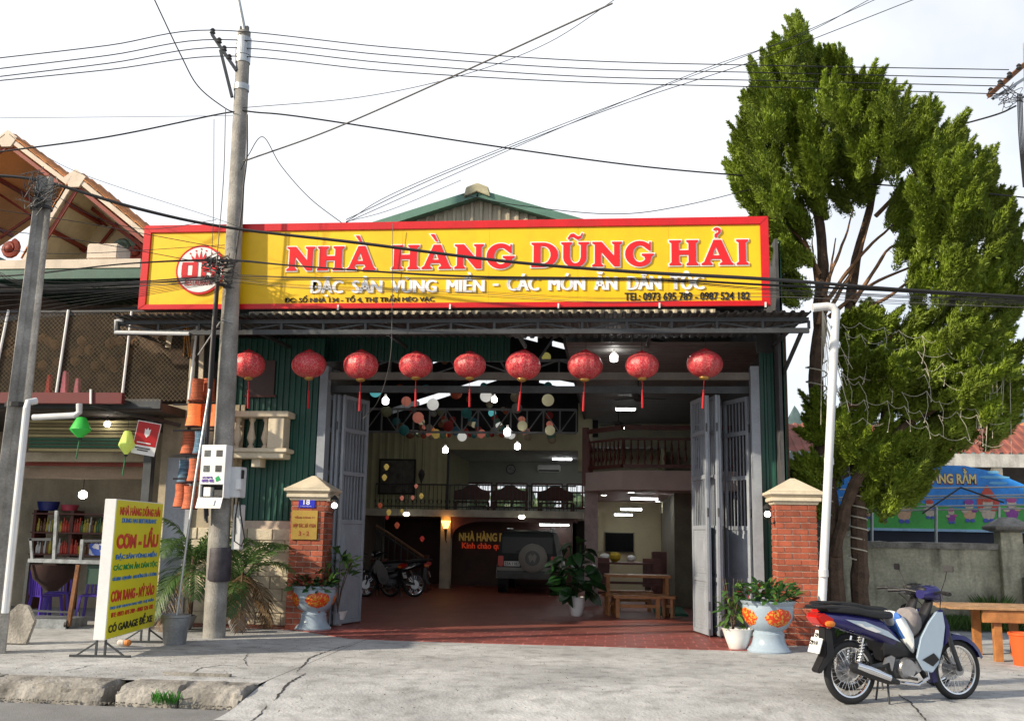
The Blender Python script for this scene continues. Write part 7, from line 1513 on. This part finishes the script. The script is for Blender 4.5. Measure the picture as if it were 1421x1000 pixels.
    MB().tube([(-.045, -.162, .362), (.1, -.168, .322), (.33, -.158, .245)], [.043, .044, .034], 14).build('heat_shield', CHROME, t, local=True, smooth=True)
    MB().tube([(.46, -.12, .20), (.7, -.1, .17), (.86, -.06, .22), (.86, -.03, .34)], .016, 8).build('exhaust_pipe', CHROME, t, local=True, smooth=True)
    sect(MB(), [(.40, .36, .05, .06, .7), (.48, .33, .09, .11, .7), (.66, .32, .10, .115, .7), (.76, .34, .07, .08, .7), (.88, .37, .05, .055, .8)]).build('engine', STEEL, t, local=True, smooth=True)
    MB().tube([(.58, -.125, .32), (.58, -.09, .32)], [.085, .1], 24).build('clutch_cover', ALU, t, local=True); MB().tube([(.7, -.118, .33), (.7, -.09, .33)], [.045, .055], 18).build('oil_cover', ALU, t, local=True)
    m = MB()
    for k in range(5): m.box(.78 + k * .022, .786 + k * .022, -.07, .07, .31, .43)
    m.build('cylinder_fins', STEEL, t, local=True)
    sect(MB(), [(.34, .50, .09, .12, .7), (.48, .50, .10, .12, .7), (.62, .46, .085, .08, .7), (.78, .44, .06, .05, .8)]).build('side_cover', BKP, t, local=True, smooth=True)
    for s in (-1, 1):   # leg shield
        MB().prism([(.66, .42), (.72, .60), (.82, .74), (.92, .84), (1.0, .84), (1.02, .70), (.98, .52), (.92, .36), (.84, .28), (.74, .30)], (0, s * .13, 0), (1, 0, 0), (0, 0, 1), (0, s * .02, 0)).build('leg_shield', LBP if paint is BPU else paint, t, local=True, bevel=.008)
        MB().prism([(.92, .84), (1.0, .86), (1.08, .70), (1.05, .56), (1.0, .52), (1.02, .70)], (0, s * .12, 0), (1, 0, 0), (0, 0, 1), (0, s * .025, 0)).build('shield_edge', paint, t, local=True, bevel=.008)
        MB().prism([(.72, .40), (.86, .46), (.92, .40), (.84, .34)], (0, s * .152, 0), (1, 0, 0), (0, 0, 1), (0, s * .004, 0)).build('vent', BKP, t, local=True)
    sect(MB(), [(.52, .60, .05, .05, .8), (.66, .58, .05, .05, .8), (.8, .66, .06, .06, .8), (.9, .8, .07, .08, .8), (.97, .92, .05, .05, .8)]).build('frame_cover', BKP, t, local=True, smooth=True)
    m = MB(); rg = []
    for k in range(13):
        a = R(200 - k * 15); rg.append([(1.24 + (r + .03 + dz) * math.cos(a), dy, r + (r + .03 + dz) * math.sin(a)) for dy, dz in ((-.055, -.03), (-.04, .012), (0, .025), (.04, .012), (.055, -.03), (0, .005))])
    m.rings(rg).build('front_mudguard', paint, t, local=True, smooth=True)
    for s in (-1, 1): MB().tube([(1.24, s * .07, r), (1.13, s * .07, .56), (1.05, s * .06, .80)], [.022, .026, .03], 10).build('fork_leg', STEEL, t, local=True)
    HM = Matrix.Translation((-.06, 0, .02)) @ Matrix.Translation((1.0, 0, 0)) @ Matrix.Rotation(.22, 4, 'Z') @ Matrix.Translation((-1.0, 0, 0))
    sect(MB(), [(.90, .97, .05, .04, .8), (.97, .98, .10, .06, .7), (1.06, .98, .11, .075, .7), (1.13, .96, .09, .07, .8), (1.17, .95, .04, .04, .9)]).xf(HM).build('handlebar_cowl', paint, t, local=True, smooth=True)
    MB().ell((1.15, 0, .95), (.03, .065, .045), 14, 8).xf(HM).build('headlight', mat('lamp_glass', (.7, .72, .75), .05, var=0, bump=0), t, local=True)
    MB().ell((.93, 0, 1.01), (.03, .055, .03), 12, 7).xf(HM).build('speedometer', BLK, t, local=True)
    for s in (-1, 1):
        MB().tube([(1.0, s * .08, .98), (.95, s * .2, 1.0), (.88, s * .32, .99)], [.013, .013, .018], 8).xf(HM).build('handlebar', BKP, t, local=True, smooth=True); MB().tube([(.92, s * .25, .995), (.87, s * .36, .99)], .019, 10).xf(HM).build('grip', BLK, t, local=True)
        MB().tube([(.99, s * .18, .99), (.96, s * .22, .98), (.91, s * .33, .97)], .006, 6).xf(HM).build('brake_lever', ALU, t, local=True)
        if mir: MB().tube([(.95, s * .2, 1.0), (.96, s * .25, 1.12), (.95, s * .28, 1.2)], .005, 6).xf(HM).build('mirror_stem', BLK, t, local=True)
        if mir: MB().box(.94, .955, s * .30 - .05, s * .30 + .05, 1.19, 1.25).xf(Matrix.Translation((.95, s * .3, 1.2)) @ Matrix.Rotation(s * -.35, 4, 'Z') @ Matrix.Translation((-.95, -s * .3, -1.2))).xf(HM).build('mirror', BKP, t, local=True, bevel=.006)
    for s in (-1, 1): MB().tube(spline([(.93, s * .2, .99), (1.0, s * .16, .93), (1.06, s * .1, .84), (1.08, s * .09, .62)], 5), .005, 5).xf(HM).build('cable', BLK, t, local=True)
    MB().tube([(.38, -.06, .26), (.36, -.1, .005)], .011, 6).build('stand', STEEL, t, local=True); MB().tube([(.38, .06, .26), (.36, .1, .005)], .011, 6).build('stand', STEEL, t, local=True)
    for s in (-1, 1): MB().tube([(.58, s * .1, .24), (.58, s * .24, .24)], .014, 8).build('footpeg', BLK, t, local=True); MB().prism([(.30, .36), (.37, .38), (.40, .30), (.44, .42), (.40, .44), (.33, .42)], (0, s * .1, 0), (1, 0, 0), (0, 0, 1), (0, s * .015, 0)).build('rear_peg_bracket', ALU, t, local=True)
    MB().tube([(.62, -.13, .25), (.72, -.15, .22), (.78, -.15, .24)], .008, 6).build('brake_pedal', CHROME, t, local=True)
    return t
rw = G(1181, 977, -.02); mrz = R(22)
mt = motorcycle('dark blue underbone motorcycle with white decals and pale leg shield', (rw.x, rw.y, gz(rw.x, rw.y) + .0), mrz, BPU, LBP); mt.scale = (1.02, 1.08, 1.08)
# jacket on the hook
def loc_w(o, p): return o.matrix_basis @ Vector(p)
bpy.context.view_layer.update(); c = mt.matrix_basis
sect(MB(), [(.56, .62, .07, .05, .8), (.6, .66, .12, .10, .7), (.66, .72, .135, .14, .7), (.73, .74, .13, .13, .7), (.79, .73, .09, .08, .8)]).xf(c).build('bag', mat('grey_brown_cloth', (.22, .20, .20), .9, var=.2, bump=.3, bscale=15), smooth=True)
tag(bpy.data.objects['bag'], 'grey cloth bag wedged behind the leg shield of the blue motorcycle', 'bag')
sect(MB(), [(.42, .80, .05, .04, .8), (.48, .76, .13, .08, .8), (.55, .68, .145, .12, .8), (.62, .58, .14, .11, .8), (.66, .5, .09, .06, .8)]).xf(c @ Matrix.Translation((.02, -.01, .0))).build('jacket', mat('blue_white_cloth', (.05, .16, .5), .8, var=.2, bump=.3, bscale=12, spots=[(.55, (.75, .78, .8))], spotscale=5), smooth=True)
tag(bpy.data.objects['jacket'], 'blue and white jacket stuffed in front of the motorcycle seat', 'jacket')
BLK2 = mat('black_gloss_paint', (.012, .012, .016), .15, var=0, bump=0)
m2 = motorcycle('black motorcycle with red tail lamp parked behind the blue one', (rw.x + .18, rw.y + .85, gz(rw.x + .3, rw.y + .9)), R(27), BLK2, BKP, False); m2.scale = (.98, 1.05, 1.05)
i1 = copy_tree(m2, (G(520, 828).x, 25.2, .012), R(160), 'black scooter parked inside the hall by the left gate'); i2 = motorcycle('white tailed scooter inside the hall right of the black one', (G(548, 826).x + .1, 24.6, .012), R(175), mat('dull_grey_paint', (.16, .16, .17), .4), BKP)
for t in (i1, i2):
    c = P(520 if t is i1 else 545, 826, 24.6)
i1.location = (G(500, 832).x + 1.0, 25.0, .012); i1.rotation_euler[2] = R(200); i2.location = (G(550, 826).x, 24.8, .012); i2.rotation_euler[2] = R(165)
# ================================================================ OFF-ROAD VEHICLE (rear view)
SVP = mat('dark_green_car_paint', (.008, .012, .013), .45, var=.03, bump=0, spec=.3); SVB = mat('beige_car_plastic', (.26, .25, .22), .4, var=.05, bump=0); CGL = mat('car_glass', (.006, .008, .01), .35, var=0, bump=0)
a = P(688, 822, 27.2); b = P(774, 822, 27.2); cx = (a.x + b.x) / 2; sv = thing('off_road_vehicle', 'dark boxy off road vehicle seen from behind with covered spare wheel', 'vehicle', (cx, 27.2, .012)); w = (b.x - a.x) / 2 - .02
rg = []
for y, top, hw in ((0, 1.62, w * .86), (.05, 1.66, w * .87), (1.4, 1.70, w * .88), (2.2, 1.66, w * .86), (2.75, 1.05, w * .95), (3.6, .95, w * .95), (3.75, .8, w * .9)):
    rg.append([(-w * .97, y, .42), (w * .97, y, .42), (w, y, .62), (w * .99, y, min(1.0, top)), (hw, y, top - .07), (hw - .08, y, top), (-hw + .08, y, top), (-hw, y, top - .07), (-w * .99, y, min(1.0, top)), (-w, y, .62)])
MB().rings(rg).build('body', SVP, sv, local=True, bevel=.02)
MB().box(-w * .84, w * .84, -.012, .03, 1.07, 1.5).build('rear_window', CGL, sv, local=True, bevel=.01); MB().box(-w * 1.0, w * 1.0, -.14, .06, .40, .60).build('bumper', mat('dark_car_plastic', (.07, .07, .065), .5), sv, local=True, bevel=.04); MB().box(-w, w, -.01, .02, .61, .70).build('lower_trim', SVB, sv, local=True)
for s in (-1, 1):
    MB().box(s * (w * .88) - .075, s * (w * .88) + .075, -.03, .04, .72, 1.0).build('tail_light', TLR, sv, local=True, bevel=.01); MB().box(s * (w + .08) - .08, s * (w + .08) + .08, 2.2, 2.3, 1.05, 1.22).build('wing_mirror', SVP, sv, local=True, bevel=.02)
    for y in (.65, 3.0): MB().tube([(s * (w - .22), y, .34), (s * (w + .01), y, .34)], .34, 26).build('wheel', BLK, sv, local=True)
    for y in (.65, 3.0):
        MB().prism([(y + .43 * math.cos(R(k * 18)), .40 + .42 * math.sin(R(k * 18))) for k in range(11)], (s * w, 0, 0), (0, 1, 0), (0, 0, 1), (s * .05, 0, 0)).build('wheel_arch', SVB, sv, local=True)
    MB().box(s * w * .75 - .02, s * w * .75 + .02, .2, 2., 1.71, 1.75).build('roof_rail', BKP, sv, local=True)
MB().tube([(.16, -.23, .95), (.16, -.20, .95), (.16, -.02, .95)], [.28, .38, .39], 32).build('spare_wheel_cover', SVB, sv, local=True, bevel=.02)
MB().tube([(.16, -.234, .95), (.16, -.231, .95)], .2, 28).build('cover_print', mat('cover_print', (.12, .12, .12), .5), sv, local=True); m = MB(); m.prism([(-.12, .05), (-.05, .12), (0, .05), (.05, .12), (.12, .05), (.06, -.12), (0, -.03), (-.06, -.12)], (.16, -.236, .95), (1, 0, 0), (0, 0, 1), (0, -.004, 0)).build('cover_emblem', SVB, sv, local=True)
MB().box(-.62, -.2, -.03, .0, .73, .86).build('number_plate', WHT, sv, local=True); text('23A 1182', (-.6, -.034, .755), (1, 0, 0), (0, 0, 1), .38, .08, BLKP, sv, 'plate_lettering', .01, .004, (0, 1, 0), local=True)
MB().tube([(-.3, -.02, 1.12), (.0, -.03, 1.2)], .01, 5).build('wiper', BLK, sv, local=True)
# ================================================================ UNSEEN HOUSE ADDED AT THE LEFT TO SHADE THE STREET
o = thing('shade_house', 'unseen plain concrete house added beyond the left edge to shade the street', 'house', (-20, 16, 0)); MB().box(-27, -14.6, 13.6, 24, -.1, 7.6).build('wall', POLEC, o); MB().box(-27.4, -14.4, 13.0, 24.4, 7.6, 7.8).build('roof', GRT, o)
